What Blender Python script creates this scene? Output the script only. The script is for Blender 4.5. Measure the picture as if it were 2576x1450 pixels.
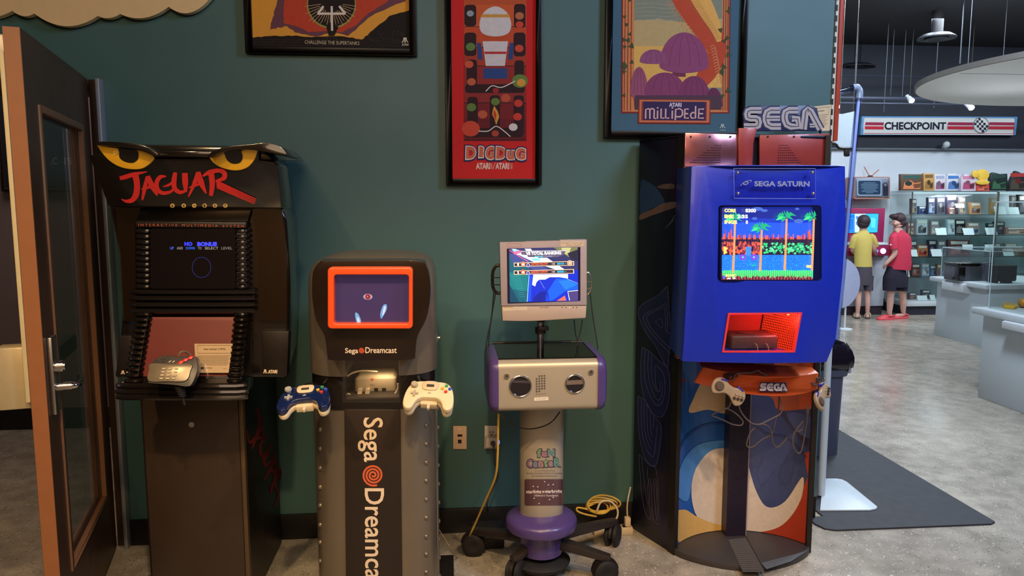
import bpy, bmesh, math, random
from mathutils import Vector, Matrix
from mathutils.geometry import tessellate_polygon
for o in list(bpy.data.objects): bpy.data.objects.remove(o)
random.seed(7)
S = bpy.context.scene
COL = S.collection
# ---------------------------------------------------------------- camera
F, CX, CY, H = 1860.0, 1288.0, 725.0, 1.5
PIT, YAW = math.radians(6.6), math.radians(5)
cam = bpy.data.objects.new('camera', bpy.data.cameras.new('camera')); COL.objects.link(cam)
cam.location = (0, 0, H); cam.rotation_euler = (math.pi/2-PIT, 0, -YAW)
cam.data.sensor_width = 36; cam.data.lens = F/2576*36; cam.data.clip_start = .05
S.camera = cam
# ---------------------------------------------------------------- world, exposure, lamps
S.view_settings.view_transform = 'Standard'; S.view_settings.look = 'None'
S.view_settings.exposure = 0.0; S.view_settings.gamma = 1; S.view_settings.use_curve_mapping = False
w = bpy.data.worlds.new('world'); S.world = w; w.use_nodes = True
w.node_tree.nodes['Background'].inputs[0].default_value = (.05, .055, .065, 1)
w.node_tree.nodes['Background'].inputs[1].default_value = .55
def lamp(kind, loc, aim, col, e, size=.3, spot=70, blend=.8, name='ceiling_or_fill_light'):
    d = bpy.data.lights.new(name, kind); d.energy = e; d.color = col
    if kind == 'AREA': d.size = size
    else: d.shadow_soft_size = size
    if kind == 'SPOT': d.spot_size = math.radians(spot); d.spot_blend = blend
    o = bpy.data.objects.new(name, d); COL.objects.link(o); o.location = loc
    o.rotation_euler = (Vector(aim)-Vector(loc)).to_track_quat('-Z', 'Y').to_euler(); return o
WARM = (1, .66, .34)
lamp('SPOT', (-1.3, .5, 3.1), (-.95, 2.5, .15), WARM, 150, .05, 62, .9)
lamp('SPOT', (-.1, .4, 3.1), (-.2, 2.4, .15), WARM, 175, .05, 62, .9)
lamp('SPOT', (.9, .6, 3.1), (.6, 2.8, .10), WARM, 170, .05, 60, .9)
lamp('SPOT', (1.3, .9, 3.1), (1.35, 2.9, .6), (1, .78, .60), 75, .05, 62, .9)
lamp('AREA', (-.3, -.6, 2.9), (-.3, 2.8, .6), (1, .74, .50), 40, 1.6)  # added fill that brightens the kiosk fronts, not a fixture of the room
lamp('AREA', (-.5, -2.6, 3.2), (-.5, -4, 1.6), (1, .74, .5), 110, 1.6)  # added to brighten the rear wall so glossy surfaces pick up warm reflections
lamp('AREA', (2.7, .7, 3.2), (1.5, 3.3, 1.3), (.50, .68, 1), 70, .8)
lamp('AREA', (-2.4, 4.3, 2.9), (-2.4, 4.3, 0), (.95, .75, .62), 12, .7)
for x, y, e in ((2.9, 3.9, 95), (4.0, 5.9, 95), (6.3, 4.4, 95), (4.7, 7.4, 70), (7.6, 6.8, 75), (5.6, 7.9, 30), (8.4, 7.8, 30)):
    lamp('AREA', (x, y, 3.5), (x, y+.5, 0), (.80, .90, 1), e, .5)
# ---------------------------------------------------------------- rays of the photograph turned into points on real surfaces
def ray(px, py):
    r = px-CX; d = py-CY
    f = F*math.cos(PIT)-d*math.sin(PIT); dn = d*math.cos(PIT)+F*math.sin(PIT)
    return Vector((r*math.cos(YAW)+f*math.sin(YAW), f*math.cos(YAW)-r*math.sin(YAW), -dn))
O = Vector((0, 0, H))
def aY(px, py, Y): d = ray(px, py); return O+d*(Y/d.y)
def aX(px, py, X): d = ray(px, py); return O+d*(X/d.x)
def aZ(px, py, Z=0): d = ray(px, py); return O+d*((Z-H)/d.z)
def PY(Y): return lambda px, py: (aY(px, py, Y), Vector((0, -1, 0)))
def PX(X): return lambda px, py: (aX(px, py, X), Vector((1 if X < 0 else -1, 0, 0)))
def PZ(Z): return lambda px, py: (aZ(px, py, Z), Vector((0, 0, 1)))
def PL(p, n):
    p = Vector(p); n = Vector(n).normalized()
    if n.dot(O-p) < 0: n = -n
    def f(px, py):
        d = ray(px, py); return O+d*((p-O).dot(n)/d.dot(n)), n
    return f
def P3(a, b, c): a, b, c = Vector(a), Vector(b), Vector(c); return PL(a, (b-a).cross(c-a))
def PCYL(cx, cy, r, far=False):      # upright cylinder
    def f(px, py):
        d = ray(px, py); a = d.x*d.x+d.y*d.y; b = -2*(d.x*cx+d.y*cy); c = cx*cx+cy*cy-r*r
        D = max(b*b-4*a*c, 0); t = (-b+(math.sqrt(D) if far else -math.sqrt(D)))/(2*a); p = O+d*t
        n = Vector((p.x-cx, p.y-cy, 0)).normalized(); return p, (-n if far else n)
    return f
# ---------------------------------------------------------------- materials
def lin(c):
    if isinstance(c, str): c = tuple(int(c[i:i+2], 16) for i in (0, 2, 4))
    return tuple((v/255/12.92 if v/255 <= .04045 else ((v/255+.055)/1.055)**2.4) for v in c[:3])+(1,)
MATS = {}
def mat(name, c, rough=.5, metal=0, noise=.08, scale=30, bump=0, coat=0, emit=0, trans=0, alpha=1, spec=.5, ior=1.45):
    if name in MATS: return MATS[name]
    m = bpy.data.materials.new(name); m.use_nodes = True; MATS[name] = m
    N = m.node_tree.nodes; L = m.node_tree.links; b = N['Principled BSDF']
    c = lin(c); b.inputs['Base Color'].default_value = c
    b.inputs['Roughness'].default_value = rough; b.inputs['Metallic'].default_value = metal
    b.inputs['Coat Weight'].default_value = coat; b.inputs['Coat Roughness'].default_value = .04
    b.inputs['Specular IOR Level'].default_value = spec; b.inputs['IOR'].default_value = ior
    b.inputs['Transmission Weight'].default_value = trans; b.inputs['Alpha'].default_value = alpha
    if emit: b.inputs['Emission Color'].default_value = c; b.inputs['Emission Strength'].default_value = emit
    tc = N.new('ShaderNodeTexCoord'); nz = N.new('ShaderNodeTexNoise'); nz.inputs['Scale'].default_value = scale; nz.inputs['Detail'].default_value = 4
    L.new(tc.outputs['Object'], nz.inputs['Vector'])
    if noise:
        mx = N.new('ShaderNodeMix'); mx.data_type = 'RGBA'; mx.blend_type = 'MIX'
        mx.inputs[6].default_value = tuple(v*(1-noise) for v in c[:3])+(1,); mx.inputs[7].default_value = tuple(min(1, v*(1+noise)) for v in c[:3])+(1,)
        L.new(nz.outputs['Fac'], mx.inputs[0]); L.new(mx.outputs[2], b.inputs['Base Color'])
        mr = N.new('ShaderNodeMapRange'); mr.inputs[3].default_value = rough*.85; mr.inputs[4].default_value = min(1, rough*1.2)
        L.new(nz.outputs['Fac'], mr.inputs[0]); L.new(mr.outputs[0], b.inputs['Roughness'])
    if bump:
        bp = N.new('ShaderNodeBump'); bp.inputs['Strength'].default_value = bump; bp.inputs['Distance'].default_value = .002
        L.new(nz.outputs['Fac'], bp.inputs['Height']); L.new(bp.outputs[0], b.inputs['Normal'])
    return m
def glass(name, c=(255, 255, 255), tint=.06, rough=.02, refl=.5):
    """thin clear sheet: mostly see-through, with a fresnel reflection"""
    if name in MATS: return MATS[name]
    m = bpy.data.materials.new(name); m.use_nodes = True; MATS[name] = m
    N = m.node_tree.nodes; L = m.node_tree.links; N.clear()
    out = N.new('ShaderNodeOutputMaterial'); tr = N.new('ShaderNodeBsdfTransparent'); gl = N.new('ShaderNodeBsdfGlossy'); mx = N.new('ShaderNodeMixShader')
    c = lin(c); tr.inputs[0].default_value = tuple(1-(1-v)*tint if tint < 1 else v for v in c[:3])+(1,); gl.inputs['Roughness'].default_value = rough
    fr = N.new('ShaderNodeLayerWeight'); fr.inputs[0].default_value = .5
    pw = N.new('ShaderNodeMath'); pw.operation = 'POWER'; pw.inputs[1].default_value = 4; L.new(fr.outputs['Facing'], pw.inputs[0])
    ml = N.new('ShaderNodeMath'); ml.operation = 'MULTIPLY_ADD'; ml.inputs[1].default_value = refl*.9; ml.inputs[2].default_value = refl*.09; ml.use_clamp = True
    L.new(pw.outputs[0], ml.inputs[0]); L.new(ml.outputs[0], mx.inputs[0]); L.new(tr.outputs[0], mx.inputs[1]); L.new(gl.outputs[0], mx.inputs[2]); L.new(mx.outputs[0], out.inputs[0])
    return m
def printmat(name, rough=.4, emit=0, coat=0, metal=0):
    if name in MATS: return MATS[name]
    m = bpy.data.materials.new(name); m.use_nodes = True; MATS[name] = m
    N = m.node_tree.nodes; L = m.node_tree.links; b = N['Principled BSDF']
    at = N.new('ShaderNodeAttribute'); at.attribute_name = 'Col'
    b.inputs['Roughness'].default_value = rough; b.inputs['Coat Weight'].default_value = coat; b.inputs['Metallic'].default_value = metal
    if rough > .6: b.inputs['Specular IOR Level'].default_value = .25
    if emit:
        b.inputs['Base Color'].default_value = (.01, .01, .012, 1); L.new(at.outputs['Color'], b.inputs['Emission Color']); b.inputs['Emission Strength'].default_value = emit
    else:
        tc = N.new('ShaderNodeTexCoord'); nz = N.new('ShaderNodeTexNoise'); nz.inputs['Scale'].default_value = 60; nz.inputs['Detail'].default_value = 5
        L.new(tc.outputs['Object'], nz.inputs['Vector'])
        mr = N.new('ShaderNodeMapRange'); mr.inputs[3].default_value = .86; mr.inputs[4].default_value = 1.1; L.new(nz.outputs['Fac'], mr.inputs[0])
        mx = N.new('ShaderNodeVectorMath'); mx.operation = 'SCALE'; L.new(at.outputs['Color'], mx.inputs[0]); L.new(mr.outputs[0], mx.inputs[3]); L.new(mx.outputs[0], b.inputs['Base Color'])
    return m
PRINT = printmat('print_paper', .7); VINYL = printmat('print_vinyl', .28, coat=.3)
# ---------------------------------------------------------------- object helpers
BASE = {}
def finish(o, bm, base):
    for v in bm.verts: v.co -= base
    bm.normal_update(); bm.to_mesh(o.data); bm.free()
def obj(name, bm, m, parent=None, smooth=False, bev=0, seg=2, at=None, auto=True):
    bmesh.ops.remove_doubles(bm, verts=bm.verts, dist=1e-6)
    bmesh.ops.recalc_face_normals(bm, faces=bm.faces)
    if bev:
        es = [e for e in bm.edges if len(e.link_faces) == 2 and e.calc_face_angle(0) > .5]
        if es: bmesh.ops.bevel(bm, geom=es, offset=bev, segments=seg, affect='EDGES', profile=.5, clamp_overlap=True)
    me = bpy.data.meshes.new(name); o = bpy.data.objects.new(name, me); COL.objects.link(o)
    if parent is not None: base = BASE[parent.name]; o.parent = parent
    else:
        if at is None:
            xs = [v.co for v in bm.verts]; at = Vector((sum(v.x for v in xs)/len(xs), sum(v.y for v in xs)/len(xs), min(v.z for v in xs)))
        base = Vector(at); o.location = base
    BASE[o.name] = base
    if smooth or bev:
        for f in bm.faces: f.smooth = True
    finish(o, bm, base)
    if m: me.materials.append(m)
    if (smooth or bev):
        try: me.set_sharp_from_angle(angle=math.radians(38))
        except Exception: pass
    return o
def thing(name, label, cat, loc, group=None):
    o = bpy.data.objects.new(name, None); COL.objects.link(o); o.location = loc; o.empty_display_size = .05
    BASE[o.name] = Vector(loc); o['label'] = label; o['category'] = cat
    if group: o['group'] = group
    return o
def tag(o, label, cat, group=None):
    o['label'] = label; o['category'] = cat
    if group: o['group'] = group
    return o
def struct(o): o['kind'] = 'structure'; return o
def sthing(name, loc): o = bpy.data.objects.new(name, None); COL.objects.link(o); o.location = loc; BASE[o.name] = Vector(loc); o['kind'] = 'structure'; return o
def lab(o, t): o['label'] = t; return o
# shapes (all write world coordinates into a bmesh)
def B(): return bmesh.new()
def box(bm, x0, x1, y0, y1, z0, z1, M=None):
    vs = [bm.verts.new(M @ Vector(p) if M else p) for p in ((x0,y0,z0),(x1,y0,z0),(x1,y1,z0),(x0,y1,z0),(x0,y0,z1),(x1,y0,z1),(x1,y1,z1),(x0,y1,z1))]
    for f in ((0,3,2,1),(4,5,6,7),(0,1,5,4),(1,2,6,5),(2,3,7,6),(3,0,4,7)): bm.faces.new([vs[i] for i in f])
    return bm
def loft(bm, rows, cap=True, close=False):
    R = [[bm.verts.new(p) for p in r] for r in rows]; n = len(rows[0])
    prs = list(zip(R, R[1:])) + ([(R[-1], R[0])] if close else [])
    for a, b in prs:
        for i in range(n):
            j = (i+1) % n
            try: bm.faces.new((a[i], a[j], b[j], b[i]))
            except Exception: pass
    if cap and not close: bm.faces.new(R[0][::-1]); bm.faces.new(R[-1])
    return bm
def extr(bm, pts, d):
    d = Vector(d); return loft(bm, [[Vector(p) for p in pts], [Vector(p)+d for p in pts]])
def slab(bm, px, surf, depth, d=(0, 1, 0)):
    """the outline seen in the photograph, laid on its real surface and given its real thickness"""
    return extr(bm, [surf(*p)[0] for p in px], Vector(d)*depth)
def ring_slab(bm, outer, inner, surf, depth, d=(0, 1, 0)):
    d = Vector(d)*depth; a = [surf(*p)[0] for p in outer]; b = [surf(*p)[0] for p in inner]
    return loft(bm, [a, b, [p+d for p in b], [p+d for p in a]], close=True)
def tube(bm, pts, r, n=8, cap=True, r2=None):
    pts = [Vector(p) for p in pts]; rows = []; up = None
    for i, p in enumerate(pts):
        t = (pts[min(i+1, len(pts)-1)]-pts[max(i-1, 0)]).normalized()
        if up is None: up = t.orthogonal().normalized()
        up = (up-t*up.dot(t)).normalized() if (up-t*up.dot(t)).length > 1e-6 else t.orthogonal().normalized()
        s = t.cross(up); rr = r if r2 is None else r+(r2-r)*i/(len(pts)-1)
        rows.append([p+(up*math.cos(a)+s*math.sin(a))*rr for a in (2*math.pi*k/n for k in range(n))])
    return loft(bm, rows, cap)
def cyl(bm, a, b, r, r2=None, n=20): return tube(bm, [a, b], r, n, True, r2)
def lathe(bm, c, prof, n=32, M=None):
    rows = []
    for r, z in prof:
        rows.append([(Vector((c[0]+max(r, 1e-4)*math.cos(2*math.pi*k/n), c[1]+max(r, 1e-4)*math.sin(2*math.pi*k/n), c[2]+z))) for k in range(n)])
    if M: rows = [[M @ p for p in r] for r in rows]
    return loft(bm, rows)
def ball(bm, c, rx, ry=None, rz=None, n=16, m=10, M=None):
    ry = ry or rx; rz = rz or rx
    rows = []
    for j in range(m+1):
        a = -math.pi/2+math.pi*j/m; k = max(math.cos(a), 1e-3)
        row = [Vector((rx*k*math.cos(2*math.pi*i/n), ry*k*math.sin(2*math.pi*i/n), rz*math.sin(a))) for i in range(n)]
        rows.append([(M @ p if M else p)+Vector(c) for p in row])
    return loft(bm, rows)
def rrow(x0, x1, y0, y1, z, r, n=5):
    r = min(r, (x1-x0)/2-1e-4, (y1-y0)/2-1e-4); out = []
    for cx, cy, a0 in ((x1-r, y1-r, 0), (x0+r, y1-r, 90), (x0+r, y0+r, 180), (x1-r, y0+r, 270)):
        for k in range(n+1): a = math.radians(a0+90*k/n); out.append(Vector((cx+r*math.cos(a), cy+r*math.sin(a), z)))
    return out
def rr(x0, y0, x1, y1, r, n=5):
    out = []
    for cx, cy, a0 in ((x1-r, y1-r, 0), (x0+r, y1-r, 90), (x0+r, y0+r, 180), (x1-r, y0+r, 270)):
        for k in range(n+1): a = math.radians(a0+90*k/n); out.append((cx+r*math.cos(a), cy+r*math.sin(a)))
    return out
def ell(cx, cy, rx, ry, n=28, rot=0, a0=0, a1=360):
    R = math.radians(rot); full = abs(a1-a0) >= 360; out = []
    for k in range(n if full else n+1):
        a = math.radians(a0+(a1-a0)*k/n); x = rx*math.cos(a); y = ry*math.sin(a); out.append((cx+x*math.cos(R)-y*math.sin(R), cy+x*math.sin(R)+y*math.cos(R)))
    return out
def cr(pts, n=6, closed=False):      # Catmull-Rom through the points (2D or 3D)
    P = [Vector(p) for p in pts]; m = len(P); out = []
    rng = range(m) if closed else range(m-1)
    for i in rng:
        g = (lambda k: P[k % m]) if closed else (lambda k: P[min(max(k, 0), m-1)])
        a, b, c, d = g(i-1), g(i), g(i+1), g(i+2)
        for k in range(n):
            t = k/n; out.append(.5*((2*b)+(c-a)*t+(2*a-5*b+4*c-d)*t*t+(3*b-a-3*c+d)*t**3))
    if not closed: out.append(P[-1])
    return out
def ribbon(pts, w):
    """closed outline of a stroke; w is one width or a list of widths"""
    P = [Vector((p[0], p[1])) for p in pts]; n = len(P); Lf, Rt = [], []
    for i, p in enumerate(P):
        t = (P[min(i+1, n-1)]-P[max(i-1, 0)]).normalized(); nn = Vector((-t.y, t.x))
        if isinstance(w, (int, float)): ww = w/2
        else:
            q = i/(n-1)*(len(w)-1); k = min(int(q), len(w)-2); ww = (w[k]+(w[k+1]-w[k])*(q-k))/2
        Lf.append(p+nn*ww); Rt.append(p-nn*ww)
    return Lf, Rt
TXT = {}
def text_tris(s, bold=0, shear=0):
    k = (s, bold, shear)
    if k in TXT: return TXT[k]
    cu = bpy.data.curves.new('t', 'FONT'); cu.body = s; cu.offset = bold; cu.shear = shear; cu.resolution_u = 3; cu.fill_mode = 'FRONT'
    ob = bpy.data.objects.new('t', cu); COL.objects.link(ob)
    dg = bpy.context.evaluated_depsgraph_get(); dg.update(); me = ob.evaluated_get(dg).to_mesh(); me.calc_loop_triangles()
    vs = [(v.co.x, v.co.y) for v in me.vertices]; tr = [tuple(vs[i] for i in t.vertices) for t in me.loop_triangles]
    bpy.data.objects.remove(ob); bpy.data.curves.remove(cu)
    if not tr: tr = [((0, 0), (.01, 0), (0, .01))]
    xs = [p[0] for t in tr for p in t]; ys = [p[1] for t in tr for p in t]; x0, x1, y0, y1 = min(xs), max(xs), min(ys), max(ys)
    TXT[k] = [tuple(((p[0]-x0)/(x1-x0), 1-(p[1]-y0)/(y1-y0)) for p in t) for t in tr]; return TXT[k]
class Art:
    """flat coloured shapes of a print or a screen, in the photograph's coordinates, laid on a real surface"""
    def __init__(s, surf, step=.00003, dx=0, dy=0): s.T = []; s.k = 0; s.surf = surf; s.step = step; s.dx = dx; s.dy = dy
    def tri(s, tris, c): s.k += 1; s.T += [(t, lin(c), s.k) for t in tris]; return s
    def poly(s, pts, c):
        v = [Vector((p[0], p[1], 0)) for p in pts]
        return s.tri([tuple((v[i].x, v[i].y) for i in t) for t in tessellate_polygon([v])], c)
    def rect(s, x0, y0, x1, y1, c): return s.poly([(x0, y0), (x1, y0), (x1, y1), (x0, y1)], c)
    def ell(s, cx, cy, rx, ry, c, rot=0, n=28): return s.poly(ell(cx, cy, rx, ry, n, rot), c)
    def line(s, pts, wd, c, n=0, closed=False):
        if n: pts = cr(pts, n, closed)
        if closed: pts = list(pts)+[pts[0]]
        a, b = ribbon(pts, wd); T = []
        for i in range(len(a)-1): T += [(tuple(a[i]), tuple(a[i+1]), tuple(b[i+1])), (tuple(a[i]), tuple(b[i+1]), tuple(b[i]))]
        return s.tri(T, c)
    def text(s, t, q, c, bold=0, shear=0):
        """q = (x0,y0,x1,y1) or four corners TL,TR,BR,BL"""
        if len(q) == 4 and not hasattr(q[0], '__len__'): x0, y0, x1, y1 = q; q = ((x0, y0), (x1, y0), (x1, y1), (x0, y1))
        q = [Vector(p) for p in q]
        def mp(u, v): return tuple(q[0]*(1-u)*(1-v)+q[1]*u*(1-v)+q[2]*u*v+q[3]*(1-u)*v)
        return s.tri([tuple(mp(*p) for p in tr) for tr in text_tris(t, bold, shear)], c)
    def build(s, name, m, parent=None, emit=False):
        bm = B(); cl = bm.loops.layers.float_color.new('Col')
        def clip(P, ax, v, sgn):
            out = []
            for i in range(len(P)):
                a, b = P[i], P[(i+1) % len(P)]; da, db = (a[ax]-v)*sgn, (b[ax]-v)*sgn
                if da >= 0: out.append(a)
                if da*db < 0: t = da/(da-db); out.append((a[0]+(b[0]-a[0])*t, a[1]+(b[1]-a[1])*t))
            return out
        for tr, c, k in s.T:
            pcs = [list(tr)]
            for ax, st in ((0, s.dx), (1, s.dy)):
                if not st: continue
                nw = []
                for P in pcs:
                    lo, hi = min(p[ax] for p in P), max(p[ax] for p in P); i0, i1 = math.floor(lo/st), math.ceil(hi/st)
                    if i1-i0 <= 1: nw.append(P); continue
                    for i in range(i0, i1):
                        Q = clip(clip(P, ax, i*st, 1), ax, (i+1)*st, -1)
                        if len(Q) >= 3: nw.append(Q)
                pcs = nw
            for P in pcs:
                vs = []
                for p in P:
                    a, n = s.surf(p[0], p[1]); vs.append(bm.verts.new(a+n*(s.step*k)))
                try:
                    f = bm.faces.new(vs)
                    for l in f.loops: l[cl] = c
                except Exception: pass
        # keep faces pointing at the viewer side
        bm.normal_update()
        for f in bm.faces:
            if f.normal.dot(O-f.calc_center_median()) < 0: f.normal_flip()
        me = bpy.data.meshes.new(name); o = bpy.data.objects.new(name, me); COL.objects.link(o)
        if parent is not None: base = BASE[parent.name]; o.parent = parent
        else: c0 = [v.co.copy() for v in bm.verts]; base = sum(c0, Vector())/len(c0); o.location = base
        BASE[o.name] = base; finish(o, bm, base); me.materials.append(m); return o
def px3(pts, surf): return [surf(*p)[0] for p in pts]
def cable(name, pts, r, m, parent=None, n=6, seg=8):
    return obj(name, tube(B(), cr(pts, seg), r, n), m, parent, smooth=True)
# shared materials
BLK = mat('black_gloss_plastic', (22, 18, 16), .16, coat=.4, noise=.1); BLKM = mat('black_satin_laminate', (26, 20, 17), .42, noise=.12, scale=60)
BLKR = mat('black_rubber', (22, 22, 24), .65); CHR = mat('chrome', (200, 200, 205), .15, 1); STEEL = mat('brushed_steel', (190, 185, 175), .32, 1)
WHT = mat('white_paint', (205, 212, 218), .45); IVORY = mat('ivory_plate_plastic', (222, 190, 160), .4)
def Zm(x0, y0, s): return lambda *pts: [(x0+p[0]/s, y0+p[1]/s) for p in pts]
# ================================================================ THE SETTING
def wallmat(name, c, rough=.55, bump=.25, n=.07):
    return mat(name, c, rough, noise=n, scale=3.5, bump=bump)
GREEN = wallmat('green_wall_paint', (68, 104, 102), .45)
def floormat():
    m = bpy.data.materials.new('polished_concrete'); m.use_nodes = True; N = m.node_tree.nodes; L = m.node_tree.links; b = N['Principled BSDF']
    tc = N.new('ShaderNodeTexCoord')
    def noise(sc, det=5):
        n = N.new('ShaderNodeTexNoise'); n.inputs['Scale'].default_value = sc; n.inputs['Detail'].default_value = det; L.new(tc.outputs['Object'], n.inputs['Vector']); return n
    def ramp(src, stops):
        r = N.new('ShaderNodeValToRGB'); e = r.color_ramp.elements
        while len(e) < len(stops): e.new(.5)
        for el, (p, c) in zip(e, stops): el.position = p; el.color = c
        L.new(src, r.inputs[0]); return r
    n1 = noise(1.3); base = ramp(n1.outputs['Fac'], [(.3, lin((146, 138, 126))), (.7, lin((176, 168, 154)))])
    n2 = noise(9, 8); r2 = ramp(n2.outputs['Fac'], [(.35, (.74, .74, .74, 1)), (.65, (1.1, 1.1, 1.1, 1))])
    m1 = N.new('ShaderNodeMix'); m1.data_type = 'RGBA'; m1.blend_type = 'MULTIPLY'; m1.inputs[0].default_value = 1; L.new(base.outputs[0], m1.inputs[6]); L.new(r2.outputs[0], m1.inputs[7])
    prev = m1.outputs[2]
    for sc, th, c in ((95, .22, (216, 208, 194)), (70, .20, (92, 82, 72)), (34, .13, (206, 198, 184)), (42, .10, (70, 62, 56))):
        v = N.new('ShaderNodeTexVoronoi'); v.inputs['Scale'].default_value = sc; L.new(tc.outputs['Object'], v.inputs['Vector'])
        rr_ = ramp(v.outputs['Distance'], [(th, (1, 1, 1, 1)), (th+.05, (0, 0, 0, 1))])
        gate = noise(sc*.35, 2); g = ramp(gate.outputs['Fac'], [(.5, (0, 0, 0, 1)), (.6, (1, 1, 1, 1))])
        mu = N.new('ShaderNodeMath'); mu.operation = 'MULTIPLY'; L.new(rr_.outputs[0], mu.inputs[0]); L.new(g.outputs[0], mu.inputs[1])
        mm = N.new('ShaderNodeMix'); mm.data_type = 'RGBA'; L.new(mu.outputs[0], mm.inputs[0]); L.new(prev, mm.inputs[6]); mm.inputs[7].default_value = lin(c); prev = mm.outputs[2]
    L.new(prev, b.inputs['Base Color']); b.inputs['Roughness'].default_value = .2
    rr2 = ramp(n1.outputs['Fac'], [(.3, (.16, .16, .16, 1)), (.7, (.30, .30, .30, 1))]); L.new(rr2.outputs[0], b.inputs['Roughness'])
    return m
struct(obj('floor', box(B(), -6, 13, -4, 12, -.06, 0), floormat(), at=(0, 0, 0)))
struct(obj('wall_back', box(box(box(B(), -1.455, 1.733, 3.25, 3.42, 0, 3.55), -2.42, -1.455, 3.25, 3.42, 2.0, 3.55), -6, -2.42, 3.25, 3.42, 0, 3.55), GREEN, at=(0, 3.25, 0)))
struct(obj('baseboard_back', box(B(), -1.40, 1.733, 3.232, 3.25, 0, .115), mat('black_cove_base', (24, 22, 22), .45), bev=.004))
struct(obj('wall_hall', box(B(), -6, 0, 5.05, 5.15, 0, 3.0), wallmat('hall_plaster', (118, 104, 108), .6), at=(-2.5, 5.05, 0)))
struct(obj('baseboard_hall', box(B(), -6, 0, 5.035, 5.05, 0, .14), mat('black_cove_base', (24, 22, 22)), bev=.003))
struct(obj('wall_divider', box(B(), 0, .12, 3.42, 5.15, 0, 3.55), wallmat('hall_plaster', (118, 104, 108), .6)))
struct(obj('wall_hall_end', box(B(), -6, -5.88, 3.42, 5.15, 0, 3.0), wallmat('hall_plaster', (118, 104, 108), .6)))
struct(obj('wall_rear', box(B(), -6, 13, -4.1, -4, 0, 3.55), wallmat('tan_plaster', (170, 140, 105), .6)))
struct(obj('ceiling', box(B(), -6, 13, -4.1, 12, 3.6, 3.7), mat('black_ceiling_paint', (20, 21, 25), .8), at=(3, 4, 3.6)))
FY = 9.8
zsplit = aY(2300, 376, FY).z
struct(obj('wall_far', box(box(B(), 2, 13, FY, FY+.1, 0, zsplit), .12, 2, FY, FY+.1, 0, zsplit), wallmat('white_wall_paint', (196, 206, 216), .5), at=(6, FY, 0)))
struct(obj('wall_far_upper', box(B(), .12, 13, FY-.05, FY+.1, zsplit, 3.6), wallmat('dark_navy_wall_paint', (22, 28, 42), .6), at=(6, FY, zsplit)))
struct(obj('trim_1', tube(B(), [(.2, FY-.06, zsplit), (13, FY-.06, zsplit)], .012, 8), mat('grey_metal_trim', (120, 130, 140), .4, .6), smooth=True))
struct(obj('baseboard_far', box(B(), .12, 13, FY-.015, FY, 0, .16), mat('dark_plum_base', (46, 34, 44), .5), bev=.003))
struct(obj('wall_right', box(B(), 12.9, 13, -4, 12, 0, 3.6), wallmat('dark_navy_wall_paint', (22, 28, 42), .6)))
# the corner trims of the green wall
struct(obj('trim_2', box(B(), 1.733, 1.752, 3.235, 3.42, 1.775, 3.55), mat('orange_red_edge_trim', (196, 74, 48), .45), bev=.002))
e = obj('trim_3', box(B(), 1.719, 1.733, 3.243, 3.25, 1.775, 3.55), mat('white_edge_tape', (225, 222, 208), .5)); struct(e)
bm = B()
for k in range(40):
    z = 1.80+k*.045; box(bm, 1.7185, 1.726, 3.2415, 3.2445, z, z+.026)
struct(obj('trim_4', bm, mat('black_checker_tape', (18, 18, 22), .5)))
# door leaf and frame
DT = mat('bronze_door_paint', (74, 50, 36), .38, noise=.1, scale=14); DE = mat('bronze_door_edge', (150, 96, 58), .4)
hx, hy, fx, fy = -1.450, 3.215, -1.2165, 2.31      # right face: hinge end, free end
dv = Vector((fx-hx, fy-hy, 0)); dl = dv.length; dv.normalize(); nv = Vector((dv.y, -dv.x, 0));
if nv.x > 0: nv = -nv
DM = Matrix(((dv.x, nv.x, 0, hx), (dv.y, nv.y, 0, hy), (0, 0, 1, 0), (0, 0, 0, 1)))    # local x along leaf, y through it (0 = right face), z up
door = sthing('door_1', (hx, hy, 0))
th = .044; zt = 2.0; x0, x1, z0, z1 = .155, dl-.135, .285, 1.80
face = PL((hx, hy, 0), nv)
def leafloc(p): q = DM.inverted() @ p; return q.x, q.z
bm = B()
for a in ((0, x0, .012, zt), (x1, dl, .012, zt), (x0, x1, .012, z0), (x0, x1, z1, zt)): box(bm, a[0], a[1], 0, th, a[2], a[3], DM)
obj('door_leaf', bm, DT, door)
obj('leaf_edge', box(B(), dl, dl+.0015, .001, th-.001, .014, zt, DM), DE, door)
bm = B()
for a in ((x0, x0+.022, z0, z1), (x1-.022, x1, z0, z1), (x0+.022, x1-.022, z0, z0+.022), (x0+.022, x1-.022, z1-.022, z1)): box(bm, a[0], a[1], -.006, .012, a[2], a[3], DM)
obj('glazing_bead', bm, mat('bronze_glazing_bead', (132, 92, 64), .35), door, bev=.002)
obj('door_glass', box(B(), x0+.01, x1-.01, .018, .024, z0+.01, z1-.01, DM), glass('door_glass', (196, 200, 205), .55, .02, .6), door)
obj('weather_strip', box(B(), dl-.012, dl+.004, th, th+.012, .9, zt-.07, DM), mat('cream_strip', (205, 188, 140), .5), door, bev=.002)
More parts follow.
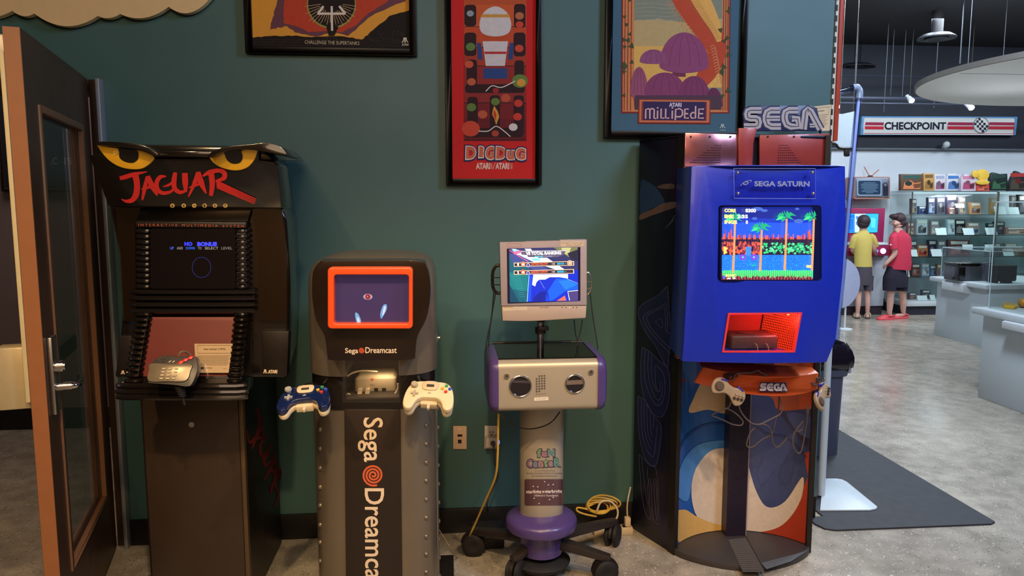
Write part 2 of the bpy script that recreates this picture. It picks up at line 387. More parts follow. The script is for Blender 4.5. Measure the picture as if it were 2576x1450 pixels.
# lever set on the right face
hz = .93
pl = obj('handle_plate', box(B(), dl-.10, dl-.036, -.014, 0, .845, 1.088, DM), STEEL, door, bev=.003)
bm = B(); tube(bm, [DM @ Vector((dl-.067, 0, .992)), DM @ Vector((dl-.067, -.035, .992))], .019, 20); tube(bm, [DM @ Vector((dl-.067, -.035, .992)), DM @ Vector((dl-.067, -.04, .992))], .013, 16)
obj('lock_cylinder', bm, CHR, pl, smooth=True)
bm = B(); tube(bm, [DM @ Vector((dl-.067, 0, .927)), DM @ Vector((dl-.067, -.055, .927))], .014, 16)
tube(bm, cr([DM @ Vector((dl-.067, -.05, .927)), DM @ Vector((dl-.075, -.066, .927)), DM @ Vector((dl-.11, -.068, .928)), DM @ Vector((dl-.165, -.06, .931))], 5), .011, 12)
obj('lever_handle', bm, CHR, pl, smooth=True)
# exit device on the left face: head case with a cross bar
bm = B(); loft(bm, [[DM @ Vector((x, y, z)) for x, z in ((dl-.02, .875), (dl-.02, 1.067), (dl-.09, 1.067), (dl-.11, 1.02), (dl-.11, .92), (dl-.09, .875))] for y in (th, th+.09)])
obj('exit_device_head', bm, mat('beige_device_case', (196, 180, 142), .35, .3), door, bev=.006)
obj('exit_device_bar', box(B(), .12, dl-.11, th+.03, th+.075, hz-.02, hz+.045, DM), mat('black_push_bar', (20, 24, 34), .4), door, bev=.008)
bm = B(); box(bm, dl-.20, dl-.03, th, th+.04, 1.90, 1.985, DM)
cl = obj('door_closer', bm, mat('grey_closer_case', (176, 166, 150), .35, .4), door, bev=.006)
lab(cl, 'beige metal closer case at the top of the open door')
# frame of the opening
fm = B(); box(fm, -1.455, -1.415, 3.235, 3.44, 0, 2.0); box(fm, -2.45, -2.41, 3.235, 3.44, 0, 2.0); box(fm, -2.41, -1.455, 3.255, 3.44, 1.955, 2.0)
fr = obj('trim_5', fm, mat('bronze_frame_paint', (58, 42, 34), .4), bev=.003); struct(fr)
st = obj('trim_6', box(B(), -1.413, -1.398, 3.20, 3.2495, 0, 2.0), mat('pale_grey_hinge_strip', (150, 158, 168), .35, .4), bev=.002); struct(st)
# letter board on the hall wall
bx0, bz0 = aY(15, 475, 5.03).x, aY(100, 474, 5.03).z; bx1, bz1 = aY(200, 300, 5.03).x, aY(100, 200, 5.03).z
lb = thing('letter_board', 'dark blue letter board on the hallway wall seen through the glass of the open door', 'letter board', ((bx0+bx1)/2, 5.03, bz0))
obj('board', box(B(), bx0, bx1, 5.02, 5.048, bz0, bz1), mat('navy_felt', (18, 24, 36), .8), lb)
bm = B()
for a in ((bx0-.02, bx0+.0, bz0-.02, bz1+.02), (bx1, bx1+.02, bz0-.02, bz1+.02), (bx0, bx1, bz0-.02, bz0), (bx0, bx1, bz1, bz1+.02)): box(bm, a[0], a[1], 5.01, 5.049, a[2], a[3])
obj('frame', bm, mat('brown_board_frame', (70, 52, 46), .6), lb, bev=.002)
for t_, q_ in (('UXE', (124, 283, 147, 295)), ('.C', (128, 397, 144, 414)), ('IS', (162, 397, 181, 414))): a = Art(PY(5.018), .0002); a.text(t_, q_, (160, 160, 166)); a.build('lettering', PRINT, lb)
# ================================================================ ON THE GREEN WALL
cl_px = [(-420, -300), (-420, 60), (-120, 70)]
Z1 = Zm(0, 0, 2.41625)
def arc(p0, p1, sag, n=10):
    out = []
    for k in range(n): t = k/n; out.append((p0[0]+(p1[0]-p0[0])*t, p0[1]+(p1[1]-p0[1])*t+4*sag*t*(1-t)))
    return out
pts = [(-420, -300), (-420, 20)]+arc((-420, 20), (-60, 45), 40)+arc((-60, 45), (31, 27), 8)+arc((31, 27), (86, 34), 10)+arc((86, 34), (246, 40), 29)+arc((246, 40), (302, 35), 8)+arc((302, 35), (424, 17), 19)+arc((424, 17), (525, 0), 24)+[(532, -8), (560, -80), (560, -300)]
cloud = obj('cloud_cutout', slab(B(), pts, PY(3.205), .03), mat('cream_foam_board', (236, 204, 150), .6), at=(-1.6, 3.235, 2.2))
bm = slab(B(), [(x+2, y+7) for x, y in pts], PY(3.2365), .012)  # cloud outline shifted down; its dark colour stands in for the cast shadow
obj('edge_shadow_board', bm, mat('painted_edge_shadow', (30, 42, 38), .6), cloud)
tag(cloud, 'cream cloud-shaped cutout with a scalloped lower edge mounted high on the green wall', 'wall decoration')
FRM = mat('black_wood_frame', (20, 17, 16), .38, noise=.15, scale=40)
def poster(label, L, R, bot, iw, top, base, m=None, matbrd=None):
    X0, X1 = aY(L, bot, 3.22).x, aY(R, bot, 3.22).x; zb = aY((L+R)/2, bot, 3.22).z
    t = thing('framed_poster', label, 'poster', ((X0+X1)/2, 3.235, zb), 'arcade posters framed in black'); t['group'] = 'framed arcade posters on the green wall'
    bm = B(); i = iw
    for q in ((X0, X0+i, zb, top), (X1-i, X1, zb, top), (X0+i, X1-i, zb, zb+i), (X0+i, X1-i, top-i, top)): box(bm, q[0], q[1], 3.218, 3.248, q[2], q[3])
    obj('frame', bm, FRM, t, bev=.002)
    obj('print_backing', box(B(), X0+i*.8, X1-i*.8, 3.232, 3.246, zb+i*.8, top-i*.8), mat('poster_paper_'+t.name.replace('.', '_'), base, .7, spec=.25), t)
    return t
# tank game poster: abstract blaze over a dark grid
t1 = poster('wide framed poster of an orange blaze over a black grid reading CHALLENGE THE SUPERTANKS', 617, 1049, 137, .030, 2.78, (226, 158, 60))
Z7 = Zm(600, 0, 2.9); a = Art(PY(3.231))
random.seed(3)
def rag(p, amp=3, k=6):
    out = []
    for i in range(len(p)-1):
        for j in range(k): t = j/k; out.append((p[i][0]+(p[i+1][0]-p[i][0])*t+random.uniform(-amp, amp), p[i][1]+(p[i+1][1]-p[i][1])*t+random.uniform(-amp, amp)))
    return out+[p[-1]]
a.poly(rag(Z7((95, 275), (240, 262), (420, 262), (560, 270), (760, 262), (900, 290), (980, 220), (1100, 120), (1256, 70)), 1.2)+Z7((1260, 362), (95, 362)), (30, 22, 20))
a.poly(rag(Z7((300, -60), (260, 90), (230, 215), (350, 190), (420, 240), (560, 268), (700, 235), (800, 262), (900, 170), (1010, 90), (1220, 5), (1200, -60)), 1.6), (110, 66, 76))
a.poly(rag(Z7((345, -60), (330, 60), (330, 170), (420, 190), (520, 235), (640, 225), (760, 235), (850, 190), (930, 110), (1090, 10), (1080, -60)), 1), (196, 70, 44))
a.ell(*Z7((678, 30))[0], 62, 62, (150, 150, 70)).ell(*Z7((678, 28))[0], 59, 58, (34, 24, 22))
for k in range(22):
    an = math.radians(8+k*164/21); c = Z7((678, 20))[0]; r0, r1 = 22+random.uniform(0, 10), 50+random.uniform(0, 24)
    a.line([(c[0]+r0*math.cos(an), c[1]+r0*math.sin(an)), (c[0]+r1*math.cos(an), c[1]+r1*math.sin(an))], 1.1, (214, 178, 130))
a.poly(Z7((640, 200), (680, 150), (730, 200), (700, 262), (660, 262)), (30, 22, 20))
for p in (((575, 100), (780, 100)), ((620, 45), (580, 100)), ((735, 45), (780, 100)), ((680, 45), (683, 225))): a.line(Z7(*p), 5.5, (228, 214, 196))
for k in range(9): a.line(Z7((130+k*120, 362), (640+(130+k*120-640)*.72, 285)), .5, (74, 66, 60))
for y in (290, 308, 332): a.line(Z7((95, y), (1258, y+3)), .5, (74, 66, 60))
for k in range(60): x, y = Z7((random.uniform(430, 1240), random.uniform(225, 300)))[0]; a.ell(x, y, .5, .5, (190, 180, 170), n=5)
a.text('CHALLENGE THE SUPERTANKS', Z7((484, 295), (882, 304), (882, 330), (484, 321)), (214, 196, 160))
def atari_mark(a, cx, y0, w, h, c):
    a.rect(cx-w*.09, y0, cx+w*.09, y0+h, c)
    for s in (-1, 1): a.line([(cx+s*w*.17, y0), (cx+s*w*.19, y0+h*.35), (cx+s*w*.27, y0+h*.68), (cx+s*w*.47, y0+h*.96)], w*.15, c, 4)
atari_mark(a, 1019, 95, 17, 13, (214, 204, 180)); a.text('ATARI', (1011, 110, 1028, 115.5), (214, 204, 180), .03)
a.build('print', PRINT, t1)
# red maze poster
t2 = poster('tall narrow framed red poster of dark tunnels through orange soil titled DIG DUG', 1122, 1363, 466, .028, 2.62, (204, 40, 38))
a = Art(PY(3.231), .00002)
x0, x1 = 1167, 1324
for yy0, yy1, c in ((-60, 12, (190, 84, 44)), (12, 68, (206, 92, 48)), (68, 118, (196, 78, 44)), (118, 165, (170, 62, 44)), (165, 206, (150, 48, 42)), (206, 258, (146, 48, 44)), (258, 300, (124, 36, 38)), (300, 355, (110, 32, 36))): a.rect(x0, yy0, x1, yy1, c)
for y in (67, 120, 166, 259, 352): a.line([(x0, y), (x1, y)], 1.6, (40, 22, 26))
T = (52, 26, 30)
for q in ((1168, 12, 1198, 66), (1293, 10, 1322, 70), (1168, 82, 1198, 141), (1292, 82, 1322, 142), (1174, 150, 1200, 232), (1294, 152, 1318, 232), (1170, 212, 1320, 234), (1176, 244, 1202, 340), (1232, 240, 1258, 330), (1292, 240, 1318, 340), (1170, 322, 1316, 346)): a.poly(rr(*q, 8, 4), T)
# a plain white and blue upright shape in the middle of the poster
a.poly(cr([(1246, 16), (1274, 30), (1286, 60), (1278, 84), (1246, 92), (1214, 84), (1206, 60), (1218, 30)], 4, True), (214, 206, 204)).poly([(1212, 36), (1280, 36), (1284, 44), (1208, 44)], (208, 150, 70))
a.poly([(1214, 104), (1278, 104), (1270, 166), (1222, 166)], (214, 204, 204)).poly([(1216, 172), (1276, 172), (1276, 198), (1216, 198)], (48, 72, 128)).poly([(1200, 108), (1210, 108), (1214, 150), (1202, 150)], (48, 72, 128)).poly([(1282, 108), (1292, 108), (1290, 150), (1278, 150)], (48, 72, 128)).poly([(1218, 130), (1274, 130), (1273, 136), (1219, 136)], (188, 52, 52))
for x, y, r, c in ((1183, 34, 9, (150, 160, 170)), (1307, 40, 11, (190, 110, 70)), (1307, 62, 10, (208, 70, 50)), (1184, 118, 12, (96, 130, 66)), (1306, 122, 11, (206, 76, 54)), (1180, 162, 11, (210, 84, 60)), (1186, 206, 11, (196, 98, 64)), (1308, 204, 20, (104, 132, 66)), (1311, 208, 11, (222, 156, 60)), (1247, 228, 8, (160, 44, 44)), (1186, 270, 12, (100, 126, 60)), (1246, 256, 11, (104, 128, 62)), (1304, 260, 11, (206, 60, 50)), (1214, 288, 12, (190, 92, 62)), (1272, 247, 12, (190, 84, 60)), (1302, 294, 11, (210, 64, 50)), (1184, 324, 23, (206, 74, 52)), (1291, 320, 11, (220, 210, 204)), (1246, 336, 9, (180, 70, 50))):
    a.ell(x, y, r, r*.86, c, n=18)
a.line([(1222, 230), (1238, 216), (1262, 220), (1296, 204)], 2.4, (230, 214, 200), 6).line([(1204, 330), (1228, 330), (1248, 318), (1268, 330), (1284, 344)], 2.4, (230, 214, 200), 6)
a.poly([(1243, 266), (1252, 280), (1256, 294), (1248, 315), (1244, 300), (1238, 288), (1240, 276)], (222, 150, 60)).poly([(1243, 276), (1249, 288), (1247, 304), (1241, 288)], (196, 60, 40))
for ch, x, y, w_, h_, tl in (('D', 1172, 368, 26, 34, 0), ('i', 1204, 366, 14, 32, 3), ('G', 1221, 369, 24, 34, -2), ('D', 1248, 368, 26, 34, 2), ('u', 1275, 378, 20, 26, 0), ('G', 1297, 370, 26, 34, 3)):
    a.text(ch, ((x-4, y-4), (x+w_+3, y-4+tl), (x+w_+2, y+h_+5), (x-5, y+h_+5)), (46, 44, 84), .09)
    a.text(ch, ((x-1, y-1), (x+w_+1, y-1+tl), (x+w_, y+h_), (x-2, y+h_+1)), (232, 222, 206), .07); a.text(ch, ((x+1, y+1), (x+w_-1, y+1+tl), (x+w_-2, y+h_-2), (x, y+h_-2)), (206, 104, 76), .05)
a.text('ATARI', (1197, 410, 1233, 426), (232, 196, 180), .05).line([(1240, 426), (1246, 409)], 1.2, (232, 196, 180)).text('ATARI', (1246, 410, 1281, 426), (232, 196, 180), .05)
a.text('2600', ((1239, 411), (1239, 425), (1235, 425), (1235, 411)), (232, 196, 180)).text('5200', ((1289, 411), (1289, 425), (1284, 425), (1284, 411)), (232, 196, 180))
a.build('print', PRINT, t2)
# purple mushrooms poster
t3 = poster('framed blue-bordered poster of big purple mushrooms titled ATARI MILLIPEDE behind the tall sega cabinet', 1520, 1872, 348, .030, 2.66, (70, 104, 122))
t3['label'] = 'framed blue-bordered poster of big purple mushrooms titled MILLIPEDE above the blue arcade cabinet'
Z8 = Zm(1500, 0, 3.625); a = Art(PY(3.231), .00002)
a.poly(Z8((232, -400), (1230, -400), (1215, 1035), (1045, 1035), (1040, 1135), (380, 1130), (385, 1035), (225, 1035)), (130, 44, 40))
a.poly(Z8((245, -400), (1218, -400), (1200, 1022), (1033, 1024), (1028, 1120), (392, 1115), (395, 1020), (240, 1018)), (214, 134, 80))
a.poly(Z8((345, -400), (1152, -400), (1140, 1000), (350, 1000)), (136, 140, 118))
for x in (268, 296, 326): a.line(Z8((x, -400), (x-14, 1010)), 2.4, (140, 62, 40))
for x in (1166, 1186, 1206): a.line(Z8((x, -400), (x-12, 1010)), 2.4, (140, 62, 40))
a.poly(rag(Z8((345, 190), (560, 170), (760, 200), (1150, 170), (1150, 650), (345, 650)), 1), (196, 168, 112)).poly(Z8((345, 420), (1146, 420), (1140, 800), (345, 800)), (232, 180, 92))
for k in range(5): a.line(Z8((360, 40+k*36), (500, 30+k*38), (640, 44+k*36), (740, 36+k*36)), 1.4, (160, 160, 140), 6)
body = Z8((760, -300), (830, -60), (930, 120), (1030, 300), (1080, 470), (1040, 620), (960, 740))
a.line(body, [90, 84, 80, 66, 54, 48, 36], (196, 76, 44), 8)
a.line(Z8((860, -300), (930, -60), (1020, 120), (1090, 260), (1120, 380)), [52, 48, 40, 28, 10], (236, 176, 88), 8)
for k in range(26): p = Z8((812+k*11, 10+k*14), (930+k*8.4, -10+k*14.2)); a.line(p, .8, (170, 100, 50))
for k in range(16):
    x, y = Z8((700+k*22, 40+k*30))[0]; a.line([(x, y), (x-10, y-6), (x-16, y+6)], 1.4, (226, 140, 80), 4)
for k in range(14):
    x, y = Z8((1040+k*5, 430+k*26))[0]; a.line([(x, y), (x+8, y-5), (x+14, y+4)], 1.4, (226, 160, 100), 4)
def mush(cx, cy, rx, ry, c, rim=True):
    cap = [(cx+rx*math.cos(math.radians(an)), cy-ry*math.sin(math.radians(an))) for an in range(0, 181, 10)]
    low = [(cx+rx*math.cos(math.radians(an)), cy+ry*.22*math.sin(math.radians(an))) for an in range(180, 361, 12)]
    a.poly([(x, y) for x, y in cap]+[(x, 2*cy-y+ry*.0) for x, y in low[1:-1]], c)
    for s in (-.6, -.2, .25, .65): a.line([(cx+rx*s, cy+2), (cx+rx*s*.8, cy-ry*.55), (cx+rx*s*.35, cy-ry*.93)], 1.2, tuple(int(v*.78) for v in c), 6)
a.poly(Z8((716, 500), (800, 500), (815, 700), (690, 700)), (120, 52, 78))
mush(*Z8((800, 600))[0], 62, 84, (148, 74, 112)); mush(*Z8((520, 560))[0], 34, 30, (150, 82, 120)); mush(*Z8((390, 850))[0], 22, 66, (160, 84, 112))
mush(*Z8((625, 850))[0], 52, 52, (140, 66, 104)); mush(*Z8((890, 860))[0], 38, 46, (132, 60, 98)); mush(*Z8((1070, 960))[0], 22, 44, (112, 52, 84))
a.rect(*Z8((350, 870))[0], *Z8((1140, 1000))[0], (92, 56, 78)); a.poly(rag(Z8((350, 900), (600, 880), (850, 900), (1140, 880)), 2)+Z8((1140, 1000), (350, 1000)), (84, 60, 72))
for k in range(26):
    sx = 300 if k < 13 else 1180; x, y = Z8((sx+random.uniform(-50, 40), random.uniform(0, 900)))[0]; r = random.uniform(5, 9)
    a.poly([(x+r*math.cos(q*math.pi/3+k)*(1 if q % 2 else .55), y+r*math.sin(q*math.pi/3+k)*(1 if q % 2 else .55)) for q in range(6)], (74, 84, 52))
a.poly(Z8((385, 905), (1040, 910), (1035, 1128), (380, 1124)), (150, 60, 44)).poly(Z8((395, 912), (1030, 918), (1025, 1118), (392, 1114)), (210, 122, 84)).poly(Z8((412, 925), (1008, 930), (1004, 1104), (408, 1100)), (150, 60, 44)).poly(Z8((428, 928), (996, 932), (992, 1100), (424, 1096)), (58, 40, 84))
a.text('ATARI', Z8((662, 938), (776, 938), (776, 975), (662, 975)), (214, 206, 214), .05)
W = (222, 176, 170)
def ln(*p): a.line(Z8(*p), 3.8, W)
ln((448, 1084), (450, 1000), (475, 992), (487, 1005), (487, 1084)); ln((487, 1005), (500, 992), (520, 994), (527, 1005), (525, 1080), (545, 1082)); ln((558, 1010), (556, 1084)); ln((590, 992), (588, 1078), (618, 1078)); ln((632, 992), (630, 1078), (664, 1078)); ln((692, 1010), (690, 1084))
ln((718, 1096), (722, 1000), (760, 992), (784, 1010), (784, 1050), (765, 1066), (724, 1066)); ln((840, 996), (806, 996), (804, 1078), (842, 1078)); ln((804, 1038), (836, 1038)); ln((904, 968), (902, 1078), (868, 1078), (858, 1060), (860, 1040), (875, 1028), (902, 1028)); ln((980, 996), (934, 996), (930, 1078), (978, 1078)); ln((932, 1038), (972, 1038))
for x, y in ((558, 985), (692, 985)): a.ell(*Z8((x, y))[0], 2.3, 2.3, W, n=10)
atari_mark(a, *Z8((1148, 1132))[0], 15, 11, (170, 190, 196)); a.text('ATARI', Z8((1122, 1180), (1175, 1180), (1175, 1196), (1122, 1196)), (170, 190, 196))
a.build('print', PRINT, t3)
# wall plates
def plate(name, x0, y0, x1, y1, m, label, cat):
    p = obj(name, slab(B(), rr(x0, y0, x1, y1, 2), PY(3.2435), .0065), m, at=aY((x0+x1)/2, y1, 3.249), bev=.0012); return tag(p, label, cat)
p = plate('data_wall_plate', 1140, 1073, 1174, 1131, IVORY, 'ivory data plate with two black ports low on the green wall', 'wall plate')
obj('port', slab(B(), [(1151, 1094), (1163, 1094), (1163, 1099), (1151, 1099)], PY(3.241), .003), BLKM, p)
obj('port', slab(B(), [(1152, 1107), (1161, 1107), (1161, 1116), (1152, 1116)], PY(3.241), .003), BLKM, p)
obj('screw', cyl(B(), aY(1156, 1081, 3.244), aY(1156, 1081, 3.2405), .003, n=12), STEEL, p)
p = plate('outlet_wall_plate', 1219, 1072, 1256, 1130, mat('white_outlet_plastic', (216, 206, 196), .4), 'white power outlet plate low on the green wall behind the yellow cord', 'power outlet')
obj('socket_face', slab(B(), ell(1237, 1090, 9.5, 9), PY(3.2405), .004), mat('white_outlet_plastic', (216, 206, 196)), p, bev=.0006)
bm = B()
for q in ((1232, 1086, 1234, 1091), (1239, 1085, 1241, 1091)): slab(bm, rr(*q, .4, 1), PY(3.239), .003)
slab(bm, ell(1236.5, 1095, 2, 2, 10), PY(3.239), .003); obj('socket_slots', bm, BLKM, p)
ad = thing('plug_adapter', 'white plug-in adapter with a blue light in the lower socket of the outlet plate', 'adapter', tuple(aY(1239, 1128, 3.235)))
obj('adapter_body', slab(B(), rr(1222, 1102, 1256, 1128, 4), PY(3.200), .04), mat('white_adapter_plastic', (206, 196, 186), .35), ad, bev=.003)
obj('light', slab(B(), [(1253, 1109), (1257, 1109), (1257, 1118), (1253, 1118)], PY(3.1985), .003), mat('blue_led', (40, 90, 255), .4, emit=4), ad)
pc = thing('loose_cable', 'brown power cord plugged into the outlet and hanging to the floor', 'cord', tuple(aY(1243, 1118, 3.17)))
obj('plug', tube(B(), [aY(1240, 1116, 3.2), aY(1242, 1120, 3.16)], .012, 12, r2=.008), mat('brown_cord_rubber', (72, 56, 44), .5), pc, smooth=True)
cable('cord', [aY(1242, 1120, 3.165), aY(1244, 1160, 3.15), aY(1252, 1200, 3.18), aY(1235, 1240, 3.18), aY(1225, 1275, 3.18), aZ(1240, 1308, .008), aZ(1290, 1330, .008)], .0035, mat('brown_cord_rubber', (72, 56, 44)), pc)
def cut(o, cb):
    """saw a recess out of a part (applied at once, the cutter is not kept)"""
    bmesh.ops.recalc_face_normals(cb, faces=cb.faces)
    me = bpy.data.meshes.new('c'); cb.to_mesh(me); cb.free(); c = bpy.data.objects.new('c', me); COL.objects.link(c)
    md = o.modifiers.new('b', 'BOOLEAN'); md.operation = 'DIFFERENCE'; md.object = c; md.solver = 'EXACT'
    dg = bpy.context.evaluated_depsgraph_get(); dg.update(); nm = bpy.data.meshes.new_from_object(o.evaluated_get(dg)); o.modifiers.clear()
    o.data = nm; bpy.data.objects.remove(c)
def frame_mat(loc, tilt, roll=0, yaw=0):
    t = math.radians(tilt); X = Vector((1, 0, 0)); Z = Vector((0, -math.cos(t), math.sin(t))); Y = Z.cross(X)
    M = Matrix(((X.x, Y.x, Z.x, 0), (X.y, Y.y, Z.y, 0), (X.z, Y.z, Z.z, 0), (0, 0, 0, 1)))
    return Matrix.Translation(loc) @ Matrix.Rotation(math.radians(yaw), 4, 'Z') @ M @ Matrix.Rotation(math.radians(roll), 4, 'Z')
def lslab(bm, pts, z0, z1, M): return extr(bm, [M @ Vector((p[0], p[1], z0)) for p in pts], M.to_3x3() @ Vector((0, 0, z1-z0)))
def lcyl(bm, x, y, z0, z1, r, M, r2=None, n=16): return tube(bm, [M @ Vector((x, y, z0)), M @ Vector((x, y, z1))], r, n, True, r2)
# ================================================================ JAGUAR KIOSK
k = thing('arcade_kiosk', 'black game kiosk with yellow cat eyes and a red JAGUAR logo beside the open door', 'arcade kiosk', (-.93, 2.95, 0))
bxl, bxr = aY(375, 1450, 2.68).x, aY(628, 1450, 2.68).x
obj('base_cabinet', box(B(), bxl, bxr, 2.69, 3.2, .0, .90), BLKM, k, bev=.006)
dp = obj('front_door', box(B(), bxl+.012, bxr-.014, 2.678, 2.692, .03, .85), mat('dark_brown_laminate', (54, 42, 31), .36, noise=.12, scale=50), k, bev=.003)
c = aY(483, 1068, 2.677); bm = B(); tube(bm, [c, c+Vector((0, -.006, 0))], .010, 20); lk = obj('door_lock', bm, STEEL, dp, smooth=True)
obj('corner_trim', box(B(), bxr-.012, bxr+.004, 2.672, 2.70, .02, .88), mat('brown_edge_trim', (84, 66, 46), .35), k, bev=.003)
Z3 = Zm(0, 950, 2.9); a = Art(PX(bxr+.001), .00002); RD = (120, 32, 34)
a.line(Z3((1872, 225), (1896, 300), (1885, 400), (1850, 460), (1815, 470), (1804, 385)), [4, 12, 10, 8, 5, 2], RD, 6)
for p in (((1905, 365), (1870, 440), (1838, 520)), ((1905, 360), (1925, 420), (1918, 470)), ((1860, 450), (1915, 440)),
          ((1948, 440), (1905, 480), (1900, 550), (1930, 590), (1960, 560), (1950, 520)), ((1975, 480), (1925, 600), (1945, 640), (1990, 590), (2005, 530)),
          ((2010, 590), (1960, 690), (1925, 750)), ((2010, 585), (2015, 650), (2000, 720)), ((1950, 690), (2010, 670)), ((2030, 670), (1985, 800), (1975, 850)), ((1990, 700), (2035, 670), (2040, 720), (2000, 760), (2030, 850), (2000, 950))):
    a.line(Z3(*p), [6, 8, 3], RD, 6)
a.build('side_lettering', PRINT, k)
# moulded shell
fr_ = [aY(x, y, 2.60) for x, y in cr([(228, 404), (275, 522), (298, 600), (306, 760), (297, 880), (286, 952)], 4)]
fr_ += [aY(x, y, 2.60) for x, y in cr([(722, 952), (728, 820), (730, 700), (722, 560), (712, 524), (690, 398)], 4)]
xc = sum(p.x for p in fr_)/len(fr_)
def rear(p): return Vector((p.x-(.085 if p.x > xc else -.04), 3.2, p.z+(.03 if p.z > 1.5 else 0)))
obj('body_shell', loft(B(), [fr_, [rear(p) for p in fr_]]), BLK, k, bev=.012, seg=3)
HP = P3(aY(245, 390, 2.44), aY(655, 390, 2.44), aY(450, 525, 2.52))
hd = obj('header', slab(B(), [(222, 391), (244, 388), (244, 366), (290, 382), (390, 399), (524, 399), (600, 379), (649, 373), (652, 404), (690, 408), (697, 415), (704, 468), (711, 526), (634, 525), (356, 521), (272, 519)], HP, .16), BLK, k, bev=.006)
BP = PY(2.40)
bm = slab(B(), cr([(241, 357), (300, 357), (360, 366), (396, 386), (390, 394), (350, 378), (300, 370), (243, 364)], 3, True), BP, .2); obj('brow', bm, BLK, k, bev=.004)
bm = slab(B(), cr([(524, 389), (560, 371), (640, 362), (668, 359), (702, 367), (720, 384), (716, 392), (655, 380), (600, 376), (560, 383), (530, 396)], 3, True), BP, .2)
obj('brow', bm, BLK, k, bev=.004)
obj('brow_bridge', slab(B(), [(386, 379), (532, 381), (530, 396), (388, 394)], PY(2.43), .2), BLK, k, bev=.004)
obj('top_cover', loft(B(), [[aY(x, y, 2.47) for x, y in ((246, 362), (652, 368), (690, 404), (228, 398))], [aY(x, y, 2.47)+Vector((-.03 if x > 400 else .03, .70, .035)) for x, y in ((246, 362), (652, 368), (690, 404), (228, 398))]]), BLK, k, bev=.01)
ZA = Zm(200, 330, 3.92)
YEL = (250, 190, 40)
EP = lambda px, py: ((lambda q: (q[0]+q[1]*.006, q[1]))(HP(px, py)))
le = cr(ZA((175, 130), (230, 210), (300, 285), (400, 345), (520, 370), (640, 355), (742, 258), (650, 200), (570, 180)), 5)+ZA((480, 172), (380, 160), (300, 150), (230, 138))
re_ = cr(ZA((1275, 240), (1330, 310), (1420, 360), (1550, 382), (1660, 350), (1730, 270), (1762, 165)), 5)+ZA((1650, 175), (1590, 188), (1500, 180), (1400, 192), (1330, 210))
for outl, pup, gl in ((le, [(392, 160), (400, 200), (400, 245), (430, 280), (490, 302), (545, 300), (585, 265), (590, 215), (572, 183), (480, 172)], (362, 203)), (re_, [(1425, 188), (1440, 225), (1450, 260), (1480, 295), (1530, 314), (1590, 300), (1615, 250), (1605, 205), (1590, 186), (1500, 180)], (1410, 232))):
    ey = obj('eye_panel', slab(B(), outl, EP, .008), mat('yellow_eye_plastic', YEL, .3, coat=.3), k, bev=.002)
    a = Art(lambda px, py: ((lambda q: (q[0]+q[1]*.0075, q[1]))(HP(px, py))), .00003)
    a.poly(cr(ZA(*pup), 3, True), (24, 16, 12)); a.ell(*ZA(gl)[0], 6.2, 6.2, (248, 206, 90)); a.build('pupil', VINYL, ey)
a = Art(HP, .0002); R_ = (206, 44, 40)
def S_(p, wd): a.line(ZA(*p), [x/3.92 for x in wd], R_, 7)
a.k = 3
S_([(398, 465), (460, 450), (540, 425), (668, 400)], [36, 46, 40, 6]); S_([(550, 430), (568, 520), (560, 620), (520, 680), (460, 690), (412, 668)], [66, 58, 60, 48, 30, 3])
S_([(668, 445), (645, 560), (620, 680)], [24, 44, 16]); S_([(680, 440), (712, 530), (770, 632)], [30, 60, 18]); S_([(610, 572), (680, 555), (725, 535)], [8, 26, 16])
S_([(858, 445), (800, 450), (765, 500), (770, 570), (820, 608), (890, 600), (915, 575)], [10, 40, 44, 44, 38, 30, 12]); S_([(825, 545), (880, 530), (935, 500), (915, 600)], [8, 26, 22, 14])
S_([(948, 405), (935, 480), (940, 560), (990, 600), (1040, 590)], [36, 52, 46, 40, 26]); S_([(1040, 410), (1045, 500), (1050, 600)], [56, 60, 24])
S_([(1165, 400), (1140, 500), (1075, 648)], [24, 44, 10]); S_([(1175, 398), (1200, 500), (1252, 612)], [36, 62, 14]); S_([(1080, 555), (1150, 530), (1210, 510)], [8, 28, 18])
S_([(1300, 410), (1312, 520), (1298, 635)], [60, 54, 36]); S_([(1218, 440), (1290, 400), (1380, 385), (1430, 410), (1425, 460), (1345, 490)], [18, 46, 40, 50, 46, 20])
for q in range(5): S_([(1350+q*2, 482+q*17), (1480, 545+q*15), (1745-q*4, 665+q*12)], [15, 13, 7])
a.build('jaguar_logo', VINYL, k)
for x, ch in zip((434, 462.5, 489, 515, 541, 567), '64-BIT'):
    bt = obj('round_badge', slab(B(), ell(x, 517, 5.6, 5.3, 16), lambda px, py: ((lambda q: (q[0]+q[1]*.002, q[1]))(HP(px, py))), .004), mat('cream_badge', (214, 178, 104), .4), hd)
    a = Art(lambda px, py: ((lambda q: (q[0]+q[1]*.0026, q[1]))(HP(px, py))), .00003); a.text(ch, (x-2.3, 514, x+2.3, 520.3) if ch not in '-1I' else ((x-2.3, 516.3, x+2.3, 518) if ch == '-' else (x-1, 514, x+1, 520.3)), (30, 22, 16), .04); a.build('character', PRINT, bt)
YC = 2.56
CP1 = PY(YC); CP2 = P3(aY(345, 792, YC), aY(621, 792, YC), aY(450, 1000, YC-.11))
def col(px, py): return CP1(px, py) if py < 792 else CP2(px, py)
def off(s, d): return lambda px, py: ((lambda q: (q[0]+q[1]*d, q[1]))(s(px, py)))
bm = slab(B(), [(345, 559), (618, 559), (621, 792), (345, 792)], off(CP1, -.008), .1); obj('screen_surround', bm, BLK, k, bev=.004)
obj('panel_above_screen', slab(B(), [(356, 520), (634, 524), (622, 562), (338, 562)], PY(2.575), .04), BLK, k, bev=.003)
bm = slab(B(), [(345, 792), (621, 792), (603, 1004), (310, 1004)], off(CP2, -.012), .16); obj('lower_housing', bm, BLK, k, bev=.006)
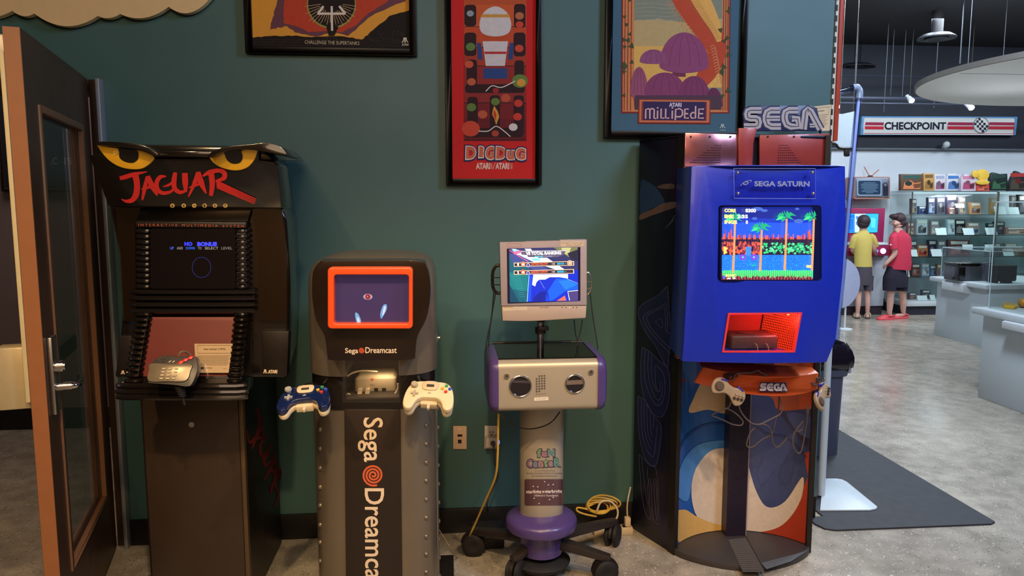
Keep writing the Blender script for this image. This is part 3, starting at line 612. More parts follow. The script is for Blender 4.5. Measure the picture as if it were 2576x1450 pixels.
def lerp(a_, b_, t): return a_+(b_-a_)*t
def edges(y): t = max(0, (y-790)/180); return lerp(344, 315, t), lerp(378, 348, t), lerp(592, 573, t), lerp(620, 600, t)
for side in (0, 2):
    for ya_, yb_ in ((581, 727), (791, 968)):
        bm = B(); y = ya_
        while y < yb_:
            e_ = edges(y); A_, B_ = col(e_[side]+4, y)[0], col(e_[side+1]-4, y)[0]
            tube(bm, cr([A_+Vector((-.006, .012, 0)), A_, B_, B_+Vector((.006, .012, 0))], 3), .0078, 8)
            y += 14
        obj('ridged_rail', bm, BLK, k, smooth=True)
bm = B()
for y in (735, 751, 767, 783): tube(bm, cr([CP1(345, y)[0]+Vector((0, .02, 0)), CP1(350, y)[0], CP1(616, y)[0], CP1(621, y)[0]+Vector((0, .02, 0))], 3), .009, 8)
obj('rib_panel', bm, BLK, k, smooth=True)
bm = B()
for y, l_, r_ in ((972, 312, 600), (987, 311, 603), (1000, 312, 602)): tube(bm, cr([CP2(l_, y)[0]+Vector((0, .03, 0)), CP2(l_+6, y)[0], CP2(r_-6, y)[0], CP2(r_, y)[0]+Vector((0, .03, 0))], 3), .0105, 8)
obj('lower_lip', bm, BLK, k, smooth=True)
tb = obj('title_bar', slab(B(), [(341, 557), (619, 560), (619, 574), (342, 572)], PY(YC-.012), .02), BLKM, k, bev=.002)
a = Art(PY(YC-.0126), .00003); a.text('I N T E R A C T I V E', ((348, 563), (446, 564), (446, 570), (348, 569)), (190, 90, 60)); a.text('M U L T I M E D I A', ((458, 564), (548, 565.5), (548, 571.5), (458, 570)), (190, 90, 60)); a.text('S Y S T E M', ((560, 566), (614, 567), (614, 573), (560, 572)), (190, 90, 60)); a.build('title_lettering', PRINT, tb)
sc = obj('screen', slab(B(), rr(379, 575, 592, 727, 6), PY(YC-.010), .01), mat('dark_screen_glass', (16, 13, 16), .12, noise=0), k)
a = Art(PY(YC-.0108), .00003); a.text('NO', (464, 609, 484, 619), (50, 60, 255), .06); a.text('BONUS', (496, 609, 546, 620), (60, 70, 255), .07)
for s_, x0, x1, c in (('UP', 428, 437, (70, 110, 255)), ('AND', 445, 460, (150, 140, 130)), ('DOWN', 468, 490, (40, 110, 255)), ('TO', 498, 507, (150, 140, 130)), ('SELECT', 515, 549, (160, 150, 135)), ('LEVEL', 557, 584, (130, 120, 110))): a.text(s_, (x0, 621.5, x1, 628), c)
a.line(ell(507, 673, 23.5, 25.5, 40), 1.6, (24, 26, 90), closed=True)
a.build('picture', printmat('jaguar_screen_picture', .3, emit=1.3), sc)
obj('display_back_panel', slab(B(), [(378, 797), (592, 797), (573, 946), (350, 946)], off(CP2, -.008), .01), mat('dark_red_panel', (124, 44, 40), .4), k)
obj('clear_shield', slab(B(), [(378, 795), (626, 799), (619, 868), (627, 875), (624, 886), (616, 891), (608, 957), (352, 950)], off(CP2, .018), -.003, ), glass('acrylic_shield', (230, 220, 210), .2, .03, .9), k)
for q, nm in ((((634, 527), (708, 528), (722, 640), (721, 808), (651, 806), (645, 640)), 'side_window'), (((277, 522), (354, 522), (340, 575), (343, 808), (310, 808), (302, 640)), 'side_window')):
    obj('window_liner', slab(B(), q, PY(2.594), .01), mat('brown_liner_board', (60, 44, 32), .5, noise=.3, scale=6), k)
    obj(nm, slab(B(), q, PY(2.585), .003), glass('smoked_acrylic', (170, 150, 130), .7, .03, 1.0), k, bev=0)
    xs = [p[0] for p in q]
for q in (((658, 834), (727, 834), (722, 947), (659, 945)), ((299, 846), (343, 844), (330, 946), (292, 946))):
    obj('speaker_pod', slab(B(), q, PY(2.57), .04), BLKM, k, bev=.004)
a = Art(PY(2.5695), .00003); atari_mark(a, 667, 930, 11, 10, (226, 208, 178)); a.text('ATARI', (674, 931, 698, 940), (226, 208, 178), .06, .1); a.build('atari_badge', PRINT, k)
a = Art(PY(2.5695), .00003); atari_mark(a, 309, 933, 11, 9, (226, 208, 178)); a.text('ATARI', (316, 934, 340, 942), (226, 208, 178), .06, .1); a.build('atari_badge', PRINT, k)
# boot under the game pad
M = frame_mat(aY(456, 985, 2.395), 60)
p0 = aY(448, 972, 2.40); bm = B()
for q in range(6): z = -.006*q; lathe(bm, p0+Vector((.004+q*.0015, 0, z)), [(.013-.0008*q, 0), (.016-.0008*q, -.0028), (.013-.0008*q, -.0056)], 16)
tube(bm, [p0+Vector((.012, 0, -.03)), p0+Vector((.018, -.002, -.062))], .004, 10)
tube(bm, [p0+Vector((.01, 0, -.03)), aY(456, 990, 2.455)], .008, 8)
obj('pad_mount', bm, BLKR, k, smooth=True)
# its game pad
ZB = Zm(280, 760, 4.53); gp = thing('game_pad', 'grey keypad game controller with three red buttons mounted on the cat-eyed black kiosk', 'game controller', tuple(aY(445, 972, 2.40)))
GP = P3(aY(380, 960, 2.385), aY(470, 960, 2.385), aY(430, 900, 2.43))
obj('pad_body', slab(B(), cr(ZB((420, 905), (428, 770), (470, 690), (530, 630), (640, 612), (760, 628), (930, 618), (975, 690), (975, 800), (920, 930), (860, 965), (700, 945), (440, 925)), 4, True), GP, .034, (0, .9, -.2)), mat('dark_grey_pad_plastic', (58, 54, 50), .35), gp, bev=.006, seg=3)
obj('keypad_plate', slab(B(), cr(ZB((428, 908), (432, 780), (455, 712), (680, 716), (910, 718), (905, 790), (850, 908), (640, 914)), 4, True), off(GP, .005), .006), mat('champagne_grey_plate', (136, 124, 102), .3, .4), gp, bev=.002)
for r_ in range(4):
    for c_ in range(3):
        x, y = ZB((607-10*r_+70*c_, 770+37*r_))[0]
        obj('key', slab(B(), rr(x-4.6, y-1.6, x+4.6, y+1.8, 1.5, 3), off(GP, .0075), .004), mat('pale_key', (190, 172, 140), .3), gp)
for x, y in ((795, 694), (848, 668), (905, 642)):
    x, y = ZB((x, y))[0]; obj('red_button', slab(B(), [(x-9, y+4), (x-2, y-4), (x+8, y-3), (x+2, y+4)], off(GP, .004), .006), mat('red_button_plastic', (226, 40, 44), .3, emit=.15), gp, bev=.001)
for x, y in ((668, 686), (710, 686)):
    x, y = ZB((x, y))[0]; obj('pause_button', slab(B(), [(x-4, y+2), (x+1, y-2.5), (x+5, y-2.5), (x, y+2)], off(GP, .003), .004), mat('pale_key', (190, 172, 140)), gp)
x, y = ZB((585, 655))[0]; bm = slab(B(), ell(x, y, 13, 7.5, 20), off(GP, .0015), .004); slab(bm, rr(x-8, y-2, x+8, y+2, 1), off(GP, .004), .004); slab(bm, rr(x-2.4, y-5, x+2.4, y+5, 1), off(GP, .004), .004)
obj('direction_pad', bm, BLKM, gp)
cable('pad_cable', [aY(449, 897, 2.45), aY(454, 887, 2.45), aY(464, 885, 2.46), aY(474, 890, 2.48), aY(478, 898, 2.49)], .003, mat('grey_cable', (120, 106, 88), .5), gp)
# card behind the shield
cd = thing('information_card', 'white printed card titled Atari Jaguar 1993 behind the clear shield', 'card', tuple(col(535, 938)[0]))
q4 = ((490, 866), (586, 866), (576, 939), (494, 939)); KP = off(CP2, .004)
obj('card_sheet', slab(B(), q4, KP, .0015), mat('card_paper', (226, 200, 158), .6), cd)
a = Art(off(CP2, .0042), .00003); K_ = (60, 48, 40)
a.line([(498, 870), (583, 870), (580, 890), (498, 890)], .8, K_, closed=True); a.text('Atari Jaguar (1993)', (513, 877, 568, 883), K_, .02)
for q in range(9): y = 896+q*2.9; a.line([(498, y), (580-q*.5-(q % 3)*2, y)], .9, (130, 112, 90))
a.text('NUM', (497, 923.5, 514, 931), K_, .06).line([(517, 926), (534, 926)], .7, (120, 100, 80)).line([(517, 928), (534, 928)], .7, (120, 100, 80)).line([(562, 929), (571, 929)], .7, (120, 100, 80))
a.build('card_print', PRINT, cd)
# ================================================================ DREAMCAST KIOSK
d = thing('arcade_kiosk', 'grey metallic kiosk with an orange-framed tube screen and Sega Dreamcast lettering down its front', 'arcade kiosk', (-.25, 2.7, 0))
MET = mat('smoked_grey_metallic', (128, 118, 104), .3, .55, noise=.1, scale=5)
xl, xr = aY(779, 800, 2.56).x, aY(1097, 800, 2.56).x
zb = aY(930, 947, 2.44).z; zc = aY(930, 1031, 2.44).z
rows = [rrow(xl, xr, 2.44, 2.95, z, .12, 8) for z in (zb, zb+.1, 1.2)]+[rrow(xl+i_, xr-i_, 2.44+i_, 2.95-i_, z, .12-i_*.5, 8) for i_, z in ((.004, 1.255), (.014, 1.285), (.034, 1.305), (.07, 1.318), (.12, 1.323))]
sh = obj('upper_shell', loft(B(), rows), MET, d, smooth=True)
bd = obj('black_band', loft(B(), [rrow(xl+.004, xr-.004, 2.442, 2.945, z, .118, 8) for z in (zc, zb)]), BLK, d, smooth=True)
lc = obj('lower_column', loft(B(), [rrow(xl+.006, xr-.006, 2.446, 2.94, z, .115, 8) for z in (.03, zc)]), MET, d, smooth=True)
rc = B(); pA, pB = aY(866, 911, 2.42), aY(1003, 1008, 2.42); box(rc, pA.x, pB.x, 2.3, 2.66, pB.z, pA.z); r2_ = rc.copy(); cut(sh, rc); cut(bd, r2_)
obj('centre_panel', slab(B(), [(866, 1031), (1007, 1031), (1012, 1480), (870, 1480)], PY(2.436), .02), mat('dark_brown_panel', (40, 31, 25), .4, noise=.1), d, bev=.003)
bm = B()
for a_, b_ in ((xl+.0, xl+.02), (xr-.02, xr)): box(bm, a_, b_, 2.60, 2.72, .03, zc-.01)
obj('side_strip', bm, MET, d, bev=.006)
for px_, ys in ((806, (1081, 1129, 1178, 1226, 1272, 1321, 1365, 1412)), (1072, (1071, 1117, 1164, 1210, 1257, 1303, 1350, 1395, 1440))):
    cxy = (xl+.121, 2.446+.115) if px_ < 900 else (xr-.121, 2.446+.115)
    for y in ys:
        q, n_ = PCYL(cxy[0], cxy[1], .115)(px_, y); bm = B(); ball(bm, q, .0085, n=10, m=6); obj('rivet', bm, MET, d, smooth=True)
for s_, X in ((-1, xl+.003), (1, xr-.003)):
    for j in range(11): bm = B(); ball(bm, (X, 2.66, .10+j*.072), .0095, n=10, m=6); obj('rivet', bm, MET, d, smooth=True)
Z4 = Zm(650, 600, 3.222)
vis = cr(Z4((545, 182), (900, 178), (1300, 182), (1360, 225), (1390, 330), (1392, 480), (1362, 650), (1300, 770), (1278, 850), (1270, 940), (1235, 985), (900, 992), (600, 990), (562, 960), (548, 850), (530, 775), (470, 670), (438, 500), (436, 330), (450, 250), (500, 190)), 3, True)
obj('visor', slab(B(), vis, PY(2.375), .09), mat('black_brown_gloss_visor', (28, 18, 15), .14, coat=.5), d, bev=.012, seg=4)
OR = mat('orange_frame_plastic', (232, 84, 34), .3, coat=.2)
obj('screen_frame', ring_slab(B(), rr(824, 673, 1038, 828, 10, 6), rr(840, 692, 1028, 815, 7, 6), PY(2.335), .045), OR, d, bev=.004, seg=3)
sc = obj('screen', slab(B(), rr(836, 688, 1032, 819, 7, 6), PY(2.369), .006), mat('crt_dark_glass', (56, 46, 84), .1, noise=0, emit=.5), d)
SP = PY(2.3685); a = Art(SP, .00004)
a.ell(*Z4((887, 474))[0], 11.5, 7.4, (196, 176, 206)).ell(*Z4((887, 474))[0], 7, 7, (196, 60, 60)).ell(*Z4((887, 474))[0], 4.6, 4.6, (150, 24, 30)).ell(*Z4((885, 472))[0], 1.6, 1.6, (240, 190, 190))
a.poly(cr(Z4((785, 605), (808, 612), (830, 660), (828, 694), (805, 692), (790, 660)), 4, True), (130, 190, 230)).poly(cr(Z4((800, 640), (815, 650), (822, 690), (808, 688)), 3, True), (236, 240, 250))
a.poly(cr(Z4((1010, 545), (1038, 536), (1040, 575), (1015, 625), (995, 652), (988, 610)), 4, True), (120, 180, 235)).poly(cr(Z4((1015, 560), (1032, 550), (1028, 590), (1005, 630)), 3, True), (236, 240, 250))
a.build('picture', printmat('crt_picture', .3, emit=.9), sc)
a = Art(PY(2.3745), .00003)
a.text('Sega', (868, 876, 901, 893), (226, 206, 180), .015); a.text('Dreamcast', (919, 874, 998, 889), (226, 206, 180), .015)
def spiral(a, cx, cy, r, wd, c, turns=3.2, a0=0, sg=1): a.line([(cx+r*(1-.93*t/60)*math.cos(a0+sg*turns*2*math.pi*t/60), cy+r*(1-.93*t/60)*math.sin(a0+sg*turns*2*math.pi*t/60)) for t in range(61)], wd, c)
spiral(a, 909.5, 882, 7.2, 1.5, (206, 84, 50)); a.build('brand_lettering', PRINT, d)
a = Art(PY(2.4355), .00003); Z5 = Zm(650, 950, 2.9)
def vt(s_, x0, y0, x1, y1, slant=.012): # lettering turned a quarter turn, reading downwards
    a.text(s_, ((x1, y0), (x1+(y1-y0)*slant, y1), (x0+(y1-y0)*slant, y1), (x0, y0)), (226, 206, 180), .012)
vt('Sega', 899, 1051, 963, 1163); vt('Dreamcast', 917, 1229, 966, 1505, .006)
spiral(a, 939, 1196, 27, 5, (206, 96, 62), 3.3, 1.2); a.build('tall_lettering', PRINT, d)
wf = obj('console_window', slab(B(), rr(861, 906, 1007, 1014, 3), PY(2.432), .004), glass('clear_acrylic', (235, 230, 220), .1, .02, .5), d)
obj('recess_liner', box(box(B(), pA.x, pB.x, 2.655, 2.66, pB.z, pA.z), pA.x, pB.x, 2.45, 2.66, pB.z, pB.z+.004), mat('dark_recess_liner', (56, 46, 36), .6), d)
obj('power_switch', tube(tube(B(), [(xr-.004, 2.62, aY(1096, 850, 2.62).z), (xr+.004, 2.62, aY(1096, 850, 2.62).z)], .018, 4), [(xr, 2.62, aY(1096, 850, 2.62).z), (xr+.012, 2.62, aY(1096, 850, 2.62).z)], .004, 8), STEEL, d)
obj('foot_plate', box(B(), xl-.04, xr+.055, 2.34, 2.97, 0, .03), BLKM, d, bev=.006)
for s_, xa in ((-1, xl), (1, xr)):
    bm = B(); tube(bm, cr([(xa-s_*.045, 2.49, .880), (xa-s_*.012, 2.43, .896), (xa+s_*.002, 2.40, .885)], 5), .018, 10, r2=.010); obj('pad_arm', bm, BLK, d, smooth=True)
# console in the window
lamp('AREA', (-.22, 2.50, aY(930, 912, 2.5).z-.006), (-.22, 2.56, 0), (1, .75, .48), .16, .06, name='recess_light')
cs = thing('game_console', 'small white game console with an orange triangle behind the window of the metallic kiosk', 'game console', (-.22, 2.58, pB.z+.004))
c0, c1 = aY(892, 960, 2.53), aY(998, 992, 2.53); cz = pB.z+.004
CW = mat('warm_white_plastic', (206, 186, 150), .4)
obj('console_body', loft(B(), [rrow(c0.x, c1.x, 2.53, 2.65, z, .012, 4) for z in (cz, cz+.045)]+[rrow(c0.x+.012, c1.x-.012, 2.542, 2.645, cz+.055, .012, 4)]), CW, cs, bev=.002)
a = Art(PY(2.5295), .00003); zz = lambda y: y
a.poly([(931, 953), (942, 953), (936.5, 960)], (240, 110, 60)).text('SEGA', (930, 967, 942, 971), (120, 100, 80)); a.build('logo_print', PRINT, cs)
for x in (946, 966): obj('port', slab(B(), rr(x-5, 977, x+5, 987, 1.5), PY(2.528), .004), BLKM, cs)
for x in (905, 924): obj('cable_plug', slab(B(), rr(x-6, 980, x+5, 994, 2), PY(2.50), .03), CW, cs, bev=.002)
wc = mat('off_white_cable', (206, 188, 152), .45)
cable('pad_cord', [aY(924, 993, 2.50), aY(935, 1003, 2.50), aY(960, 1007, 2.50), aY(985, 1000, 2.5), aY(1000, 980, 2.5), aY(1001, 965, 2.5)], .0032, wc, cs)
cable('pad_cord', [aY(905, 993, 2.50), aY(890, 996, 2.50), aY(873, 988, 2.5), aY(868, 965, 2.5), aY(876, 945, 2.5), aY(905, 934, 2.52), aY(950, 936, 2.52)], .0032, wc, cs)
# its two game pads
def dc_pad(label, loc, tilt, roll, yaw, top, under, accent):
    g = thing('game_pad', label, 'game controller', tuple(loc)); M = frame_mat(Vector(loc), tilt, roll, yaw)
    half = [(0, .047), (.03, .05), (.056, .042), (.072, .018), (.080, -.02), (.079, -.055), (.066, -.070), (.050, -.064), (.040, -.036), (.025, -.022), (0, -.020)]
    out = half+[(-x, y) for x, y in half[-2:0:-1]]; out = [(v.x, v.y) for v in cr(out, 3, True)]
    obj('pad_body', lslab(B(), out, -.006, .016, M), top, g, bev=.005, seg=3)
    obj('pad_underside', lslab(B(), [(x*.97, y*.97-.001) for x, y in out], -.026, -.006, M), under, g, bev=.006, seg=3)
    obj('memory_window', lslab(B(), [(v.x, v.y) for v in cr([(-.022, .044), (.022, .044), (.026, .02), (.016, .008), (-.016, .008), (-.026, .02)], 3, True)], .016, .021, M), under, g, bev=.002)
    obj('window_glass', lslab(B(), [(-.012, .03), (.012, .03), (.012, .019), (-.012, .019)], .021, .022, M), mat('lcd_grey', (70, 66, 56), .3), g)
    bm = B(); lcyl(bm, -.052, .024, .014, .024, .008, M); lcyl(bm, -.052, .024, .024, .030, .0115, M, .010); obj('thumb_stick', bm, accent, g, smooth=True)
    bm = B(); lslab(bm, [(-.060, -.006), (-.036, -.006), (-.036, -.013), (-.060, -.013)], .014, .021, M); lslab(bm, [(-.0515, .003), (-.0445, .003), (-.0445, -.022), (-.0515, -.022)], .014, .0208, M); obj('direction_pad', bm, accent, g)
    for (x, y), c, nm in zip(((.052, .030), (.064, .017), (.040, .017), (.052, .004)), ((70, 150, 90), (60, 90, 200), (214, 170, 60), (206, 60, 60)), 'ybxa'):
        bm = B(); lcyl(bm, x, y, .015, .020, .0055, M); lab(obj('face_button', bm, mat('face_button_'+('green', 'blue', 'yellow', 'red')['ybxa'.index(nm)], c, .3), g, smooth=True), ('green', 'blue', 'yellow', 'red')['ybxa'.index(nm)]+' face button')
    bm = B(); lslab(bm, [(-.006, -.006), (0, .001), (.006, -.006)], .015, .018, M); obj('start_button', bm, accent, g)
    bm = B(); lslab(bm, [(-.028, -.015), (.028, -.015), (.026, -.034), (-.026, -.034)], -.026, -.004, M); lslab(bm, [(-.006, -.03), (.006, -.03), (.004, -.05), (-.004, -.05)], -.016, -.004, M); obj('cord_block', bm, under, g, bev=.002)
CRM = mat('cream_pad_plastic', (226, 208, 172), .36)
dc_pad('dark blue game controller with cream undersides hanging at the left of the metallic kiosk', aY(768, 1004, 2.33), 68, 10, -8, mat('translucent_navy_plastic', (18, 34, 78), .15, coat=.5), CRM, mat('pale_blue_stick', (170, 172, 170), .35))
dc_pad('cream white game controller hanging at the right of the metallic kiosk', aY(1081, 996, 2.36), 58, -6, 0, CRM, mat('cream_pad_underside', (206, 190, 158), .4), mat('grey_cream_stick', (176, 164, 142), .4))
# ================================================================ FUN CENTRE CART
ft = thing('game_cart', 'silver and purple rolling game cart with a flat monitor on a chrome neck', 'game cart', (.36, 2.82, 0))
PUR = mat('purple_plastic', (76, 60, 118), .32, coat=.15); SIL = mat('silver_painted_panel', (176, 166, 148), .36, .35, noise=.04, scale=8)
BF = 2.60; BX0, BX1 = aY(1254, 912, BF).x, aY(1505, 905, BF).x; zb0 = aY(1385, 1036, BF).z; zt0 = aY(1380, 908, BF).z
def yz_prof(y0, y1, z0, z1, r, X): return [Vector((X, p[0], p[1])) for p in rr(y0, z0, y1, z1, r, 6)]
fp = obj('front_panel', loft(B(), [yz_prof(BF, 2.93, zb0, zt0, .028, X) for X in (BX0, BX1)]), SIL, ft, smooth=True)
cb = B(); box(cb, BX0-.01, BX1+.01, BF+.045, 3.0, zb0+.012, zt0+.05); cut(fp, cb)
obj('inner_tray', box(B(), BX0+.002, BX1-.002, BF+.048, 2.925, zb0+.014, zt0-.022), BLK, ft, bev=.004)
for X, s_ in ((BX0, -1), (BX1, 1)):
    rows = [[Vector((X+s_*dx, p.y, p.z)) for p in yz_prof(BF-.006+i_, 2.945-i_, zb0-.006+i_, zt0+.008-i_, .045, X)] for dx, i_ in ((0, 0), (.018, .001), (.030, .008), (.036, .022))]
    obj('end_cap', loft(B(), rows), PUR, ft, smooth=True)
obj('top_cover', box(B(), BX0, BX1, BF+.03, 2.93, zt0+.001, zt0+.005), glass('smoked_cover', (90, 84, 96), .75, .03, .8), ft)
obj('cover_hinge', tube(B(), [(BX0, 2.932, zt0+.004), (BX1, 2.932, zt0+.004)], .006, 8), BLKM, ft, smooth=True)
for cx_, cy_, r_ in ((1309, 972, 27), (1446, 966, 23.5)):
    c0 = aY(cx_, cy_, BF-.001); R0 = r_*c0.y/1840
    rg = B(); loft(rg, [[c0+Vector((math.cos(t)*(R0+math.cos(q)*.0035), -.001-.003*math.sin(q)-.001, math.sin(t)*(R0+math.cos(q)*.0035))) for t in [2*math.pi*i/40 for i in range(40)]] for q in [2*math.pi*j/8 for j in range(8)]], close=True)
    pr = obj('porthole_ring', rg, CHR, ft, smooth=True)
    obj('porthole_glass', slab(B(), [(cx_+(r_-.5)*math.cos(t), cy_+(r_-.5)*math.sin(t)) for t in [2*math.pi*i/40 for i in range(40)]], PY(BF-.001), .004), mat('porthole_dark_glass', (36, 32, 36), .08, noise=.2, scale=4), pr)
    a = Art(PY(BF-.0015), .00003); h_ = r_*.55
    a.poly([(cx_-r_*.8, cy_-h_), (cx_+r_*.8, cy_-h_+1), (cx_+r_*.95, cy_-h_+8), (cx_-r_*.95, cy_-h_+6)] if cx_ < 1400 else [(cx_-r_*.85, cy_-8), (cx_+r_*.85, cy_-10), (cx_+r_*.95, cy_+1), (cx_-r_*.95, cy_+3)], (66, 60, 66) if cx_ < 1400 else (112, 98, 88)); a.build('inner_shelf', PRINT, pr)
for x, y in ((1274.5, 946), (1486.5, 936)):
    c0 = aY(x, y, BF); l_ = obj('lock', tube(B(), [c0, c0+Vector((0, -.006, 0))], .0095, 18), STEEL, ft, smooth=True); obj('keyway', tube(B(), [c0+Vector((0, -.005, 0)), c0+Vector((0, -.0068, 0))], .003, 10), BLKM, l_)
a = Art(PY(BF-.0004), .00002)
for r_ in range(7):
    for c_ in range(4):
        if (r_ == 0 and c_ == 0) or (r_ == 6 and c_ > 1): continue
        x, y = 1350+c_*6.6, 947.5+r_*6.3-c_*.5; a.ell(x, y, 2.3, 2.3, (58, 52, 52), n=12).ell(x, y, 1, 1, (130, 120, 112), n=8)
for c_ in range(4): a.line([(1348+c_*7, 992-c_*.3), (1352+c_*7, 992-c_*.3)], .8, (70, 64, 60))
a.build('keypad', PRINT, ft)
a = Art(PY(BF-.0004), .00003); a.poly([(1344, 1001), (1379, 999), (1380, 1007), (1344, 1009)], (226, 218, 204)).line([(1347, 1004), (1376, 1002)], .8, (110, 104, 96)).line([(1347, 1006.5), (1372, 1005)], .6, (130, 120, 110)); a.build('small_label', PRINT, ft)
# column
CLX = aY(1365, 1100, 2.80).x; cr_ = (aY(1421, 1100, 2.82).x-aY(1311, 1100, 2.82).x)/2
CLM = mat('silver_column', (168, 158, 142), .35, .3, noise=.04, scale=6)
zbase = aY(1365, 1306, 2.76).z
obj('column', loft(B(), [[Vector((CLX+cr_*math.cos(t), 2.83+.065*math.sin(t), z)) for t in [2*math.pi*i/48 for i in range(48)]] for z in (zbase-.01, zb0+.02)]), CLM, ft, smooth=True)
def ellsurf(px, py):   # front of the oval column
    d = ray(px, py); A_ = (d.x/cr_)**2+(d.y/.065)**2; Bq = -2*(d.x*CLX/cr_**2+d.y*2.83/.065**2); C_ = (CLX/cr_)**2+(2.83/.065)**2-1
    D = max(Bq*Bq-4*A_*C_, 0); t = (-Bq-math.sqrt(D))/(2*A_); p = O+d*t; return p, Vector(((p.x-CLX)/cr_**2, (p.y-2.83)/.065**2, 0)).normalized()
a = Art(ellsurf, .00006, dx=6); a.k = 3; GRY = (58, 54, 60)
for ch, x0, y0, x1, y1, c in (('f', 1351, 1130, 1362, 1151, (110, 140, 116)), ('u', 1363, 1137, 1376, 1150, (156, 110, 130)), ('N', 1378, 1131, 1395, 1149, (96, 134, 136)), ('C', 1326, 1156, 1340, 1177, (120, 96, 130)), ('e', 1341, 1161, 1353, 1177, (110, 120, 150)), ('n', 1354, 1161, 1367, 1176, (150, 116, 120)), ('t', 1368, 1155, 1378, 1176, (116, 146, 110)), ('e', 1379, 1160, 1391, 1175, (150, 120, 130)), ('R', 1393, 1153, 1409, 1174, (92, 136, 128))):
    a.text(ch, (x0-2.2, y0-1.8, x1+2.2, y1+2.4), GRY, .08); a.text(ch, (x0, y0, x1, y1), c, .05)
a.text("A Joint Project of the", (1346, 1183, 1396, 1187), (90, 84, 84)); a.text("Starlight Starbright Children's Foundation", (1325, 1189, 1414, 1193.5), (90, 84, 84)); a.text("and Nintendo of America Inc.", (1338, 1195.5, 1402, 1199.5), (90, 84, 84))
a.poly(rr(1320, 1206, 1417, 1272, 4), (84, 58, 66))
a.text('starlight', (1324, 1233, 1362, 1243), (232, 222, 220), .02); a.text('starbright', (1371, 1232, 1413, 1242), (232, 222, 220), .02); a.text("children's foundation", (1344, 1244, 1404, 1249.5), (226, 214, 214), 0, .2)
a.poly([(1366.5+(4.2 if q % 2 == 0 else 1.7)*math.sin(q*math.pi/5), 1237.5-(4.2 if q % 2 == 0 else 1.7)*math.cos(q*math.pi/5)) for q in range(10)], (240, 232, 230))
for x, y in ((1353, 1225), (1342, 1224), (1379, 1220), (1391, 1219), (1370, 1212), (1344, 1254), (1382, 1257), (1391, 1252), (1356, 1267)): a.ell(x, y, 1.8, 1.3, (230, 222, 220), n=8)
for x, y in ((1370, 1214), (1391, 1221), (1356, 1265), (1382, 1256)): a.line([(1366, 1236), (x, y)], .4, (130, 100, 106))
a.build('column_graphics', VINYL, ft)
# base, arms, casters
BC = Vector((CLX, 2.83, 0)); zt_ = zbase
obj('base_hub', lathe(B(), (BC.x, BC.y, 0), [(.05, zt_+.006), (.10, zt_-.002), (.126, zt_-.010), (.139, zt_-.020), (.143, zt_-.030), (.143, zt_-.052), (.140, zt_-.058), (.093, zt_-.060), (.090, zt_-.066), (.084, .10), (.06, .096)], 40), PUR, ft, smooth=True)
obj('base_weight', lathe(B(), (BC.x, BC.y, 0), [(.03, .082), (.10, .078), (.118, .065), (.112, .05), (.06, .045)], 32), BLKR, ft, smooth=True)
def caster(g, arm0=.125):
    g = Vector(g); dr = (g-Vector((BC.x, BC.y, 0))).normalized(); R0 = .049
    bm = B(); s_ = Vector((-dr.y, dr.x, 0)); A0 = BC+dr*.06; A1 = g+Vector((0, 0, 0))
    loft(bm, [[A0+s_*sx*.026+Vector((0, 0, z)) for sx, z in ((-1, arm0), (1, arm0), (1, arm0+.04), (-1, arm0+.04))], [A1-dr*.01+s_*sx*.020+Vector((0, 0, z)) for sx, z in ((-1, .095), (1, .095), (1, .122), (-1, .122))], [A1+dr*.022+s_*sx*.014+Vector((0, 0, z)) for sx, z in ((-1, .095), (1, .095), (1, .117), (-1, .117))]])
    am = obj('arm', bm, mat('charcoal_arm_plastic', (42, 36, 36), .38), ft, bev=.005)
    bm = B(); a0 = math.atan2(dr.y, dr.x)+.5; ax = Vector((-math.sin(a0), math.cos(a0), 0)); c = g+Vector((0, 0, R0))
    for sx in (-1, 1):
        rows = [[c+ax*(sx*w_)+(Vector((-ax.y, ax.x, 0))*math.cos(t)+Vector((0, 0, 1))*math.sin(t))*r for t in [2*math.pi*i/28 for i in range(28)]] for r, w_ in ((.012, .007), (R0-.006, .007), (R0, .011), (R0, .024), (R0-.006, .029), (.022, .031), (.012, .027))]
        loft(bm, rows)
    obj('caster_wheel', bm, BLKR, ft, smooth=True)
    bm = B(); tube(bm, [g+Vector((0, 0, .09)), g+Vector((0, 0, .105))], .012, 12)
    rows = [[c+ax*w_+(Vector((-ax.y, ax.x, 0))*math.cos(t)+Vector((0, 0, 1))*math.sin(t))*r for w_, r in ((-.006, R0-.004), (.006, R0-.004), (.006, R0+.008), (-.006, R0+.008))] for t in [math.radians(5+i*17) for i in range(11)]]
    loft(bm, rows); obj('caster_hood', bm, BLKM, ft, smooth=True)
for q in ((1298, 1468), (1521, 1466), (1541, 1372)): p = aZ(*q); caster(p)
caster((.10, 3.02, 0)); caster((.42, 3.10, 0))
# neck and monitor
MY = 2.74
nx = aY(1361, 850, 2.80)
bm = B(); tube(bm, [(nx.x, 2.82, zt0-.07), (nx.x, 2.82, zt0+.20)], .014, 20); obj('neck_tube', bm, CHR, ft, smooth=True)
bm = B(); tube(bm, [(nx.x, 2.82, aY(1361, 842, 2.8).z), (nx.x, 2.82, aY(1361, 824, 2.8).z)], .021, 20); box(bm, nx.x-.012, nx.x+.03, 2.79, 2.83, aY(1361, 832, 2.8).z, aY(1361, 822, 2.8).z)
box(bm, nx.x-.012, nx.x+.012, 2.775, 2.85, zt0+.11, zt0+.22); obj('neck_clamp', bm, BLKM, ft, bev=.004)
MON = mat('grey_monitor_plastic', (158, 146, 152), .4, noise=.05)
mo = obj('monitor', slab(B(), [(1257, 610), (1322, 609), (1323, 608), (1408, 606), (1409, 604), (1476, 603), (1476, 768), (1261, 770)], PY(MY), .045), MON, ft, bev=.005)
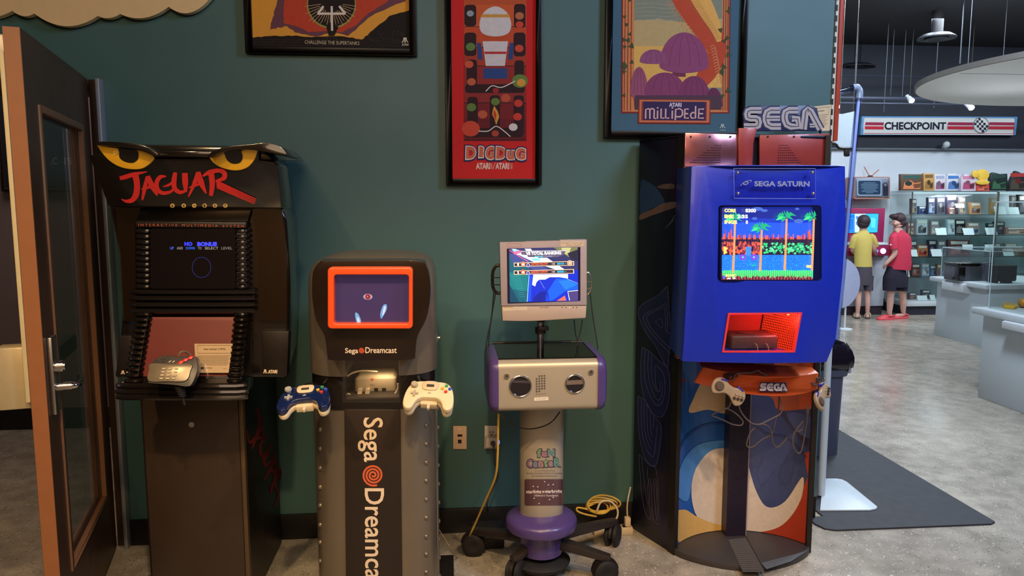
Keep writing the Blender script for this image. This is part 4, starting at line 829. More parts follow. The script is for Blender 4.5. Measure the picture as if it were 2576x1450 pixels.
obj('monitor_chin', slab(B(), cr([(1262, 770), (1476, 768)], 2)+cr([(1474, 801), (1420, 804), (1365, 807.5), (1320, 809), (1264, 808)], 3), PY(MY+.004), .045), mat('warm_grey_monitor_plastic', (176, 158, 146), .42, noise=.05), mo, bev=.004)
obj('monitor_back', slab(B(), rr(1285, 630, 1450, 785, 12), PY(MY+.045), .04), BLKM, mo, bev=.01)
obj('screen_surround', slab(B(), [(1275, 626), (1460, 622), (1460, 757), (1277, 764)], PY(MY-.0015), .003), mat('navy_screen_surround', (30, 26, 60), .3), mo)
ZM = Zm(1240, 590, 6.304)
sc = obj('screen', slab(B(), ZM((252, 222), (1350, 200), (1352, 1052), (270, 1080)), PY(MY-.0022), .002), mat('lit_panel_base', (40, 40, 70), .2, emit=.3), mo)
a = Art(PY(MY-.0026), .00001)
P = lambda c, *p: a.poly(ZM(*p), c); Ln = lambda c, wd, *p: a.line(ZM(*p), wd/6.304, c)
P((44, 46, 90), (252, 222), (1350, 200), (1350, 660), (262, 660)); P((10, 84, 100), (258, 330), (560, 500), (620, 660), (540, 1072), (270, 1080)); P((12, 110, 112), (262, 600), (570, 620), (545, 900), (268, 860)); P((6, 60, 84), (266, 800), (420, 1076), (270, 1080))
for q in range(12): Ln((70, 170, 170), 2.5, (270+q*14, 640+q*32), (430+q*8, 650+q*30))
P((110, 110, 70), (960, 210), (1345, 204), (1330, 330), (1200, 360), (1050, 260)); P((180, 176, 120), (1080, 212), (1240, 210), (1200, 330), (1120, 300)); P((30, 30, 50), (1180, 300), (1346, 240), (1346, 420), (1240, 400))
for q, c in enumerate(((200, 230, 250), (120, 190, 230), (220, 90, 130), (200, 120, 170), (230, 240, 250))): P(c, (290+q*10, 232+q*26), (360+q*40, 232+q*10), (720+q*90, 440+q*26), (640+q*90, 440+q*30))
P((60, 70, 130), (262, 300), (420, 330), (900, 560), (880, 640), (300, 440)); P((226, 226, 250), (500, 228), (600, 226), (640, 290), (560, 290)); P((230, 240, 250), (740, 370), (860, 372), (1140, 560), (1020, 560)); P((120, 200, 236), (600, 380), (720, 380), (760, 420), (640, 420)); Ln((200, 90, 130), 14, (262, 250), (400, 340), (560, 430))
P((8, 40, 180), (560, 640), (1350, 560), (1352, 1052), (545, 1072)); P((236, 240, 226), (640, 640), (1190, 630), (1190, 700), (1060, 680), (900, 680), (830, 716), (730, 720), (690, 760), (670, 826), (622, 800))
P((10, 84, 236), (1000, 700), (1180, 700), (1350, 780), (1350, 870), (1150, 900), (940, 1050), (900, 1055), (870, 900)); P((24, 110, 250), (1040, 740), (1200, 720), (1340, 800), (1150, 880)); P((6, 26, 130), (640, 1010), (750, 910), (850, 900), (830, 1060), (630, 1066)); P((14, 70, 220), (570, 650), (620, 660), (600, 1060), (548, 1068)); P((12, 60, 200), (840, 950), (900, 1056), (840, 1060))
Ln((190, 220, 255), 7, (573, 650), (542, 1070)); P((206, 100, 80), (1010, 1056), (1140, 970), (1165, 1050)); P((70, 56, 110), (1180, 900), (1350, 884), (1350, 1048), (1210, 1052)); Ln((210, 226, 230), 12, (1215, 1048), (1188, 906), (1350, 888)); Ln((150, 180, 230), 4, (745, 735), (820, 860)); Ln((150, 180, 230), 5, (1170, 705), (1345, 775))
P((90, 80, 100), (440, 262), (1160, 250), (1130, 318), (1030, 360), (560, 362), (540, 330), (446, 320)); Ln((240, 240, 250), 7, (445, 318), (450, 268), (1160, 258))
a.text('VS TOTAL RANKING', ZM((524, 276), (1082, 268), (1082, 318), (524, 330)), (250, 246, 240), .05); a.text('MUTE CITY', ZM((665, 342), (800, 340), (800, 362), (665, 364)), (70, 210, 230), .04); a.text('COURSE 1', ZM((810, 340), (960, 336), (960, 358), (810, 362)), (160, 150, 190))
for y, nm, sc_, n_, c in ((480, 'CAPTAIN FALCON', '0010', '1', (226, 120, 70)), (606, 'SAMURAI GOROH', '0005', '2', (226, 100, 70))):
    P((240, 190, 150), (330, y-30), (1285, y-56), (1288, y+14), (334, y+34)); P((50, 36, 46), (340, y-20), (1272, y-46), (1274, y+6), (344, y+24)); P((30, 20, 30), (360, y-20), (430, y-24), (430, y+20), (360, y+24))
    a.text(n_, ZM((384, y-18), (414, y-20), (414, y+16), (384, y+18)), (250, 250, 250), .06); a.ell(*ZM((478, y-10))[0], 5.6, 6.2, c); a.ell(*ZM((480, y-4))[0], 3, 3, (240, 220, 200)); a.ell(*ZM((558, y+8))[0], 4.2, 4.6, (210, 200, 230)); a.ell(*ZM((558, y+8))[0], 3, 3.4, (70, 60, 150))
    a.text(nm, ZM((600, y-22), (870, y-30), (866, y), (600, y+10)), (240, 96, 70), .03, .15); a.text('+10', ZM((930, y-20), (982, y-22), (982, y-2), (930, y)), (240, 230, 240), .03); a.text(sc_, ZM((1018, y-28), (1124, y-32), (1124, y-2), (1018, y+2)), (30, 200, 250), .03); a.text('pts', ZM((1134, y-20), (1168, y-22), (1168, y-6), (1134, y-4)), (30, 180, 220))
a.ell(*ZM((1218, 455))[0], 6.3, 7.2, (226, 190, 150)).ell(*ZM((1218, 455))[0], 5, 5.8, (180, 140, 110)); a.text('V', ZM((1202, 438), (1236, 436), (1236, 470), (1202, 472)), (250, 240, 230), .04)
a.build('picture', printmat('cart_screen_picture', .3, emit=1.7), sc)
a = Art(PY(MY-.0006), .00003); a.line([(x, y) for x, y in rr(1275, 613.5, 1312, 621.5, 3.5)], .8, (190, 110, 120), closed=True); a.poly([(1410, 608), (1470, 606.5), (1470, 619.5), (1410, 621)], (196, 180, 160)); a.text('starlight * starbright', (1412, 610.3, 1467, 613.5), (96, 84, 84)); a.text("children's foundation", (1424, 615.5, 1462, 618), (96, 84, 84))
a.build('bezel_stickers', PRINT, mo)
a = Art(PY(MY+.0034), .00003); a.poly([(1264, 772), (1326, 771), (1327, 781), (1265, 783)], (198, 186, 166)).line([(1265, 774), (1290, 773.6)], 1.6, (190, 140, 60)).text('SHARP', (1358, 772, 1380, 775.5), (120, 108, 112)); 
for x in (1413.5, 1423.5, 1442, 1451): a.ell(x, 774, 1.3, 1.2, (56, 44, 70), n=8)
a.ell(1433, 774, 1.6, 1.8, (240, 226, 180), n=8); a.build('chin_marks', PRINT, mo)
for s_, x0, x1, y0, y1 in ((-1, 1240, 1262, 668, 738), (1, 1472, 1487, 686, 740)):
    bm = B(); m_ = (y0+y1)/2; xo = x0 if s_ < 0 else x1; xi = x1 if s_ < 0 else x0
    tube(bm, cr([aY(xi, y0+4, 2.80), aY((xi+xo)/2, y0, 2.80), aY(xo, y0+16, 2.80), aY(xo, y1-16, 2.80), aY((xi+xo)/2, y1, 2.80), aY(xi, y1-3, 2.80)], 5), .006 if s_ < 0 else .003, 8)
    for y in (m_-4, m_+14): tube(bm, [aY(xi, y, 2.78), aY(xo-2 if s_ < 0 else xo+2, y, 2.78)], .002, 6)
    obj('pad_hook', bm, BLKM if s_ < 0 else STEEL, ft, smooth=True)
gc = mat('dark_grey_cable', (34, 36, 42), .5)
for nm, pts in (('pad_cable', ((1242, 735), (1236, 800), (1226, 850), (1222, 890), (1234, 900), (1240, 880))), ('pad_cable', ((1247, 735), (1238, 790), (1231, 840), (1229, 875))), ('pad_cable', ((1484, 735), (1492, 800), (1500, 850), (1504, 880))), ('pad_cable', ((1444, 805), (1447, 835), (1452, 858), (1456, 870))), ('pad_cable', ((1465, 805), (1460, 835), (1453, 858), (1452, 872)))):
    cable(nm, [aY(x, y, 2.84) for x, y in pts], .0022, gc, ft)
cable('sagging_cord', [aY(1256, 1042, 2.62), aY(1275, 1058, 2.63), aY(1303, 1075, 2.66), aY(1335, 1080, 2.70), aY(1370, 1072, 2.72), aY(1392, 1058, 2.72), aY(1408, 1037, 2.74)], .0024, BLKM, ft)
yc = thing('extension_cord', 'yellow extension cord hanging from the left underside of the game cart down to the floor', 'cord', tuple(aZ(1176, 1362)))
cable('cord', [aY(1254, 1040, 2.68), aY(1253, 1090, 2.70), aY(1252, 1140, 2.72), aY(1246, 1200, 2.76), aY(1220, 1262, 2.84), aY(1197, 1315, 2.92), aY(1183, 1345, 2.97), aZ(1176, 1362, .006), aZ(1160, 1370, .005)], .0042, mat('yellow_cord', (206, 166, 66), .45), yc)
# cords and boxes on the floor behind
p = aZ(1215, 1372)
t = thing('adapter_box', 'black power adapter box lying on the floor left of the game cart', 'adapter', (p.x, 3.12, 0))
obj('case', loft(B(), [rrow(p.x-.05, p.x+.09, 3.06, 3.17, z, .01) for z in (0, .085)]), mat('black_adapter', (26, 24, 28), .5), t, bev=.005)
obj('strip_label', box(B(), p.x-.02, p.x+.04, 3.058, 3.06, .055, .07), mat('grey_label', (120, 116, 110), .5), t)
cc = thing('cord', 'brown cord curving along the foot of the green wall from behind the metallic kiosk', 'cord', tuple(aZ(1130, 1338)))
cable('cord_run', [aZ(1097, 1320, .006), aZ(1130, 1337, .006), aZ(1170, 1336, .006), aZ(1200, 1326, .006), aZ(1240, 1322, .006)], .004, mat('brown_cord_rubber', (72, 56, 44)), cc)
cc = thing('cord', 'thin pale wire dropping from the right side of the metallic kiosk to the floor', 'cord', tuple(aZ(1150, 1400)))
cable('wire', [Vector((xr-.006, 2.8, .26)), aY(1103, 1330, 2.82), aY(1120, 1358, 2.84), aY(1135, 1385, 2.86), aZ(1150, 1404, .004), aZ(1172, 1396, .004), aZ(1165, 1380, .004)], .0022, mat('pale_wire', (150, 130, 104), .5), cc)
yl = thing('cord_coil', 'coiled yellow cord with a white loop lying behind the right casters of the game cart', 'cord coil', tuple(aY(1500, 1300, 3.19)))
for q in range(5):
    c0 = aY(1502+q*4, 1284-q*3, 3.185); R1 = .040+.005*q; bm = B()
    tube(bm, [c0+Vector((R1*1.25*math.cos(t), .012*math.sin(2*t+q)-.002*q, R1*.62*math.sin(t)+.01)) for t in [2*math.pi*i/28 for i in range(29)]], .0042, 6); obj('loop', bm, mat('yellow_cord', (206, 166, 66)), yl, smooth=True)
cable('loose_end', [aY(1500, 1300, 3.18), aY(1470, 1294, 3.17), aY(1452, 1286, 3.17), aY(1454, 1278, 3.17), aY(1478, 1282, 3.17)], .0042, mat('yellow_cord', (206, 166, 66)), yl)
cable('white_loop', [aY(1502, 1285, 3.15), aY(1512, 1264, 3.15), aY(1535, 1262, 3.15), aY(1552, 1280, 3.15), aY(1553, 1300, 3.15), aY(1541, 1318, 3.15)], .0045, mat('off_white_cable', (206, 188, 152)), yl)
ps = thing('power_strip', 'off-white power strip on the floor beside the blue arcade cabinet', 'power strip', tuple(aZ(1540, 1330)))
q0 = aZ(1488, 1336); q1 = aZ(1586, 1334); PSM = mat('off_white_strip', (196, 176, 142), .4)
obj('strip_body', box(B(), q0.x, q1.x, 3.145, 3.195, 0, .032), PSM, ps, bev=.004)
for q in range(4): x = q0.x+.03+q*.035; obj('socket', box(B(), x, x+.018, 3.157, 3.183, .032, .0335), BLKM, ps)
px_ = q1.x-.022
pg = obj('cord_plug', box(B(), px_-.013, px_+.013, 3.155, 3.185, .034, .075), PSM, ps, bev=.004)
cable('plug_cord', [(px_, 3.17, .07), (px_-.002, 3.172, .12), (px_+.004, 3.18, .16), (px_+.022, 3.21, .20)], .0035, PSM, ps)
# ================================================================ TALL BLUE CABINET
Lc, Rc = Vector((.951, 2.949, 0)), Vector((1.545, 2.919, 0)); Lb, Rb = Vector((.839, 3.214, 0)), Vector((1.665, 3.19, 0))
s = thing('arcade_kiosk', 'tall blue-fronted game cabinet lettered SEGA SATURN with orange and black sides', 'arcade kiosk', (1.25, 3.05, 0))
TOPZ = aY(1725, 340, 2.95).z
ND = mat('navy_black_laminate', (20, 19, 40), .34, noise=.12, scale=30); ORM = mat('orange_red_panel', (156, 60, 54), .34, .15, coat=.2); BLU = mat('blue_gloss_housing', (22, 44, 176), .32, noise=.05, coat=.2)
U = lambda p, z: Vector((p.x, p.y, z))
def vpanel(a_, b_, t, z0, z1): # upright board from a to b, thickness t to its inner side
    n = (b_-a_).normalized(); n = Vector((n.y, -n.x, 0)); 
    if n.dot(Vector((1.25, 3.06, 0))-a_) < 0: n = -n
    return loft(B(), [[U(a_, z), U(b_, z), U(b_+n*t, z), U(a_+n*t, z)] for z in (z0, z1)])
sp = obj('side_panel', vpanel(Lc, Lb, .018, 0, TOPZ), ND, s, bev=.002)
obj('side_panel', vpanel(Rc, Rb, .018, 0, TOPZ-.004), ND, s, bev=.002)
mid = (Lc+Rc)/2; bk = Vector((.05, .9987, 0)); sag = .165; ch = (Rc-Lc).length/2; RR = (ch*ch+sag*sag)/(2*sag); cc_ = mid-bk*(RR-sag)
CF = PCYL(cc_.x, cc_.y, RR, True)
def arcpts(r, z, n=26, inset=0):
    a0 = math.atan2(Lc.y-cc_.y, Lc.x-cc_.x); a1 = math.atan2(Rc.y-cc_.y, Rc.x-cc_.x)
    return [Vector((cc_.x+r*math.cos(a0+(a1-a0)*(inset+(1-2*inset)*i/n)), cc_.y+r*math.sin(a0+(a1-a0)*(inset+(1-2*inset)*i/n)), z)) for i in range(n+1)]
def core(z0, z1, r): return loft(B(), [arcpts(r, z, inset=.02)+[U(Rb+Vector((-.03, 0, 0)), z), U(Lb+Vector((.03, 0, 0)), z)] for z in (z0, z1)])
ZL = aY(1710, 905, 2.95).z
obj('lower_core', core(.0, ZL, RR+.003), BLKM, s, smooth=True)
obj('upper_core', core(ZL, TOPZ-.01, RR+.002), ORM, s, smooth=True)
ed = vpanel(Lc+Vector((-.001, -.012, 0)), Lc+Vector((-.016, .03, 0)), .020, .0, TOPZ); obj('edge_trim', ed, BLKM, s)
ed = vpanel(Rc+Vector((.001, -.012, 0)), Rc+Vector((.016, .03, 0)), .020, .0, TOPZ); obj('edge_trim', ed, BLKM, s)
# orange cheek in front of the left edge, with three slots
ck = obj('cheek_panel', slab(B(), [(1724, 338), (1764, 338), (1752, 560), (1742, 900), (1703, 904), (1710, 700), (1716, 560)], PY(2.93), .05), ORM, s, bev=.003)
for y in (537, 565, 593): obj('slot', slab(B(), ell(1733, y, 3.6, 15, 18, 14), PY(2.9295), .002), mat('dark_slot', (50, 22, 44), .6), ck)
# abstract sweep of colours on the hollow front
a = Art(CF, .00032, dx=3); a.k = 2
BL = (34, 92, 176); BD = (24, 62, 140); CRE = (224, 206, 186); TAN = (222, 178, 104); RDd = (182, 64, 38); SL = (62, 74, 118)
a.poly([(1680, 880), (2060, 880), (2060, 1420), (1680, 1420)], BL)
a.poly(cr([(1690, 880), (1740, 880), (1752, 940), (1735, 1000), (1700, 1040)], 5)+[(1690, 1060)], (72, 128, 196)); a.poly([(1690, 948), (1700, 945), (1728, 958), (1700, 968)], (150, 66, 56))
a.poly(cr([(1810, 900), (1770, 950), (1745, 1000), (1733, 1038), (1780, 1031), (1830, 1037), (1836, 960)], 5, True), (226, 196, 150))
a.poly([(1905, 905), (2060, 880), (2060, 1060), (2010, 1040), (1950, 1032), (1920, 990)], (214, 92, 50)); a.poly([(1840, 880), (1930, 880), (1960, 940), (1880, 940)], (90, 42, 62)); a.poly([(1740, 880), (1845, 880), (1850, 930), (1770, 925)], (44, 38, 84))
a.poly(cr([(1876, 990), (1940, 1000), (1962, 1033), (2060, 1034), (2060, 1110), (2040, 1150), (2052, 1200), (1990, 1250), (1930, 1290), (1895, 1240), (1872, 1150)], 5, True), SL)
a.poly(cr([(1958, 1033), (2010, 1100), (2040, 1140), (2048, 1130), (2010, 1060)], 4, True), (64, 56, 80)); a.poly(cr([(1980, 1040), (2040, 1050), (2045, 1100), (2010, 1090)], 4, True), (84, 96, 138))
a.poly(cr([(1700, 1240), (1712, 1170), (1745, 1125), (1790, 1110), (1840, 1112), (1840, 1150), (1780, 1160), (1744, 1200), (1728, 1260)], 5, True), (70, 136, 206))
a.poly([(1880, 1420), (1900, 1330), (1960, 1300), (2010, 1250), (2034, 1200), (2024, 1140), (2060, 1130), (2060, 1420)], RDd)
a.poly(cr([(1830, 1128), (1870, 1140), (1900, 1230), (1930, 1275), (1975, 1262), (2020, 1200), (2018, 1250), (1990, 1300), (1950, 1330), (1880, 1340), (1800, 1330), (1752, 1300), (1737, 1240), (1748, 1180), (1785, 1135)], 5, True), CRE)
a.poly(cr([(1690, 1295), (1720, 1282), (1752, 1300), (1800, 1318), (1850, 1325), (1900, 1350), (1840, 1400), (1740, 1400), (1690, 1350)], 5, True), TAN)
a.poly([(1690, 1352), (1720, 1374), (1760, 1420), (1690, 1420)], (52, 88, 170))
a.line([(1700, 1150), (1722, 1100), (1770, 1070), (1830, 1064)], 5, BD, 6).line([(1890, 1060), (1930, 1090), (1980, 1100), (2030, 1150)], 3, (52, 60, 100), 6)
# only the part between the platform and the housing belongs on the panel
kept = []
for tr, c, kk in a.T: kept.append((tr, c, kk))
o_ = a.build('front_graphic', VINYL, s)
bm = bmesh.new(); bm.from_mesh(o_.data)
bmesh.ops.bisect_plane(bm, geom=bm.verts[:]+bm.edges[:]+bm.faces[:], plane_co=(0, 0, .03), plane_no=(0, 0, -1), clear_outer=True)
bmesh.ops.bisect_plane(bm, geom=bm.verts[:]+bm.edges[:]+bm.faces[:], plane_co=(0, 0, ZL), plane_no=(0, 0, 1), clear_outer=True)
for P_, s_ in ((Lc, 1), (Rc, -1)):
    dd = (Rc-Lc).normalized()*s_; bmesh.ops.bisect_plane(bm, geom=bm.verts[:]+bm.edges[:]+bm.faces[:], plane_co=P_+dd*.004-BASE['arcade_kiosk.002'], plane_no=-dd, clear_outer=True)
bmesh.ops.bisect_plane(bm, geom=bm.verts[:]+bm.edges[:]+bm.faces[:], plane_co=mid-bk*.002-BASE['arcade_kiosk.002'], plane_no=-bk, clear_outer=True)
bm.to_mesh(o_.data); bm.free()
# platform
def frontarc(z, dr=0, n=26):
    F0 = aZ(1845, 1430, .03); bul = .16+dr; out = []
    for i in range(n+1): t = i/n; p = Lc.lerp(Rc, t); out.append(U(p-bk*(bul*math.sin(math.pi*t)**.72+.004), z))
    return out
plt = loft(B(), [frontarc(z)+arcpts(RR-.002, z)[::-1] for z in (0, .028)]); obj('platform', plt, mat('grey_rubber_platform', (62, 58, 58), .5, noise=.2, scale=12), s, bev=.003)
a = Art(PZ(.0285), .0001); a.poly([(1832, 1358), (1876, 1352), (1926, 1440), (1868, 1440)], (78, 74, 72))
for q in range(15): y = 1360+q*5.2; a.line([(1834+q*2.4, y), (1878+q*3.1, y-1.5)], .8, (128, 122, 118))
a.line([(1876, 1350), (1926, 1442)], 1.4, (36, 34, 34)); a.poly([(1915, 1418), (2030, 1388), (1990, 1414), (1928, 1434)], (92, 98, 106)); a.build('tread_strip', PRINT, s)
# ribbed column
q0, q1 = aZ(1821, 1343, .03), aZ(1871, 1343, .03); yC = (q0.y+q1.y)/2-.02
bm = B(); box(bm, q0.x, q1.x, yC, yC+.06, .028, ZL+.06); n_ = 14
for q in range(n_): x = q0.x+(q1.x-q0.x)*(q+.5)/n_; box(bm, x-.0012, x+.0012, yC-.0025, yC, .03, ZL+.05)
obj('ribbed_column', bm, mat('dark_plum_column', (40, 32, 52), .4), s)
obj('column_edge', box(B(), q1.x, q1.x+.004, yC-.003, yC+.05, .03, ZL+.05), mat('pale_edge_strip', (150, 126, 130), .4), s)
# header with two perforated speaker panels
for q, m_, cx0 in ((((1724, 334), (1856, 338), (1855, 420), (1722, 420)), mat('brushed_copper_panel', (186, 124, 132), .2, .85, noise=.05), 1), (((1911, 340), (2088, 336), (2084, 420), (1911, 420)), ORM, 0)):
    h = obj('speaker_panel', slab(B(), q, PY(2.925), .012), m_, s, bev=.002)
    a = Art(PY(2.9245), .00004)
    for r_ in range(8):
        y = 366+r_*6.2
        xs = (range(0, 4+r_*2) if cx0 else range(0, 5+r_))
        for c_ in xs:
            x = (1813-c_*4.4-(0 if r_ < 2 else 2)) if cx0 else (1960-(r_*1.6)+c_*5+r_*1.2); a.rect(x-1.5, y-1, x+1.5, y+1, (52, 28, 40))
    a.build('speaker_holes', PRINT, h)
    for x in ((1738, 1786, 1838) if cx0 else (1932, 1998, 2066)): obj('screw', slab(B(), ell(x, 344, 2.5, 2.5, 10), PY(2.922), .004), BLKM, h)
obj('header_core', slab(B(), [(1856, 338), (1911, 338), (1911, 420), (1856, 420)], PY(2.95), .08), ND, s)
obj('header_spine', slab(B(), [(1858, 322), (1905, 322), (1896, 360), (1893, 420), (1858, 420)], PY(2.915), .02), ORM, s, bev=.003)
obj('header_top', loft(B(), [[U(Lc, z), U(Rc, z), U(Rb, z), U(Lb, z)] for z in (TOPZ-.012, TOPZ)]), ND, s, bev=.002)
# SEGA sign: strokes with a groove down the middle
def sega(a, Q, fill, groove, edge, w_=.30):
    """Q = TL,TR,BR,BL in photograph coordinates"""
    Q = [Vector(p) for p in Q]; mp = lambda u, v: (lambda r: (r.x, r.y))(Q[0]*(1-u)*(1-v)+Q[1]*u*(1-v)+Q[2]*u*v+Q[3]*(1-u)*v)
    wpx = (Q[1]-Q[0]).length/4.3; hpx = (Q[3]-Q[0]).length
    Ls = [[(1, .16), (.36, .16), (.2, .2), (.16, .33), (.2, .46), (.36, .5), (.66, .5), (.8, .54), (.84, .67), (.8, .8), (.66, .84), (0, .84)],
          [(1, .16), (.46, .16), (.24, .24), (.16, .42), (.16, .58), (.24, .76), (.46, .84), (1, .84)],
          [(1, .16), (.46, .16), (.24, .24), (.16, .42), (.16, .58), (.24, .76), (.46, .84), (.9, .84), (.9, .52), (.56, .52)],
          [(.04, .97), (.36, .2), (.5, .12), (.64, .2), (.98, .97)]]
    for w2, c in ((w_+.13, edge), (w_, fill), (.035, groove)):
        for i, L in enumerate(Ls):
            a.line([mp((i*1.09+x)/4.3, y) for x, y in L], w2*hpx*(.92 if c is not groove else 1), c)
            if i == 1: a.line([mp((i*1.09+x)/4.3, .5) for x in (.2, .98)], (w2*.72 if c is not groove else .035)*hpx, c)
            if i == 3: a.line([mp((i*1.09+x)/4.3, .80) for x in (.42, .72)], (w2*.55 if c is not groove else .03)*hpx, c)
SPz = 2.97; sg = thing('sega_sign', 'x', 'sign', tuple(aY(1964, 332, SPz)))
sg.name = 'letter_sign'; BASE['letter_sign'] = BASE['sega_sign']; sg['label'] = 'grey metal SEGA letter sign standing on top of the tall blue cabinet'
obj('backplate', slab(B(), [(1872, 282), (1884, 266), (1980, 265), (2040, 265), (2056, 272), (2068, 330), (1870, 330)], PY(SPz), .012), mat('navy_sign_plate', (40, 44, 84), .35), sg, bev=.002)
a = Art(PY(SPz-.0005), .00018); sega(a, ((1874, 268), (2052, 268), (2066, 328), (1870, 328)), (176, 170, 170), (70, 68, 90), (40, 44, 84), .30); a.build('letters', printmat('grey_letter_print', .3, coat=.2), sg)
bm = B(); tube(bm, [aY(2060, 327, SPz+.006), aY(2065, 335, SPz+.006)], .005, 8); box(bm, aY(1880, 330, SPz).x, aY(2060, 330, SPz).x, SPz, SPz+.05, TOPZ, TOPZ+.006); obj('sign_foot', bm, BLKM, sg)
ic = thing('information_card', 'cream printed card propped on the tall cabinet behind the SEGA letter sign', 'card', tuple(aY(2044, 332, 3.08)))
obj('card_sheet', slab(B(), [(2030, 270), (2091, 263), (2087, 329), (2000, 332), (2022, 300)], PY(3.08), .003), mat('cream_card', (218, 196, 160), .6), ic)
a = Art(PY(3.0795), .00004); a.line([(2046, 273), (2086, 269), (2084, 288), (2050, 290)], .9, (120, 100, 70), closed=True); a.line([(2058, 280), (2074, 278.5)], 1.5, (90, 70, 50))
for q in range(9): a.line([(2058, 293+q*3.2), (2082-q % 3*3, 292+q*3.2)], .8, (160, 140, 110))
a.build('card_print', PRINT, ic)
# blue housing
HY = 2.62
HO = [(1745, 417), (1846, 415), (2138, 416), (2140, 560), (2130, 700), (2110, 860), (2086, 915), (1722, 915), (1727, 860), (1738, 640)]
HS = lambda px, py: ((lambda X: (X[0]+Vector((0, .030*((px-1935)/200)**2, 0)), X[1]))(PY(HY)(px, py)))
hf = []
for x in range(1745, 2139, 16): hf.append((x, 416))
hf = [(1745, 417)]+[(x, 415.5) for x in range(1761, 2138, 16)]+[(2138, 416), (2140, 560), (2130, 700), (2110, 860), (2086, 914)]+[(x, 915) for x in range(2070, 1725, -16)]+[(1722, 915), (1727, 860), (1738, 640)]
ho = B(); fr1 = [HS(*p)[0] for p in hf]
bkp = [Vector((1.31+(p.x-1.16)*.92 if False else p.x+.035*(1 if p.x < 1.1 else .4), 2.93, p.z)) for p in fr1]
loft(ho, [fr1, bkp]); ho = obj('monitor_housing', ho, BLU, s, bev=.004)
w0, w1 = [(1834, 789), (2020, 787), (2001, 888), (1819, 889)], None
cb = B(); pts = [HS(*p)[0] for p in w0]; extr(cb, [p+Vector((0, -.08, 0)) for p in pts], (0, .30, 0)); cut(ho, cb)
cb = B(); extr(cb, [HS(*p)[0]+Vector((0, -.08, 0)) for p in rr(1811, 517, 2072, 708, 8)], (0, .115, 0)); cut(ho, cb)
obj('window_rim', ring_slab(B(), w0, [(1838, 793), (2015, 791), (1997, 884), (1824, 885)], HS, .01), mat('red_lit_acrylic_edge', (220, 60, 70), .3), s)
al = obj('alcove_lining', extr(extr(B(), [pts[0]+Vector((0, .01, 0)), pts[3]+Vector((0, .01, 0)), pts[3]+Vector((.0, .2, 0)), pts[0]+Vector((0, .2, 0))], (.002, 0, 0)), [pts[3]+Vector((0, .2, 0)), pts[2]+Vector((0, .2, 0)), pts[1]+Vector((0, .2, 0)), pts[0]+Vector((0, .2, 0))], (0, .003, 0)), mat('red_brown_lining', (150, 60, 54), .6), s)
gr = B(); A1, A2 = pts[1], pts[2]
def gp_(u, v): return A1.lerp(A2, v)+Vector((-.055*u-.004, .012+.18*u, 0))
for q in range(21): u = q/20; tube(gr, [gp_(u, 0), gp_(u, 1)], .0013, 5)
for q in range(17): v = q/16; tube(gr, [gp_(0, v), gp_(1, v)], .0013, 5)
obj('mesh_grille', gr, mat('black_wire_mesh', (40, 10, 8), .5), s)
obj('grille_backlight', extr(B(), [gp_(0, 0)+Vector((.003, 0, 0)), gp_(1, 0)+Vector((.003, 0, 0)), gp_(1, 1)+Vector((.003, 0, 0)), gp_(0, 1)+Vector((.003, 0, 0))], (.002, .0, 0)), mat('red_glow_panel', (255, 44, 14), .6, emit=1.6, noise=.25, scale=9), s)
bl = pts[1]+Vector((-.03, .05, -.012)); obj('red_bulb', ball(B(), bl, .006, n=10, m=6), mat('red_bulb_glow', (255, 60, 24), .3, emit=25), s, smooth=True)
lamp('POINT', bl+Vector((-.02, -.02, -.01)), (0, 0, 0), (1, .06, .04), 2.2, .01, name='red_bulb_light')
obj('window_pane', slab(B(), [(1838, 793), (2015, 791), (1997, 884), (1824, 885)], HS, .003), glass('clear_acrylic', (235, 230, 220), .1, .02, .5), s)
gs = thing('game_console', 'dark boxy game console lit red inside the window of the tall blue cabinet', 'game console', (pts[3].x+.1, 2.76, pts[3].z+.002))
g0, g1 = aY(1832, 880, 2.68), aY(1958, 880, 2.68); zf = pts[3].z+.003
obj('console_body', loft(B(), [rrow(g0.x+.012, g1.x, 2.68, 2.80, z, .01, 4) for z in (zf, zf+.045)]+[rrow(g0.x+.016, g1.x-.004, 2.685, 2.80, zf+.050, .01, 4)]), mat('charcoal_console', (72, 52, 52), .4), gs, bev=.002)
obj('disc_lid', lathe(B(), ((g0.x+g1.x)/2, 2.745, zf+.05), [(.04, 0), (.042, .002), (.036, .003), (.01, .003)], 28), mat('charcoal_console_lid', (84, 60, 60), .35), gs, smooth=True)
for x in (1895, 1922): cable('pad_cord', [aY(x, 872, 2.678), aY(x+4, 866, 2.665), aY(x+9, 870, 2.66), aY(x+12, 884, 2.66)], .0025, mat('grey_cable', (120, 106, 88)), gs)
# name plate
HN = off(HS, .004)
obj('name_plate', slab(B(), [(1846, 424), (2053, 424), (2053, 500), (1847, 499)], off(HS, .006), .003), glass('plate_acrylic', (190, 210, 255), .35, .05, .7), s)
a = Art(off(HS, .0065), .00004); a.line([(1846, 424), (2053, 424), (2053, 500), (1847, 499)], .9, (150, 170, 220), closed=True)
LT = (132, 144, 176); a.text('SEGA SATURN', ((1896, 456), (2037, 456), (2037, 470), (1896, 469)), LT, .035); a.ell(1875, 461, 7, 4.5, LT, -20).ell(1875, 461, 4.6, 2.6, (32, 56, 150), -20)
a.line([(1862, 468), (1868, 461), (1880, 455), (1889, 454), (1886, 459)], 1.2, LT, 5); a.build('name_lettering', VINYL, s)
for x, y in ((1855, 435), (2044, 434), (1856, 487), (2046, 487)): bm = B(); ball(bm, HS(x, y)[0]+Vector((0, -.008, 0)), .006, n=12, m=6); obj('plate_screw', bm, STEEL, s, smooth=True)
